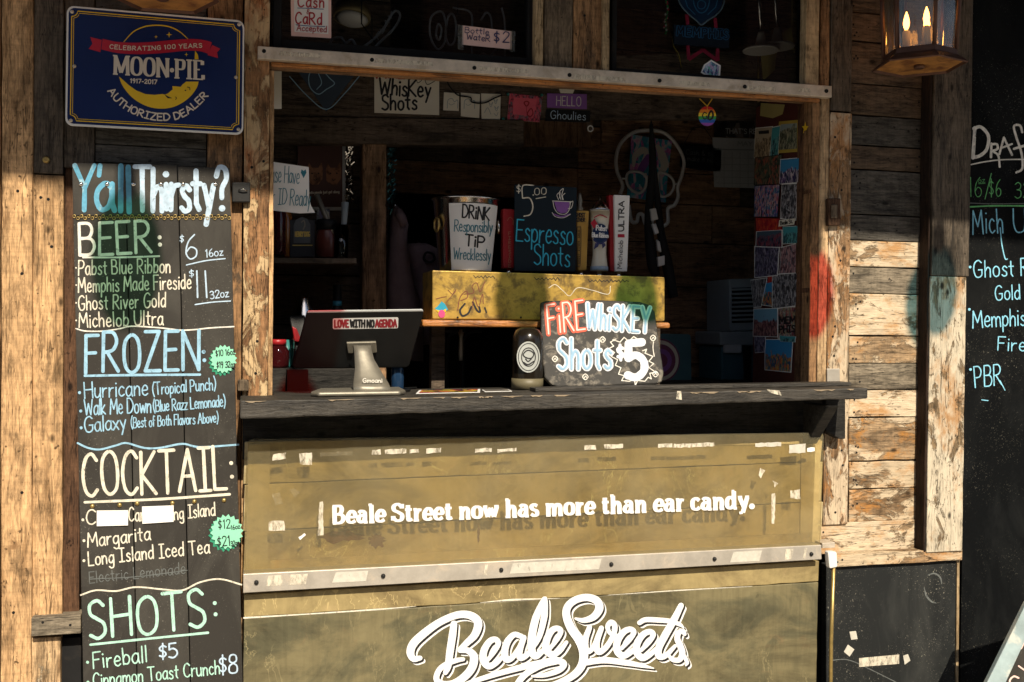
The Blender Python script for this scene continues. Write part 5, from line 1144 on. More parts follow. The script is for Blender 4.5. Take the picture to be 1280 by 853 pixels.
for x, y in ((635, 118), (677, 119), (629, 149)):
    bm = NB(); lathe(bm, ph.at(x, y), [(.006, 0), (.004, .005), (.002, .009)], 10, axis=Vector((0, -1, 0))); mk('pin', bm, paint('pin_teal%d' % x, (.04, .22, .2), .5), T)
T = sign('hello_sign', 'small purple sign reading HELLO with a cream clip, above the black script sign', 'hanging sign', [(684, 117), (733.5, 118), (733.5, 136.5), (684, 134.5)], ph, .006, 'purple')
MT['purple'].node_tree.nodes['Principled BSDF'].inputs['Roughness'].default_value = .6
line([('t', 'HELLO', [(695.5, 132), (726, 133)], 11.5, 1.3, dict(track=.22))], 'chalk_white', pl=ph, T=T, lift=.0008, jit=0)
bm = NB(); prism(bm, quad(ph, [(699, 111.5), (718, 112), (716, 117), (701, 116.5)], .002), Vector((0, .006, 0))); mk('clip', bm, MT['paper'], T)
T = sign('script_sign', 'small black sign with the word Ghoulies in silver script, below the purple HELLO sign', 'hanging sign', [(683, 136.8), (738, 138.5), (737.5, 153.5), (682, 151)], ph, .006, 'plastic_black')
line([('t', 'Ghoulies', [(688, 148.5), (732, 150.5)], 10, 1.1)], 'chalk_pale', pl=ph, T=T, lift=.0008, jit=0)
T = thing('eyelet', 'little white ring washer screwed to the header under the script sign', 'washer', P(738, 161, .49))
bm = NB(); pe = PY(.49); tube(bm, [pe.at(738+3.2*math.cos(k*math.tau/16), 161+3.6*math.sin(k*math.tau/16)) for k in range(16)], .0022, 6, closed=True); mk('ring', bm, MT['white_enamel'], T)
bm = NB(); box(bm, tuple(pe.at(741, 164)+Vector((-.02, .003, 0))), tuple(pe.at(741, 164)+Vector((0, .008, .03)))); mk('backing', bm, MT['inner_dark_x'], T)
# dark pennant at the upper left inside
pp = PY(.3)
T = thing('pennant', 'dark blue diamond pennant with a bird outline in the upper left of the serving window', 'pennant', P(410, 110, .3))
bm = NB(); prism(bm, quad(pp, [(352, 60), (465, 66), (408, 140)]), Vector((0, .003, 0))); mk('cloth', bm, paint('pennant', (.03, .045, .065), .9), T)
ik = Ink(pp, .0008); ik.curve([(362, 96), (384, 120), (408, 137), (430, 118), (452, 92)], 1.1); ik.curve([(386, 96), (392, 86), (402, 88), (412, 98), (418, 105), (408, 112), (398, 118), (388, 110)], 1.2, True); ik.curve([(398, 92), (402, 104), (396, 112)], 1); ik.make('bird_outline', paint('pen_line', (.2, .33, .42), .9), T)
bm = NB(); tube(bm, [pp.at(352, 60), pp.at(352, 20)], .0015); tube(bm, [pp.at(465, 66), pp.at(465, 20)], .0015); mk('string', bm, MT['plastic_black'], T)
o = sheet('pale_strip', [(338, 84), (352, 85), (352, 136), (338, 136)], PY(.11), .004, MT['paper']); tag(o, 'pale narrow card strip behind the left jamb just under the lintel', 'card strip')
# rainbow disc on its chain
pr = PY(.06)
T = thing('rainbow_tag', 'round rainbow striped tag with a black emblem hanging from a yellow bead chain', 'hanging tag', P(884, 145, .06))
bm = NB(); lathe(bm, pr.at(884, 145.5)+Vector((0, .003, 0)), [(.026, 0), (.0265, .001), (.026, .002)], 32, axis=Vector((0, -1, 0))); mk('disc', bm, MT['plastic_black'], T)
rc = [(.55, .02, .02), (.7, .22, .02), (.75, .55, .03), (.03, .3, .06), (.02, .1, .4), (.25, .06, .35)]
for i, c in enumerate(rc):
    y0, y1 = -1+i/3, -1+(i+1)/3; pts = []
    for k in range(7): y = y0+(y1-y0)*k/6; pts.append((884+11*math.sqrt(max(0, 1-y*y)), 145.5+12.4*y))
    for k in range(7): y = y1+(y0-y1)*k/6; pts.append((884-11*math.sqrt(max(0, 1-y*y)), 145.5+12.4*y))
    bm = NB(); q = quad(pr, [p for j, p in enumerate(pts) if j == 0 or abs(p[0]-pts[j-1][0])+abs(p[1]-pts[j-1][1]) > .01], .0006); bmesh.ops.contextual_create; flat(bm, q); mk('stripe', bm, paint('rainbow%d' % i, c, .5, var=.0, bmp=0), T, recalc=False)
ik = Ink(pr, .0012); ik.curve([(883, 142), (880, 141), (878, 145), (880, 149), (883, 148), (883, 145.5)], 1.3); ik.curve([(885, 149), (886, 143), (889, 139), (891, 143), (890, 148), (887, 150)], 2.2); ik.make('emblem', MT['ink_black'], T)
bm = NB()
for k in range(16):
    f = k/15; p = pr.at(875+18*f if False else 875+9*f*2*(f <= .5)+(9+ (f-.5)*12)*(f > .5), 124+9*(2*f if f <= .5 else 2-2*f)); lathe(bm, p, [(.0004, -.0018), (.002, 0), (.0004, .0018)], 8)
tube(bm, [pr.at(884, 133), pr.at(884, 138)], .001, 5); mk('bead_chain', bm, MT['yellow_ink'], T)
# ------------------------------------------------------------------ right back wall: skull sign, slate, calendar, strap
pz = PY(.9)
E = lambda u, v: (740+u/5.686, 130+v/5.686)
T = thing('skull_sign', 'unlit white skull outline sign with aviator glasses over a colourful picture', 'neon sign', pz.at(815, 220))
bm = NB(); tubeline(bm, pz, [E(200, 640), E(218, 580), E(178, 480), E(172, 380), E(205, 280), E(290, 205), E(400, 188), E(510, 205), E(600, 290), E(652, 400), E(640, 500), E(610, 590), E(612, 660), E(585, 720), E(540, 745), E(540, 840), E(500, 870), E(478, 850), E(470, 800), E(440, 790), E(420, 860), E(380, 855), E(360, 790), E(330, 790), E(318, 840), E(280, 830), E(262, 720)], .0075); mk('tube', bm, MT['neontube_off'], T)
bm = NB(); prism(bm, quad(pz, [E(285, 215), E(575, 260), E(545, 500), E(530, 700), E(255, 660), E(270, 460)], -.008), Vector((0, .004, 0))); mk('picture', bm, picture('tarot', [(.02, .16, .22), (.04, .3, .38), (.5, .4, .4), (.42, .08, .3), (.04, .2, .28)], scale=.35), T)
ik = Ink(pz, -.006); ik.curve([E(300, 440), E(310, 370), E(360, 330), E(390, 340), E(370, 400), E(330, 470)], [3, 7, 9, 6, 4, 3]); ik.curve([E(470, 300), E(500, 360), E(520, 430), E(500, 490)], [5, 10, 10, 6]); ik.make('white_hair', MT['bone'], T)
ik = Ink(pz, -.0055); ik.curve([E(350, 470), E(380, 420), E(400, 370)], [9, 10, 5]); ik.make('purple_robe', MT['purple'], T)
for cl in ([E(250, 500), E(290, 480), E(350, 490), E(388, 530), E(375, 600), E(335, 635), E(280, 610), E(248, 560)], [E(470, 500), E(530, 500), E(575, 540), E(580, 600), E(540, 650), E(480, 645)]):
    bm = NB(); tubeline(bm, pz, cl, .0055, True); mk('glasses_rim', bm, MT['neontube_off'], T)
bm = NB(); tubeline(bm, pz, [E(215, 530), E(245, 532)], .004); tubeline(bm, pz, [E(582, 570), E(615, 570)], .004); mk('glasses_arm', bm, MT['neontube_off'], T)
T = thing('hung_strap', 'long black folded bag strap with bright metal buckles hanging in front of the skull sign', 'strap', P(815, 250, .6))
pw = PY(.58)
bm = NB(); ik = []
def ribbon3(bm, pl, pts, ws, th):
    q = crom(pts, False, 5); m = len(q); L, R_ = [], []
    for i, p in enumerate(q):
        f = i/(m-1)*(len(ws)-1); k = min(int(f), len(ws)-2); w_ = (ws[k]+(ws[k+1]-ws[k])*(f-k))/2
        a, b = q[max(i-1, 0)], q[min(i+1, m-1)]; d = math.hypot(b[0]-a[0], b[1]-a[1]) or 1; nx, ny = -(b[1]-a[1])/d, (b[0]-a[0])/d
        L.append((p[0]+nx*w_, p[1]+ny*w_)); R_.append((p[0]-nx*w_, p[1]-ny*w_))
    prism_strip(bm, pl, L, R_, th)
def prism_strip(bm, pl, L, R_, th):
    rows = []
    for a, b in zip(L, R_):
        rows.append([bm.verts.new(pl.at(*a)), bm.verts.new(pl.at((a[0]+b[0])/2, (a[1]+b[1])/2, th*.7)), bm.verts.new(pl.at(*b)), bm.verts.new(pl.at((a[0]+b[0])/2, (a[1]+b[1])/2, -th))])
    for A_, B2 in zip(rows, rows[1:]):
        for k in range(4): bm.faces.new((A_[k], A_[(k+1) % 4], B2[(k+1) % 4], B2[k])).smooth = True
    bm.faces.new(rows[0]); bm.faces.new(rows[-1])
ribbon3(bm, pw, [(814, 156), (815, 180), (816, 210), (813, 245), (810, 275), (812, 300), (816, 330), (820, 345)], [4, 8, 10, 11, 9, 12, 15, 10], .02)
ribbon3(bm, pw, [(817, 200), (821, 240), (826, 290), (834, 330), (842, 372)], [5, 7, 10, 14, 12], .016)
mk('strap', bm, MT['blackcloth'], T)
for q in ([(810, 262), (817, 261), (820, 275), (812, 277)], [(812, 281), (817, 280), (821, 292), (816, 294)], [(818, 300), (822, 303), (824, 316), (819, 314)], [(819, 322), (828, 320), (828, 332), (820, 334)]):
    bm = NB(); prism(bm, quad(pw, q, .022), Vector((0, .012, 0))); mk('buckle', bm, MT['white_enamel'], T, bevel=.002)  # white enamel puts the buckles' metallic shine into the colour
bm = NB(); lathe(bm, P(814, 157, .58), [(.004, -.01), (.006, 0), (.002, .01)], 10); tube(bm, [P(814, 155, .58), P(814, 152, .52)], .003); mk('hook', bm, MT['iron'], T)
T = sign('slate_sign', 'small dark slate with faint chalk writing hung beside the skull sign', 'slate', [(852, 181), (902, 186), (901, 215), (851, 209)], PY(.9), .01, 'plastic_black')
line([('t', 'Cash & tip', [(857, 193), (893, 196)], 6, .8), ('t', 'make it nice', [(859, 201), (895, 204)], 6, .8)], 'chalk_dim', pl=PY(.9), T=T, lift=.0008)
bm = NB(); tube(bm, [P(854, 182, .9), P(866, 160, .93), P(880, 159, .93), P(898, 186, .9)], .0012); mk('string', bm, MT['plastic_black'], T)
T = sign('calendar', 'wall calendar with a dark animal photo over a pale month grid', 'calendar', [(891, 172), (960, 174), (960, 236), (893, 234)], PY(.9), .004, 'plastic_pale', part='month_page')
MT['cal_photo'] = picture('cal_photo', [(.015, .013, .012), (.05, .045, .04), (.02, .018, .016), (.16, .14, .12)], scale=.25)
bm = NB(); prism(bm, quad(PY(.9), [(893, 118), (962, 116), (962, 172.5), (893, 171.5)]), Vector((0, .004, 0))); mk('photo_page', bm, MT['cal_photo'], T)
ik = Ink(PY(.9), .0008); ik.text("THAT'S RELIEF", [(907, 167), (962, 168)], 6, 1, jit=0); ik.make('lettering', MT['plastic_pale'], T)
ik = Ink(PY(.9), .0008)
for y in (187, 197.5, 205.5, 213.5, 221.5, 229): ik.poly([(895, y), (958, y+1)], 1.6 if y < 190 else .5)
for x in (905, 915, 925, 935, 945): ik.poly([(x, 190), (x, 234)], .5)
ik.text('MAY', [(922, 182), (940, 182.5)], 5, 1, jit=0); ik.make('grid', MT['plastic_grey'], T)
# ------------------------------------------------------------------ post cards on the partition
pj = PX(XJ+.0035)
pics = {'sepia': picture('sepia', [(.05, .035, .022), (.2, .15, .09), (.38, .3, .19), (.12, .08, .05)], (.42, .35, .24), 1, .62),
 'street': picture('street', [(.02, .025, .02), (.12, .12, .08), (.26, .24, .16), (.05, .07, .04)], (.26, .32, .34), 1, .72),
 'forest': picture('forest', [(.008, .014, .012), (.03, .05, .035), (.08, .09, .05), (.22, .05, .03)]),
 'bluesky': picture('bluesky', [(.015, .02, .05), (.1, .05, .16), (.4, .35, .36), (.02, .03, .06)], (.04, .22, .42), 1, .52),
 'riot': picture('riot', [(.02, .02, .04), (.03, .18, .28), (.4, .05, .06), (.4, .3, .26), (.05, .06, .2)]),
 'grey': picture('grey', [(.015, .015, .017), (.1, .1, .11), (.32, .31, .32), (.03, .03, .04)]),
 'red': picture('red', [(.2, .01, .015), (.34, .015, .02), (.42, .07, .02), (.3, .01, .02)]),
 'dusk': picture('dusk', [(.01, .012, .03), (.2, .03, .05), (.1, .06, .08), (.03, .05, .08)], (.06, .1, .14), 1, .7),
 'teal': picture('teal', [(.01, .03, .035), (.03, .16, .17), (.12, .3, .3), (.02, .05, .08)], (.06, .3, .34), 1, .6),
 'violet': picture('violet', [(.015, .013, .03), (.07, .06, .12), (.22, .2, .26), (.03, .03, .05)]),
 'rose': picture('rose', [(.05, .02, .03), (.26, .13, .14), (.36, .22, .22), (.08, .08, .1)]),
 'noon': picture('noon', [(.02, .012, .015), (.16, .05, .06), (.3, .16, .14), (.04, .02, .03)], (.16, .34, .46), 1, .58),
 'festival': picture('festival', [(.02, .02, .03), (.3, .04, .05), (.42, .38, .34), (.06, .12, .1), (.3, .2, .1)]),
 'gold': picture('gold', [(.02, .05, .1), (.05, .12, .2), (.45, .26, .03), (.4, .05, .03), (.03, .12, .08)], (.04, .26, .52), 1, .5)}
cards = [([(945, 161), (966, 159), (962, 198), (943, 197)], 'sepia', 'tall narrow sepia post card at the top left of the partition'),
 ([(975, 153), (999, 151), (999, 189), (972, 191)], 'street', 'post card of a tree lined street in a yellow frame, top right on the partition'),
 ([(945, 198), (978, 194), (975, 230), (944, 231)], 'forest', 'very dark green post card below the sepia one'),
 ([(977, 200), (1000, 198), (999, 228), (976, 230)], 'bluesky', 'post card of white peaks under a bright blue sky'),
 ([(945, 233), (976, 231), (973, 271), (944, 271)], 'riot', 'large post card of a crowded red, white and cyan scene'),
 ([(978, 231), (997, 230), (995, 275), (976, 273)], 'grey', 'tall grey post card of a saxophone player'),
 ([(946, 273), (975, 274), (978, 289), (947, 291)], 'red', 'plain red post card with an orange burst'),
 ([(947, 290), (978, 288), (978, 309), (946, 309)], 'dusk', 'post card of a round red lit arena at dusk'),
 ([(980, 284), (998, 283), (998, 304), (980, 305)], 'teal', 'small teal post card below the Beale street name slip'),
 ([(945, 309), (975, 310), (973, 344), (945, 347)], 'violet', 'post card of grey violet house fronts'),
 ([(977, 310), (996, 305), (996, 341), (975, 342)], 'rose', 'faded pink post card beside the violet house fronts'),
 ([(958, 353), (967, 348), (967, 383), (953, 381)], 'gold', 'thin slanted blue post card half hidden by the curled one'),
 ([(939.5, 351), (959.5, 348), (952, 383.5), (943, 384)], 'grey', 'curled pale post card sticking out past the partition edge'),
 ([(967, 344), (997, 342), (996, 382), (967, 386)], 'grey', 'wide black and white post card with a white border'),
 ([(944, 387), (973, 386), (973, 421), (943, 420)], 'noon', 'post card of a street at sunset with a pale blue sky and white border'),
 ([(973, 385.5), (996, 384), (996, 423.5), (973, 422.5)], 'festival', 'post card of big block letters over little pictures'),
 ([(966, 160), (976, 158), (973, 196), (963, 198)], 'teal', 'slim teal post card between the sepia one and the yellow frame'),
 ([(961, 345), (970, 344), (969, 352), (960, 354)], 'red', 'tiny red corner of a post card above the curled one'),
 ([(944, 419), (958, 420), (957, 440), (945, 441)], 'violet', 'small violet post card under the sunset street one'),
 ([(976, 420), (996, 421), (995, 428), (977, 427)], 'teal', 'narrow teal post card under the block letter one'),
 ([(957, 425), (991, 425), (988.5, 465), (957, 462)], 'gold', 'lowest post card, bright blue with an orange and yellow waterfront')]
for i, (q, pm_, lb) in enumerate(cards):
    c = Vector((sum(p[0] for p in q)/4, sum(p[1] for p in q)/4)); lift = .0012+.0007*(i % 5)
    q = [tuple(c+(Vector(p)-c)*1.05) for p in q]
    bm = NB(); prism(bm, quad(pj, q, lift), Vector((.0006, 0, 0)), 0)
    k = .955 if pm_ != 'street' else .8
    flat(bm, [pj.at(*(c+(Vector(p)-c)*k), lift+.0004) for p in q], 1)
    if pm_ == 'grey' and q[0][0] == 978:
        ik = Ink(pj, lift+.0008, 2, bm); ik.curve([(983, 236), (986, 248), (985, 262)], [4, 7, 6]); ik.curve([(984, 252), (990, 258), (982, 268), (979, 262)], [1, 2, 2.4, 2])
    if pm_ == 'festival': ik = Ink(pj, lift+.0008, 2, bm); ik.text('MEM', [(975, 405), (995, 404)], 8, 1.8, jit=0); ik.text('PHIS', [(975, 416), (995, 415)], 8, 1.8, jit=0)
    if pm_ == 'sepia': ik = Ink(pj, lift+.0008, 2, bm); ik.poly([(949, 166), (962, 165)], 4, False)
    bmt = {'street': 'yellow_card', 'forest': 'ink_black', 'riot': 'ink_black', 'red': 'red_paint'}.get(pm_, 'paper_white')
    if bmt == 'yellow_card' and bmt not in MT: paint('yellow_card', (.42, .3, .05), .6)
    o = mk('post_card', bm, [MT[bmt], pics[pm_], MT['ink_black' if pm_ != 'grey' else 'paper_white']], recalc=False); tag(o, lb, 'post card', 'post cards stuck on the partition')
T = sign('street_name_slip', 'little cream paper slip reading Beale St. stuck between the post cards', 'paper slip', [(974, 275.5), (994, 273), (992.5, 281), (973, 283.5)], Pl((XJ+.0035-.006, 0, 0), (-1, 0, 0)), .0006, 'paper')
line([('t', 'Beale St.', [(976, 281.5), (991, 279)], 4.6, 1)], 'ink_black', pl=Pl((XJ+.0035-.006, 0, 0), (-1, 0, 0)), T=T, lift=.0006, jit=0)
psn = PX(XJ-.0006)
bm = NB(); pts = [(1006.5+(5.2 if k % 2 == 0 else 2.2)*math.sin(k*math.pi/5)*.85, 160.5-(8 if k % 2 == 0 else 3.4)*math.cos(k*math.pi/5)) for k in range(10)]; prism(bm, [psn.at(*p) for p in pts], Vector((.0005, 0, 0))); o = mk('star_sticker', bm, MT['yellow_ink']); tag(o, 'small yellow star sticker on the dark right jamb', 'sticker')
# ------------------------------------------------------------------ right back counter: cooler and round-patterned box
def ctop2(x): return 0
zs = P(880, 478, YSH).z
T = thing('air_cooler', 'tall grey portable air cooler with louvres and a dark water tank behind the post cards', 'air cooler', P(915, 476, .7))
pq = PY(.7)
zb_ = zs+.002
def cb(q, Y0, dep, m, nm, bev=.006):
    bm = NB(); pts = quad(PY(Y0), q); 
    prism(bm, pts, Vector((0, dep, 0))); return mk(nm, bm, MT[m], T, bevel=bev)
cb([(912, 349), (985, 347), (985, 410), (912, 415)], .71, .2, 'plastic_grey', 'upper_body'); cb([(900, 415), (990, 414), (990, 432), (900, 432)], .69, .22, 'plastic_grey', 'middle_body')
cb([(902, 433), (990, 433), (990, 477.5), (902, 478)], .70, .2, 'teal_box', 'water_tank'); cb([(906, 431), (928, 431), (928, 442), (906, 442)], .685, .02, 'plastic_pale', 'tray_handle'); cb([(930, 433), (939, 433), (939, 476), (931, 476)], .69, .02, 'plastic_black', 'tank_rib', .002)
cb([(915, 360), (983, 358), (983, 402), (915, 404)], .708, .004, 'plastic_black', 'grille_recess', .001)
for k in range(8): cb([(915, 361+k*5.4), (983, 359+k*5.4), (983, 361.4+k*5.4), (915, 363.6+k*5.4)], .7, .012, 'plastic_grey', 'louvre', .001)
T = thing('patterned_box', 'teal box with purple and cream concentric rings on the back counter', 'box', P(832, 478, .72))
bm = NB(); prism(bm, quad(PY(.72), roundq([(800, 417), (864, 418), (865, 477.5), (800, 478)], 4)), Vector((0, .12, 0))); mk('box', bm, MT['teal_box'], T, bevel=.004)
for i, (r_, m) in enumerate(((29, 'plum'), (26.5, 'bone'), (21.5, 'plum'), (15.5, 'purple'), (9, 'plum'))):
    bm = NB(); lathe(bm, P(824+i*.6, 451, .719-.0012*i), [(r_*.00278, 0), (r_*.00278, .001)], 36, axis=Vector((0, -1, 0))); mk('ring', bm, MT[m], T)
# ------------------------------------------------------------------ left shelf corner
pl2 = PY(.6)
T = sign('cat_poster', 'dark framed poster with two cat faces on the back wall above the bottle shelf', 'poster', [(372, 172), (432, 174), (432, 263), (372, 263)], PY(.606), .012, 'plastic_pale', part='frame')
bm = NB(); flat(bm, quad(PY(.606), [(372, 172), (428, 174), (428, 259), (372, 259)], .0008)); mk('poster', bm, paint('poster', (.10, .05, .042), .5), T, recalc=False)
ik = Ink(PY(.606), .0012)
for cx in (394, 417):
    ik.fill([(cx-9, 226), (cx-9.5, 212), (cx-8, 203), (cx-4, 210), (cx+4, 210), (cx+8, 203), (cx+9.5, 212), (cx+9, 224), (cx+4, 231), (cx-4, 231)])
ik.make('cat_face', paint('cat_fur', (.34, .16, .085), .8, c2=(.1, .05, .03), c2amt=.45, c2scale=40), T)
ik = Ink(PY(.606), .0018)
for cx in (394, 417): ik.stroke([(cx-4, 217)], 1.8); ik.stroke([(cx+4, 217)], 1.8); ik.curve([(cx-2, 224), (cx, 226), (cx+2, 224)], .8)
ik.make('cat_eyes', MT['ink_black'], T)
ik = Ink(PY(.606), .0012); ik.text('cats > people just get along'.replace('> ', ''), [(386, 242.5), (424, 241.5)], 3.2, .7, jit=0); ik.make('lettering', MT['paper'], T)
T = sign('paper_sign', 'curling white paper sign asking for ID in teal marker, stuck behind the left jamb', 'paper sign', [(318, 199), (386, 209), (386, 258), (318, 260)], PY(.1), .0006, 'paper')
pid = PY(.0985)
bm = NB(); q = [(330, 201), (386, 209.5), (386.5, 248), (389, 258), (394, 266), (375, 267), (338, 263), (330, 263)]; bm2 = bm; prism(bm, quad(pid, q), Vector((0, .0006, 0))); mk('paper', bm, MT['paper_white'], T)
line([('t', 'Please Have', [(327, 227), (374, 230)], 21, 1.2, dict(track=.12)), ('t', 'your ID Ready', [(325, 254), (388, 258)], 20, 1.3, dict(track=.12))], 'ink_teal', pl=pid, T=T, lift=.0007)
ik = Ink(pid, .0007); ik.fill([(379.5, 223), (376, 216), (377, 212), (379.5, 214), (382, 212), (383, 216)]); ik.make('heart', MT['ink_teal'], T)
zsh = P(390, 322, .4).z
def bottle(lb, cat, px, Y, r, h, prof, m, extra=None, nm='bottle', group=None):
    p = P(px, 322, Y); p.z = zsh+.0005
    T = thing(nm, lb, cat, p, group); bm = NB(); lathe(bm, p, [(r*a, h*b) for a, b in prof], 22); mk('body', bm, m if not isinstance(m, str) else MT[m], T, smooth=False)
    if extra: extra(T, p)
    return T
SH = [(.9, 0), (1, .03), (1, .62), (.75, .72), (.34, .8), (.32, .97), (.36, 1)]
amber = glassy('amber', (.35, .12, .03), haze=.4, hazecol=(.5, .18, .04)); rose = glassy('rose_glass', (.35, .06, .08), haze=.25, hazecol=(.16, .02, .025))
def cap(m, r, h): return lambda T, p: mk('cap', (lambda b: (lathe(b, p+Vector((0, 0, h)), [(r, 0), (r, .03), (r*.9, .032)], 14), b)[1])(NB()), MT[m], T)
bottle('slim red glass bottle with a gold band at the left end of the shelf', 'bottle', 346, .38, .026, .22, SH, rose, cap('brassbolt', .011, .22))
bottle('amber glass bottle second from the left on the shelf', 'bottle', 355, .44, .025, .2, SH, amber, cap('plastic_black', .01, .2))
T = thing('liquor_carton', 'square black liquor carton with an arched crest front on the shelf', 'carton', P(378, 322, .42)); 
bm = NB(); prism(bm, [P(362, 322, .42).lerp(P(362, 322, .42), 0)]+quad(PY(.42), [(394, 321.5), (394, 275), (362, 275)]), Vector((0, .07, 0))); mk('carton', bm, paint('carton', (.03, .033, .04), .4), T, bevel=.002)
bm = NB(); prism(bm, quad(PY(.42), [(367, 304), (367, 282), (370, 275), (377, 271.5), (384, 274), (388, 281), (388, 304)], .002), Vector((0, .0025, 0))); mk('crest_panel', bm, paint('crest', (.1, .11, .12), .4), T)
ik = Ink(PY(.42), .0026); ik.curve([(377, 278), (380, 276), (381, 282), (379, 287)], 1.6); ik.make('crest', MT['pewter'], T)
ik = Ink(PY(.42), .0026); ik.text('HENRY DOG', [(369, 296), (387, 296)], 6, 1.1, jit=0, track=.2); ik.poly([(366, 307), (390, 307)], 1.2); ik.make('lettering', paint('giltink', (.7, .5, .12), .4), T)
bottle('squat dark red jar with a black lid beside the liquor carton', 'jar', 408, .42, .034, .085, [(.9, 0), (1, .05), (1, .8), (.85, .95), (.85, 1)], paint('jar_red', (.12, .03, .022), .3), cap('plastic_black', .031, .085), nm='jar')
glassm = MT['clear_glass']
def tongs(T, p):
    bm = NB(); tube(bm, [p+Vector((.0, 0, .02)), p+Vector((-.075, 0, .19))], [.006, .009], 8); mk('tong_arm', bm, MT['pewter'], T)
    bm = NB(); tube(bm, [p+Vector((.005, 0, .02)), p+Vector((.012, 0, .17))], [.006, .011], 8); mk('muddler', bm, MT['plastic_grey'], T)
bottle('glass tumbler of bar tools with tongs leaning out', 'glass', 426, .4, .026, .1, [(.8, 0), (.85, .02), (1, 1), (.94, 1), (.8, .06)], glassm, tongs, nm='tool_glass')
o = sheet('foil_card', [(396, 262), (412, 261), (412, 291), (396, 291)], PY(.47), .003, picture('foil', [(.05, .05, .06), (.3, .3, .28), (.4, .34, .12), (.12, .1, .2)], scale=.4)); tag(o, 'shiny foil card leaning behind the dark red jar', 'card')
T = thing('tinsel_strand', 'strand of silver tinsel hanging on the back wall right of the cat poster', 'tinsel', P(437, 240, .59)); bm = NB(); rnd2 = random.Random(5)
for k in range(90):
    p = P(437+rnd2.uniform(-4, 4), 176+rnd2.random()*75, .59); d = Vector((rnd2.uniform(-1, 1), -.4, rnd2.uniform(-1, 1))).normalized()*.008; e = d.cross(Vector((0, 1, .3))).normalized()*.0016; flat(bm, [p-d-e, p+d-e, p+d+e, p-d+e])
tube(bm, [P(437, 172, .595), P(437, 255, .595)], .0015, 5); mk('tinsel', bm, MT['chrome'], T, recalc=False)
T = thing('dark_tinsel', 'dark teal beaded strand hanging just inside the dark doorway', 'bead strand', P(493, 220, .56)); bm = NB()
for k in range(110):
    p = P(490+rnd2.uniform(-5, 5), 182+rnd2.random()*100, .56); d = Vector((rnd2.uniform(-1, 1), -.4, rnd2.uniform(-1, 1))).normalized()*.006; e = d.cross(Vector((0, 1, .3))).normalized()*.0016; flat(bm, [p-d-e, p+d-e, p+d+e, p-d+e])
tube(bm, [P(490, 176, .565), P(490, 290, .565)], .0015, 5); mk('strand', bm, paint('teal_bead', (.02, .1, .12), .3, .6), T, recalc=False)
# jacket and bag hanging by the door
def lump(bm, rows, pl, th, n=12):
    """cloth-like volume from px rows (y, x0, x1, depth)"""
    rr = []
    for y, x0, x1, d in rows:
        ring = []
        for k in range(n):
            a = k*math.tau/n; x = (x0+x1)/2+(x1-x0)/2*math.cos(a)*(1+.08*math.sin(5*a+y*.11)); ring.append(bm.verts.new(pl.at(x, y+2*math.sin(3*a), d*(math.sin(a)+.25*math.sin(4*a+y*.09)))))
        rr.append(ring)
    for A_, B2 in zip(rr, rr[1:]):
        for k in range(n): bm.faces.new((A_[k], A_[(k+1) % n], B2[(k+1) % n], B2[k])).smooth = True
    bm.faces.new(rr[0]); bm.faces.new(rr[-1])
T = thing('hung_jacket', 'dusky mauve jacket hanging from a hook beside the dark doorway', 'jacket', P(498, 330, .56))
bm = NB(); lump(bm, [(259, 492, 497, .01), (266, 489, 505, .03), (280, 488, 510, .04), (305, 486, 508, .05), (335, 484, 512, .06), (370, 482, 522, .06), (410, 484, 528, .06), (450, 486, 530, .05)], PY(.56), .05); mk('body', bm, MT['cloth'], T)
bm = NB(); lump(bm, [(262, 495, 502, .01), (270, 494, 508, .02), (277, 498, 509, .02), (283, 500, 506, .01)], PY(.51), .02); mk('hood', bm, MT['cloth'], T)
bm = NB(); tube(bm, [P(494, 262, .56), P(494, 254, .57), P(494, 254, .60)], .004); mk('hook', bm, MT['chrome'], T)
T = thing('shoulder_bag', 'dark mauve shoulder bag slumped beside the hung jacket', 'bag', P(535, 330, .6))
bm = NB(); lump(bm, [(306, 508, 536, .02), (311, 507, 546, .05), (322, 509, 549, .07), (345, 512, 552, .08), (380, 514, 556, .08), (430, 514, 556, .08)], PY(.62), .05); mk('body', bm, MT['cloth'], T)
bm = NB(); pbag = PY(.535); tubeline(bm, pbag, [(533, 316), (541, 318), (543, 324), (537, 328), (530, 324)], .004, True); mk('handle', bm, MT['blackcloth'], T)
# ------------------------------------------------------------------ drinks tower
Yt = .17
T = thing('tap_tower', 'scratched brass tap tower box with graffiti scribbles standing on an orange wooden rail', 'beer tap tower', P(686, 402, .25))
bq = [(540.5, 338), (831, 346.5), (831, 402), (540.5, 399)]
tq = quad(PY(Yt), bq)
bm = NB(); prism(bm, tq, Vector((0, .17, 0))); BX = mk('box', bm, MT['brass'], T, bevel=.003)
ptw = PY(Yt)
ik = Ink(ptw, .0007); ik.curve([(572, 388), (575, 372), (583, 364), (584, 372), (576, 376)], 1.1); ik.curve([(580, 368), (592, 366), (590, 358), (596, 354), (600, 365), (606, 352)], 1.0); ik.curve([(590, 386), (593, 372), (598, 384), (603, 368), (604, 380)], 1.0); ik.curve([(560, 363), (566, 368), (570, 362), (563, 372), (558, 378)], .8); ik.curve([(545, 374), (552, 372), (558, 371)], .9); ik.make('scribble', paint('scribble', (.16, .05, .03), .7), BX)
ik = Ink(ptw, .0007); ik.curve([(581, 380), (575, 388), (578, 395), (585, 392), (589, 384)], 2.4); ik.curve([(591, 378), (596, 388), (600, 390), (599, 384)], 2.4); ik.stroke([(606, 385), (608, 391)], 2); ik.make('marker_tag', MT['ink_black'], BX)
ik = Ink(ptw, .0007)
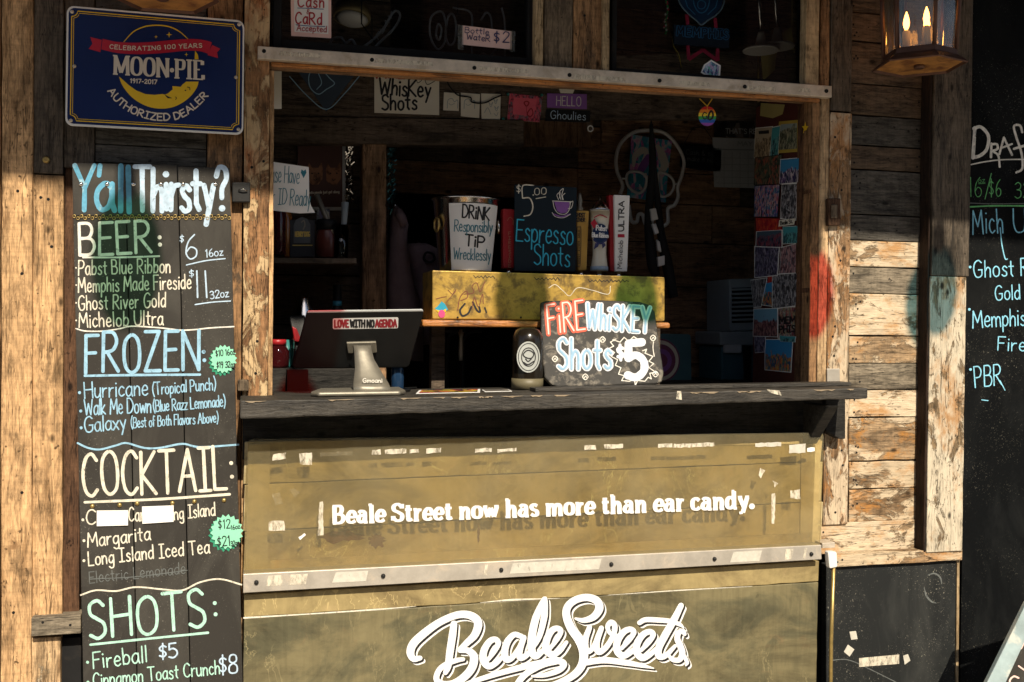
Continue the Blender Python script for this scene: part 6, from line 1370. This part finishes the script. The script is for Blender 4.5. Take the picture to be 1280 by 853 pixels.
for x0, x1, y in ((592, 622, 344.5), (668, 702, 347), (735, 790, 349.5)):
    ik = Ink(ptw, .0007); ik.poly([(x0+k*2.4, y+(k % 2)*2.6+(k % 3)*.6) for k in range(int((x1-x0)/2.4))], .8); ik.make('scratches', MT['ink_black'], BX)
ik = Ink(ptw, .0007); ik.curve([(686, 360), (694, 356), (704, 364), (712, 370), (722, 360), (740, 363), (760, 368), (763, 358)], .8); ik.make('scratches', MT['chalk_cream'], BX)
bm = NB(); flat(bm, quad(ptw, [(543.5, 386), (547, 383), (552, 377), (556, 380), (560, 387), (556, 390), (548, 389)], .001)); mk('sticker_cap', bm, paint('sticker_blue', (.02, .3, .45), .5), BX, recalc=False)
bm = NB(); flat(bm, quad(ptw, [(544, 387), (552, 389), (558, 386), (557, 390), (548, 391)], .0016)); mk('sticker_rim', bm, MT['yellow_ink'], BX, recalc=False)
bm = NB(); disc(bm, ptw, 552, 392.5, 4.2, 5, .0022, 16); mk('sticker_stem', bm, paint('sticker_pink', (.6, .07, .22), .5), BX, recalc=False)
for x, y in ((572, 397), (651, 397), (811, 396)):
    bm = NB(); lathe(bm, ptw.at(x, y), [(.003, 0), (.003, .002), (.001, .003)], 10, axis=Vector((0, -1, 0))); mk('screw', bm, MT['iron'], BX)
zt2 = [P(540.5, 399.6, Yt), P(831, 402.6, Yt)]
T = thing('tap_rail', 'orange varnished wooden rail shelf under the brass tap tower', 'rail shelf', P(680, 405, .2))
bm = NB(); prism(bm, [P(528, 399.6, .115), P(838, 403.5, .115), P(838, 411, .115), P(528, 408.5, .115)], Vector((0, .35, 0))); mk('shelf', bm, MT['orange_x'], T, bevel=.006, seg=3)
for x in (548, 818):
    bm = NB(); a = P(x, 409, .3); box(bm, (a.x-.02, .3, .14), (a.x+.02, .34, a.z+.003)); mk('leg', bm, MT['inner_dark_x'], T)
for i, x in enumerate((545, 560, 580)):
    bm = NB(); tubeline(bm, PY(.32+.03*i), [(x+22, 413), (x+8, 415), (x, 424), (x-2, 450), (x-2, 520)], .007); mk('beer_line', bm, MT['plastic_black'], T)
bm = NB(); lathe(bm, P(576, 451, .24), [(.006, 0), (.007, .02), (.006, .07), (.009, .085)], 12); tube(bm, [P(576, 428, .24), P(576, 412, .24)], .005); mk('spout', bm, MT['pewter'], T)
ztop = lambda px, Y: (tq[0].z+(tq[1].z-tq[0].z)*(P(px, 342, Y).x-tq[0].x)/(tq[1].x-tq[0].x))+.0006
def on_top(px, Y): p = P(px, 340, Y); p.z = ztop(px, Y); return p
# tip bucket
Yk2 = .26
b0 = on_top(581.5, Yk2); sc_ = (P(600, 300, Yk2)-P(580, 300, Yk2)).length/20
T = thing('tip_bucket', 'shiny steel ice bucket with ring handles and a hand lettered drink and tip card', 'bucket', b0)
hb = P(580, 250, Yk2).z-b0.z
bm = NB(); lathe(bm, b0, [(31*sc_, 0), (32*sc_, .004), (40*sc_, hb-.006), (42.5*sc_, hb-.004), (42.5*sc_, hb), (40*sc_, hb), (31*sc_, .02)], 40); mk('pail', bm, MT['chrome'], T, smooth=False)
def bk(a, f, off=.0015): rr_ = (32+8*f)*sc_+off; return b0+Vector((rr_*math.sin(a), -rr_*math.cos(a), .004+f*(hb-.01)))
bm = NB(); rows = []
A0, A1 = R(-52+13), R(42+13); A0, A1 = R(-42), R(62)
for j in range(6): rows.append([bm.verts.new(bk(A0+(A1-A0)*i/12, .0+.93*j/5)) for i in range(13)])
for a_, c_ in zip(rows, rows[1:]):
    for i in range(12): bm.faces.new((a_[i], a_[i+1], c_[i+1], c_[i])).smooth = True
mk('card', bm, MT['paper_white'], T, recalc=False)
class Cyl:
    """px coordinates of the photo laid on the bucket's curved card"""
    def at(s, px, py, off=0):
        d = ray(px, py).normalized(); t = 2.0
        lo, hi = 1.5, 6
        o_ = CAM
        # cone intersection by marching
        f = lambda t: (lambda p: (Vector((p.x-b0.x, p.y-b0.y)).length-((32+8*max(-.2, min(1.2, (p.z-b0.z-.004)/(hb-.01))))*sc_+.0015)))(o_+d*t)
        t = (b0-CAM).length-.25
        while f(t) > 0 and t < 6: t += .004
        lo, hi = t-.004, t
        for _ in range(20):
            m_ = (lo+hi)/2
            if f(m_) > 0: lo = m_
            else: hi = m_
        p = o_+d*hi; n = Vector((p.x-b0.x, p.y-b0.y, 0)).normalized(); return p+n*off
cyl = Cyl()
line([('t', 'DRiNK', [(578, 272), (611, 276)], 16, 2.5, dict(track=.15))], 'ink_black', pl=cyl, T=T, lift=.001); line([('t', 'TiP', [(581, 307), (605, 310)], 14, 2.8, dict(track=.15))], 'ink_black', pl=cyl, T=T, lift=.001)
line([('t', 'Responsibly', [(568, 289), (615, 291)], 14, 1.5, dict(track=.12))], 'ink_teal', pl=cyl, T=T, lift=.001); line([('t', 'Wrecklessly', [(567, 324), (613, 326)], 14, 1.5, dict(track=.12))], 'ink_teal', pl=cyl, T=T, lift=.001)
for a in (R(-72), R(80)):
    p = bk(a, .7, .006); bm = NB(); tube(bm, [p+Vector((.014*math.cos(k*math.tau/18)*math.cos(a), .014*math.cos(k*math.tau/18)*math.sin(a), -.012+.02*math.sin(k*math.tau/18))) for k in range(18)], .0032, 8, closed=True); mk('ring_handle', bm, MT['brassbolt' if a < 0 else 'chrome'], T)
# tap handles
def taper(bm, p, w0, w1, h, d, lean=0):
    lo_ = [p+Vector((-w0/2, -d/2, 0)), p+Vector((w0/2, -d/2, 0)), p+Vector((w0/2, d/2, 0)), p+Vector((-w0/2, d/2, 0))]; hi_ = [p+Vector((-w1/2+lean, -d/2, h)), p+Vector((w1/2+lean, -d/2, h)), p+Vector((w1/2+lean, d/2, h)), p+Vector((-w1/2+lean, d/2, h))]
    v0 = [bm.verts.new(v) for v in lo_]; v1 = [bm.verts.new(v) for v in hi_]; bm.faces.new(v0[::-1]); bm.faces.new(v1)
    for k in range(4): bm.faces.new((v0[k], v0[(k+1) % 4], v1[(k+1) % 4], v1[k]))
def handle(px, Y, lb, fn):
    p = on_top(px, Y); T = thing('beer_tap', lb, 'tap handle', p, 'tap handles on the brass tower')
    bm = NB(); lathe(bm, p, [(.012, 0), (.008, .006), (.008, .02)], 14); mk('ferrule', bm, MT['chrome'], T); fn(T, p+Vector((0, 0, .016))); return T
SCL = lambda px, Y: (P(px+10, 300, Y).x-P(px, 300, Y).x)/10
Yh = .25; k_ = SCL(700, Yh)
def h_red(T, p):
    bm = NB(); taper(bm, p, 17*k_, 19*k_, P(635, 262, Yh).z-p.z, .03); mk('paddle', bm, MT['red_paint'], T, bevel=.003)
    pf_ = PY(p.y-.015); ik = Ink(pf_, .001)
    for i, ch in enumerate('FIRESIDE'): ik.text(ch, [(635.5, 294+i*5.8), (638.5, 294+i*5.8)], 4, .6, jit=0)
    ik.curve([(634, 276), (637, 272), (641, 275), (641, 281)], .7); ik.make('lettering', paint('faded_gold', (.4, .16, .1), .5), T)
handle(636, Yh, 'deep red tap handle lettered FIRESIDE, half hidden by the espresso board', h_red)
def h_yel(T, p):
    h = P(725, 264, Yh).z-p.z; bm = NB(); taper(bm, p, 11*k_, 16*k_, h, .028); mk('paddle', bm, paint('ochre', (.52, .3, .06), .45), T, bevel=.003)
    bm = NB(); lathe(bm, p+Vector((-.006, 0, h)), [(.011, 0), (.012, .008), (.007, .014), (.009, .03), (.006, .045), (.004, .055)], 14); mk('finial', bm, MT['pewter'], T)
    pf_ = PY(p.y-.0145); ik = Ink(pf_, .001); ik.text('GHOST', [(719, 271), (731, 271.5)], 4.6, 1, jit=0); ik.text('RIVER', [(719, 277), (731, 277.5)], 4.6, 1, jit=0)
    ik.curve([(721, 288), (723.5, 284.5), (726, 288), (725, 330), (722.5, 333), (720.5, 329)], .7, True)
    for i, ch in enumerate('GHOST RIVER GOLD'[::-1]):
        if ch != ' ': ik.text(ch, [(724.6, 289.5+i*2.7), (724.6, 287.9+i*2.7)], 2.4, .5, jit=0, up=(-1, 0))
    ik.make('lettering', MT['ink_black'], T)
handle(726, Yh, 'narrow ochre tap handle with a silver finial, right against the espresso board', h_yel)
def h_pbr(T, p):
    H = P(749, 245, Yh).z-p.z; r = k_
    bm = NB(); lathe(bm, p, [(10*r, 0), (10.5*r, .006), (10*r, .016), (8.2*r, .05), (8.4*r, .09), (11*r, .15), (12.2*r, .19), (12*r, H*.78), (11.5*r, H*.80)], 28); mk('body', bm, paint('cream_gloss', (.66, .62, .52), .25, var=.04, bmp=0), T)
    bm = NB(); lathe(bm, p, [(11.3*r, H*.80), (10.5*r, H*.83), (8*r, H*.88), (3*r, H*.93), (1.6*r, H*.95), (1.4*r, H)], 24); mk('cap', bm, MT['chrome'], T)
    bm = NB(); lathe(bm, p, [(10.9*r, .001), (10.9*r, .014)], 28); mk('foot_ring', bm, paint('pale_blue', (.3, .4, .52), .3), T)
    pb = PY(p.y-12.3*r)
    bm = NB(); disc(bm, pb, 750.5, 292, 10, 12, .001, 28); mk('roundel', bm, paint('navy_blue', (.01, .03, .09), .3), T, recalc=False)
    ik = Ink(pb, .0016); ik.text('Pabst', [(745, 288), (758, 289)], 6.2, 1.2, jit=0); ik.text('Blue Ribbon', [(740, 296.5), (760, 297.5)], 5.5, 1.0, jit=0); ik.make('lettering', MT['vinyl'], T)
    ik = Ink(pb, .0013); ik.fill([(738, 279), (743, 274), (748, 282), (742, 286)]); ik.curve([(743, 272), (750, 269), (758, 272)], 1.2); ik.make('red_band', MT['red_ink'], T)
    ik = Ink(pb, .0013); ik.curve([(742, 300), (750, 305), (758, 300)], 2); ik.fill([(744, 304), (742, 312), (747, 309), (749, 305)]); ik.fill([(752, 305), (753, 311), (757, 307), (756, 304)]); ik.make('ribbon_tail', MT['ink_navy'], T)
handle(749, Yh, 'cream glass shaped tap handle with a navy roundel and metal peak', h_pbr)
def h_ul(T, p):
    H = P(775, 245, Yh).z-p.z; bm = NB(); taper(bm, p+Vector((.003, -.004, 0)), 15*k_, 20*k_, H, .028); mk('paddle', bm, MT['paper_white'], T, bevel=.002)
    bm = NB(); taper(bm, p+Vector((-.021, .006, 0)), 6*k_, 6*k_, H, .026, -.008); mk('red_side', bm, MT['red_paint'], T, bevel=.002)
    pf_ = PY(p.y-.0185); ik = Ink(pf_, .001); ik.text('ULTRA', [(779.5, 289), (780, 252)], 6.5, 1.3, jit=0, up=(-1, 0)); ik.text('Michelob', [(777, 336), (778.5, 301)], 5.5, .7, jit=0, up=(-1, 0)); ik.make('lettering', MT['ink_black'], T)
    ik = Ink(pf_, .001); ik.poly([(776.3, 293), (776.3, 297)], 9, False); ik.make('red_mark', MT['red_ink'], T)
handle(773, Yh, 'tall white paddle tap handle with a red side lettered ULTRA, rightmost on the tower', h_ul)
# espresso board on the tower
pe2 = PY(.215)
eq = [(643.5, 231), (721, 234.5), (719.5, 339.5), (643, 338.5)]
T = sign('espresso_board', 'upright black board with a purple cup and Espresso Shots in bright cyan', 'chalk sign', eq, pe2, .008, 'board_espresso', part='board')
line([('t', '$', [(645.5, 241), (651, 241)], 10, 1.3), ('u', [(667, 232), (653.5, 232.5), (653, 248)], 1.7), ('u', [(653, 248), (662, 248), (666, 258), (663, 268), (655, 270.5)], 1.8), ('d', (666.5, 244), 1.6), ('t', '00', [(668, 244), (683, 243)], 8.5, 1.3), ('u', [(670, 248.5), (682, 246.5)], 1.3)], 'chalk_cream', pl=pe2, T=T)
line([('t', 'Espresso', [(645, 301), (716, 307)], 27, 2.1, dict(track=.12)), ('t', 'Shots', [(667, 331), (712, 333.5)], 25, 2.1, dict(track=.13))], 'neon_cyan', pl=pe2, T=T)
ik = Ink(pe2, .0006); ik.fill([(692.5, 252), (696, 263.5), (701, 267), (708, 266), (711, 261), (712.5, 252)]); ik.curve([(692, 268), (702, 271), (712, 268)], 1.6); ik.make('cup', MT['purple'], T)
ik = Ink(pe2, .0014); ik.poly([(690.5, 251.5), (713, 252.5)], 1); ik.curve([(691, 252), (693, 261), (698, 267), (706, 268), (711, 263), (713, 252)], .9); ik.curve([(712, 254), (716, 252), (714, 260), (710, 261)], .9); ik.curve([(690, 266), (694, 271), (704, 272.5), (713, 268)], .8); ik.curve([(698, 250), (696, 244), (700, 241), (699, 248)], .8); ik.curve([(701, 250), (699, 241), (704, 236), (702, 244), (703, 250)], .9); ik.curve([(704, 250), (703, 245), (706, 242)], .8); ik.make('cup_outline', MT['chalk_white'], T)
# fire whiskey sign leaning on the tower
a_, b_, c_ = P(690, 484.5, .0), P(826, 480, .0), P(740, 376, .10)
pw2 = plane3(a_, b_, c_)
out = [(676, 378), (682, 376), (740, 374.5), (800, 377), (812, 381), (819, 390), (822, 412), (830, 466), (828, 477), (820, 480), (760, 482), (697, 484), (690, 481), (681, 472), (677, 430)]
T = thing('whiskey_sign', 'rounded slate sign painted FIRE WHISKEY SHOTS in red and white, standing on the counter', 'painted sign', P(757, 484, 0))
bm = NB(); prism(bm, quad(pw2, out), -pw2.n*.016); mk('slab', bm, MT['slate'], T, bevel=.004)
def fat(parts, core, rim, name='lettering'):
    ik = Ink(pw2, .0008)
    for p_ in parts: ik.text(*p_[:4], **(p_[4] if len(p_) > 4 else {}))
    ik.make(name, MT[rim], T)
    ik = Ink(pw2, .0030)
    st = rnd.getstate()
    for p_ in parts: ik.text(p_[0], p_[1], p_[2], p_[3]*.58, **(p_[4] if len(p_) > 4 else {}))
    ik.make(name+'_core', MT[core], T)
paint('fire_red', (.62, .10, .05), .7, var=.2, vscale=60); paint('pale_blue_paint', (.26, .42, .58), .7, var=.2, vscale=60); paint('white_paint', (.62, .64, .68), .7, var=.12, vscale=60)
J0 = dict(jit=0)
def rim(parts, wr, mr, wc, mc):
    ik = Ink(pw2, .0008)
    for s, p, h in parts: ik.text(s, p, h, wr, jit=0, track=.2)
    ik.make('lettering', MT[mr], T); ik = Ink(pw2, .0028)
    for s, p, h in parts: ik.text(s, p, h, wc, jit=0, track=.2)
    ik.make('lettering_core', MT[mc], T)
rim([('FiRE', [(685.5, 418), (731, 412)], 36)], 6.2, 'fire_red', 1.9, 'paper_pink')
rim([('WhiSKEY', [(733, 411), (811, 416)], 31)], 6.0, 'white_paint', 2.6, 'pale_blue_paint')
rim([('Shots', [(697, 462), (764, 461)], 38)], 6.6, 'white_paint', 3.0, 'pale_blue_paint')
ik = Ink(pw2, .0008); ik.text('$', [(772, 450), (780, 449)], 17, 4, jit=0); ik.text('5', [(784, 473), (806, 471)], 43, 10, jit=0); ik.make('lettering', MT['white_paint'], T)
ik = Ink(pw2, .0006); zig = [(766, 425), (775, 428), (780, 422), (786, 427), (792, 421), (798, 425), (770, 424), (763, 428), (767, 433), (761, 436), (768, 441), (764, 446), (772, 450), (769, 457), (776, 460), (773, 468), (780, 470), (777, 476), (786, 477), (793, 475), (794, 482), (797, 476), (806, 477), (810, 472), (814, 474), (812, 467), (820, 466), (811, 460), (817, 455), (811, 452), (816, 446), (806, 442), (808, 437), (803, 439)]
for a_, b_ in ((0, 6), (6, 34)): ik.poly(zig[a_:b_], 1.1)
for cx, cy2 in ((753, 425), (693.5, 449), (731.5, 471.5), (816, 423), (819, 468)): ik.curve([(cx-3.4, cy2), (cx, cy2-3.6), (cx+3.4, cy2), (cx, cy2+3.6)], 1.1, True); ik.curve([(cx-1.2, cy2+1), (cx+.6, cy2-1), (cx+1.4, cy2+1)], 1)
ik.curve([(816.5, 428), (816, 436), (817.5, 446)], 1.1); ik.make('doodles', MT['chalk_white'], T)
# growler
g0 = P(659, 487, .03); g0.z = ctop(g0.x)+.0003
ks = SCL(660, .03)
T = thing('canister', 'dark brown canister with a round white seal, just left of the whiskey sign', 'canister', g0)
bm = NB(); lathe(bm, g0, [(18*ks, 0), (19*ks, .005), (19*ks, .02), (19*ks, 55*ks), (18*ks, 64*ks), (14*ks, 71*ks), (8*ks, 74*ks)], 30); mk('body', bm, paint('growler_glass', (.012, .009, .006), .2, var=.1, bmp=0, spec=.4), T)
bm = NB(); lathe(bm, g0, [(19.2*ks, .001), (19.3*ks, 13*ks), (19.0*ks, 13*ks)], 30); mk('base_band', bm, paint('olive_band', (.14, .12, .07), .5), T)
pgw = PY(g0.y-19.6*ks)
bm = NB(); disc(bm, pgw, 660.5, 446.5, 14.6, 19.5, .0002, 30); mk('seal', bm, paint('seal_grey', (.42, .44, .42), .5), T, recalc=False)
ik = Ink(pgw, .0008); ik.curve([(660.5+12.6*math.cos(k*math.tau/14), 446.5+17*math.sin(k*math.tau/14)) for k in range(14)], .9, True); ik.curve([(660.5+8.6*math.cos(k*math.tau/14), 446.5+11.4*math.sin(k*math.tau/14)) for k in range(14)], 1.2, True); ik.curve([(654, 443), (660, 438), (667, 442), (664, 448), (657, 447)], 1.5, True); ik.curve([(654, 453), (660, 456), (667, 452)], 1.6); ik.curve([(657, 449), (660, 452), (664, 449)], 1.4); ik.make('seal_print', MT['ink_black'], T)
# ------------------------------------------------------------------ till: tilted screen on a pewter neck
T = thing('till_screen', 'black touch screen till seen from behind on a curved pewter foot with a bumper sticker', 'till', P(450, 490, -.03))
tl, trr, br, bl2 = P(383, 390, -.02), P(530, 388, -.03), P(512, 460, .075), P(366, 461, .08)
ptl = plane3(tl, trr, bl2)
sq = [(384, 390), (528, 388), (530, 391), (512, 457), (508, 460), (370, 461.5), (366, 459)]
bm = NB(); prism(bm, quad(ptl, sq), Vector((0, .022, .004))); SC = mk('screen', bm, MT['plastic_black'], T, bevel=.005, seg=3)
bm = NB(); prism(bm, quad(ptl, [(385, 388.5), (528, 386.6), (529.5, 389.6), (384, 391.4)], .0006), Vector((0, .006, .001))); mk('sunlit_edge', bm, MT['plastic_pale'], SC, bevel=.002)  # pale strip paints the sun catching the bezel's upper edge
bm = NB(); flat(bm, quad(ptl, roundq([(416, 398), (498, 396.5), (497.5, 410.5), (416, 411.5)], 2), .0008)); mk('sticker', bm, MT['vinyl'], SC, recalc=False)
ik = Ink(ptl, .0013); ik.text('LOVE', [(418.5, 409), (435.5, 408.5)], 8.5, 2.2, jit=0, track=.2); ik.make('sticker_lettering', paint('sticker_maroon', (.3, .02, .03), .5), SC)
ik = Ink(ptl, .0013); ik.text('AGENDA', [(469.5, 408.5), (495.5, 408)], 8.5, 2.2, jit=0, track=.2); ik.make('sticker_lettering', MT['sticker_maroon'], SC)
ik = Ink(ptl, .0013); ik.text('WITH NO', [(438, 408.5), (467.5, 408.5)], 8.5, 2.2, jit=0, track=.2); ik.make('sticker_lettering', MT['ink_black'], SC)
bm = NB(); prism(bm, quad(ptl, [(433, 427), (470, 426), (471, 439), (464, 440), (463.5, 431.5), (441, 432), (441.5, 440), (435, 440)], .008), -ptl.n*.008); mk('neck_bracket', bm, MT['pewter'], T, bevel=.002)
bm = NB(); nk = []
for y, x0, x1, Y in ((432, 442, 464, .0), (440, 443, 465, -.01), (450, 443.5, 468, -.022), (460, 444, 474, -.036), (470, 443, 480, -.052), (478, 442, 485, -.066), (482, 442, 487, -.078), (487, 442, 488, -.088), (491.5, 443, 487, -.08)):
    pp_ = PY(Y); nk.append([pp_.at(x0, y), pp_.at(x0*.75+x1*.25, y, .006), pp_.at((x0+x1)/2, y, .008), pp_.at(x0*.25+x1*.75, y, .006), pp_.at(x1, y)])
rows = [[bm.verts.new(p) for p in r_]+[bm.verts.new(p+Vector((0, .012, 0))) for p in r_[::-1]] for r_ in nk]
for A_, B2 in zip(rows, rows[1:]):
    for k in range(10): bm.faces.new((A_[k], A_[(k+1) % 10], B2[(k+1) % 10], B2[k])).smooth = True
bm.faces.new(rows[0]); bm.faces.new(rows[-1]); NKO = mk('neck', bm, MT['pewter'], T)
ik = Ink(PY(-.072), .011); ik.text('Gmoani', [(453, 478), (477, 478)], 5, .9, jit=0); ik.make('maker_lettering', MT['chalk_white'], NKO)
zc_ = ctop(P(440, 490, -.06).x)
bm = NB(); prism(bm, [Vector((v.x, v.y, ctop(v.x)+.0008)) for v in [P(388, 490, -.10), P(398, 490, -.135), P(500, 488, -.145), P(507, 487, -.10), P(500, 486, .03), P(400, 487, .03)]], Vector((0, 0, .012))); mk('foot', bm, MT['pewter'], T, bevel=.005, seg=3)
bm = NB(); za = ctop(P(505, 488, 0).x)+.004; tube(bm, [Vector((P(500, 488, 0).x, -.02, za)), Vector((P(512, 488, .02).x, .02, za)), Vector((P(506, 488, .09).x, .09, za)), Vector((P(520, 488, .135).x, .135, za)), Vector((P(520, 488, .16).x, .16, za-.08))], .0032); mk('power_cable', bm, MT['plastic_black'], T)
# menus lying on the counter
Yq = -.04
def lying(lb, x0, x1, Y0, Y1, sk, m):
    a, b = P(x0, 488, Y0).x, P(x1, 488, Y0).x; bm = NB(); pts = [Vector((a, Y0, 0)), Vector((b, Y0, 0)), Vector((b+sk, Y1, 0)), Vector((a+sk, Y1, 0))]
    for p in pts: p.z = ctop(p.x)+.0012
    prism(bm, pts, Vector((0, 0, .0012))); c = sum(pts, Vector())/4
    flat(bm, [Vector((c.x+(p.x-c.x)*.92, c.y+(p.y-c.y)*.88, p.z+.0017)) for p in pts], 1)
    o = mk('laminated_menu', bm, [MT['vinyl'], m]); return tag(o, lb, 'menu', 'laminated menus on the counter')
lying('laminated dark menu with red and yellow pictures lying on the counter by the till foot', 520, 600, -.10, .03, .03, picture('menu_print', [(.01, .01, .012), (.02, .02, .02), (.4, .03, .04), (.4, .3, .03)], scale=.25))
lying('second laminated menu lying on the counter left of the canister', 606, 640, -.08, .0, .01, picture('menu_print2', [(.03, .03, .03), (.2, .18, .15), (.05, .05, .05), (.3, .28, .22)], scale=.3))
# clutter behind the till on the left back counter
zb2 = P(390, 461, .36).z
def stand(nm, lb, cat, px, Y, prof, m, z=None):
    p = P(px, 461, Y); p.z = (zb2 if z is None else z)+.0005; T = thing(nm, lb, cat, p); bm = NB(); lathe(bm, p, prof, 22); mk('body', bm, m if not isinstance(m, str) else MT[m], T); return T, p
T, p = stand('cocktail_shaker', 'bright steel cocktail shaker peeking over the till', 'shaker', 379, .42, [(.03, 0), (.036, .02), (.04, .13), (.036, .16), (.024, .19), (.02, .21), (.012, .222)], 'chrome')
T, p = stand('dark_bottle', 'black bottle with a blue neck label standing behind the till', 'bottle', 421, .45, [(.034, 0), (.036, .01), (.036, .14), (.014, .19), (.013, .25), (.015, .255)], 'plastic_black')
bm = NB(); lathe(bm, p, [(.0145, .19), (.0145, .205)], 18); mk('neck_label', bm, paint('label_blue', (.03, .2, .3), .4), T)
T, p = stand('red_jar', 'squat red glass jar low beside the left jamb', 'jar', 347, .4, [(.03, 0), (.034, .01), (.034, .05), (.026, .065), (.022, .07)], rose)
bm = NB(); lathe(bm, p+Vector((0, 0, .07)), [(.026, 0), (.026, .014), (.022, .016)], 18); mk('lid', bm, MT['red_paint'], T)
T, p = stand('teal_tumbler', 'small teal tumbler next to the red jar', 'tumbler', 358, .42, [(.016, 0), (.018, .01), (.022, .085), (.02, .085), (.015, .01)], paint('teal_gloss', (.03, .16, .15), .3))
T = thing('card_reader', 'red and black handheld card reader leaning behind the till', 'card reader', P(372, 460, .3))
bm = NB(); prism(bm, quad(plane3(P(365, 460, .3), P(385, 460, .3), P(375, 395, .36)), [(361, 395), (381, 394), (382, 410), (375, 458), (366, 458), (369, 430)]), Vector((0, .03, 0))); mk('body', bm, MT['plastic_black'], T, bevel=.003)
bm = NB(); prism(bm, quad(PY(.31), [(365, 408), (371, 411), (376, 424), (375, 428), (368, 427)]), Vector((0, .02, 0))); mk('red_grip', bm, MT['red_paint'], T, bevel=.003)
bm = NB(); box(bm, (P(372, 460, .3).x-.03, .29, zb2-.25), (P(372, 460, .3).x+.03, .3395, zb2+.0)); mk('bracket', bm, MT['under'], T)
z3 = 1.0
T, p = stand('blue_bottle', 'slim dark blue bottle just right of the till foot', 'bottle', 497, .11, [(.017, 0), (.018, .005), (.018, .06), (.009, .085), (.008, .1)], paint('cobalt', (.01, .03, .07), .2), z=ctop(P(497, 461, .11).x)-.001)
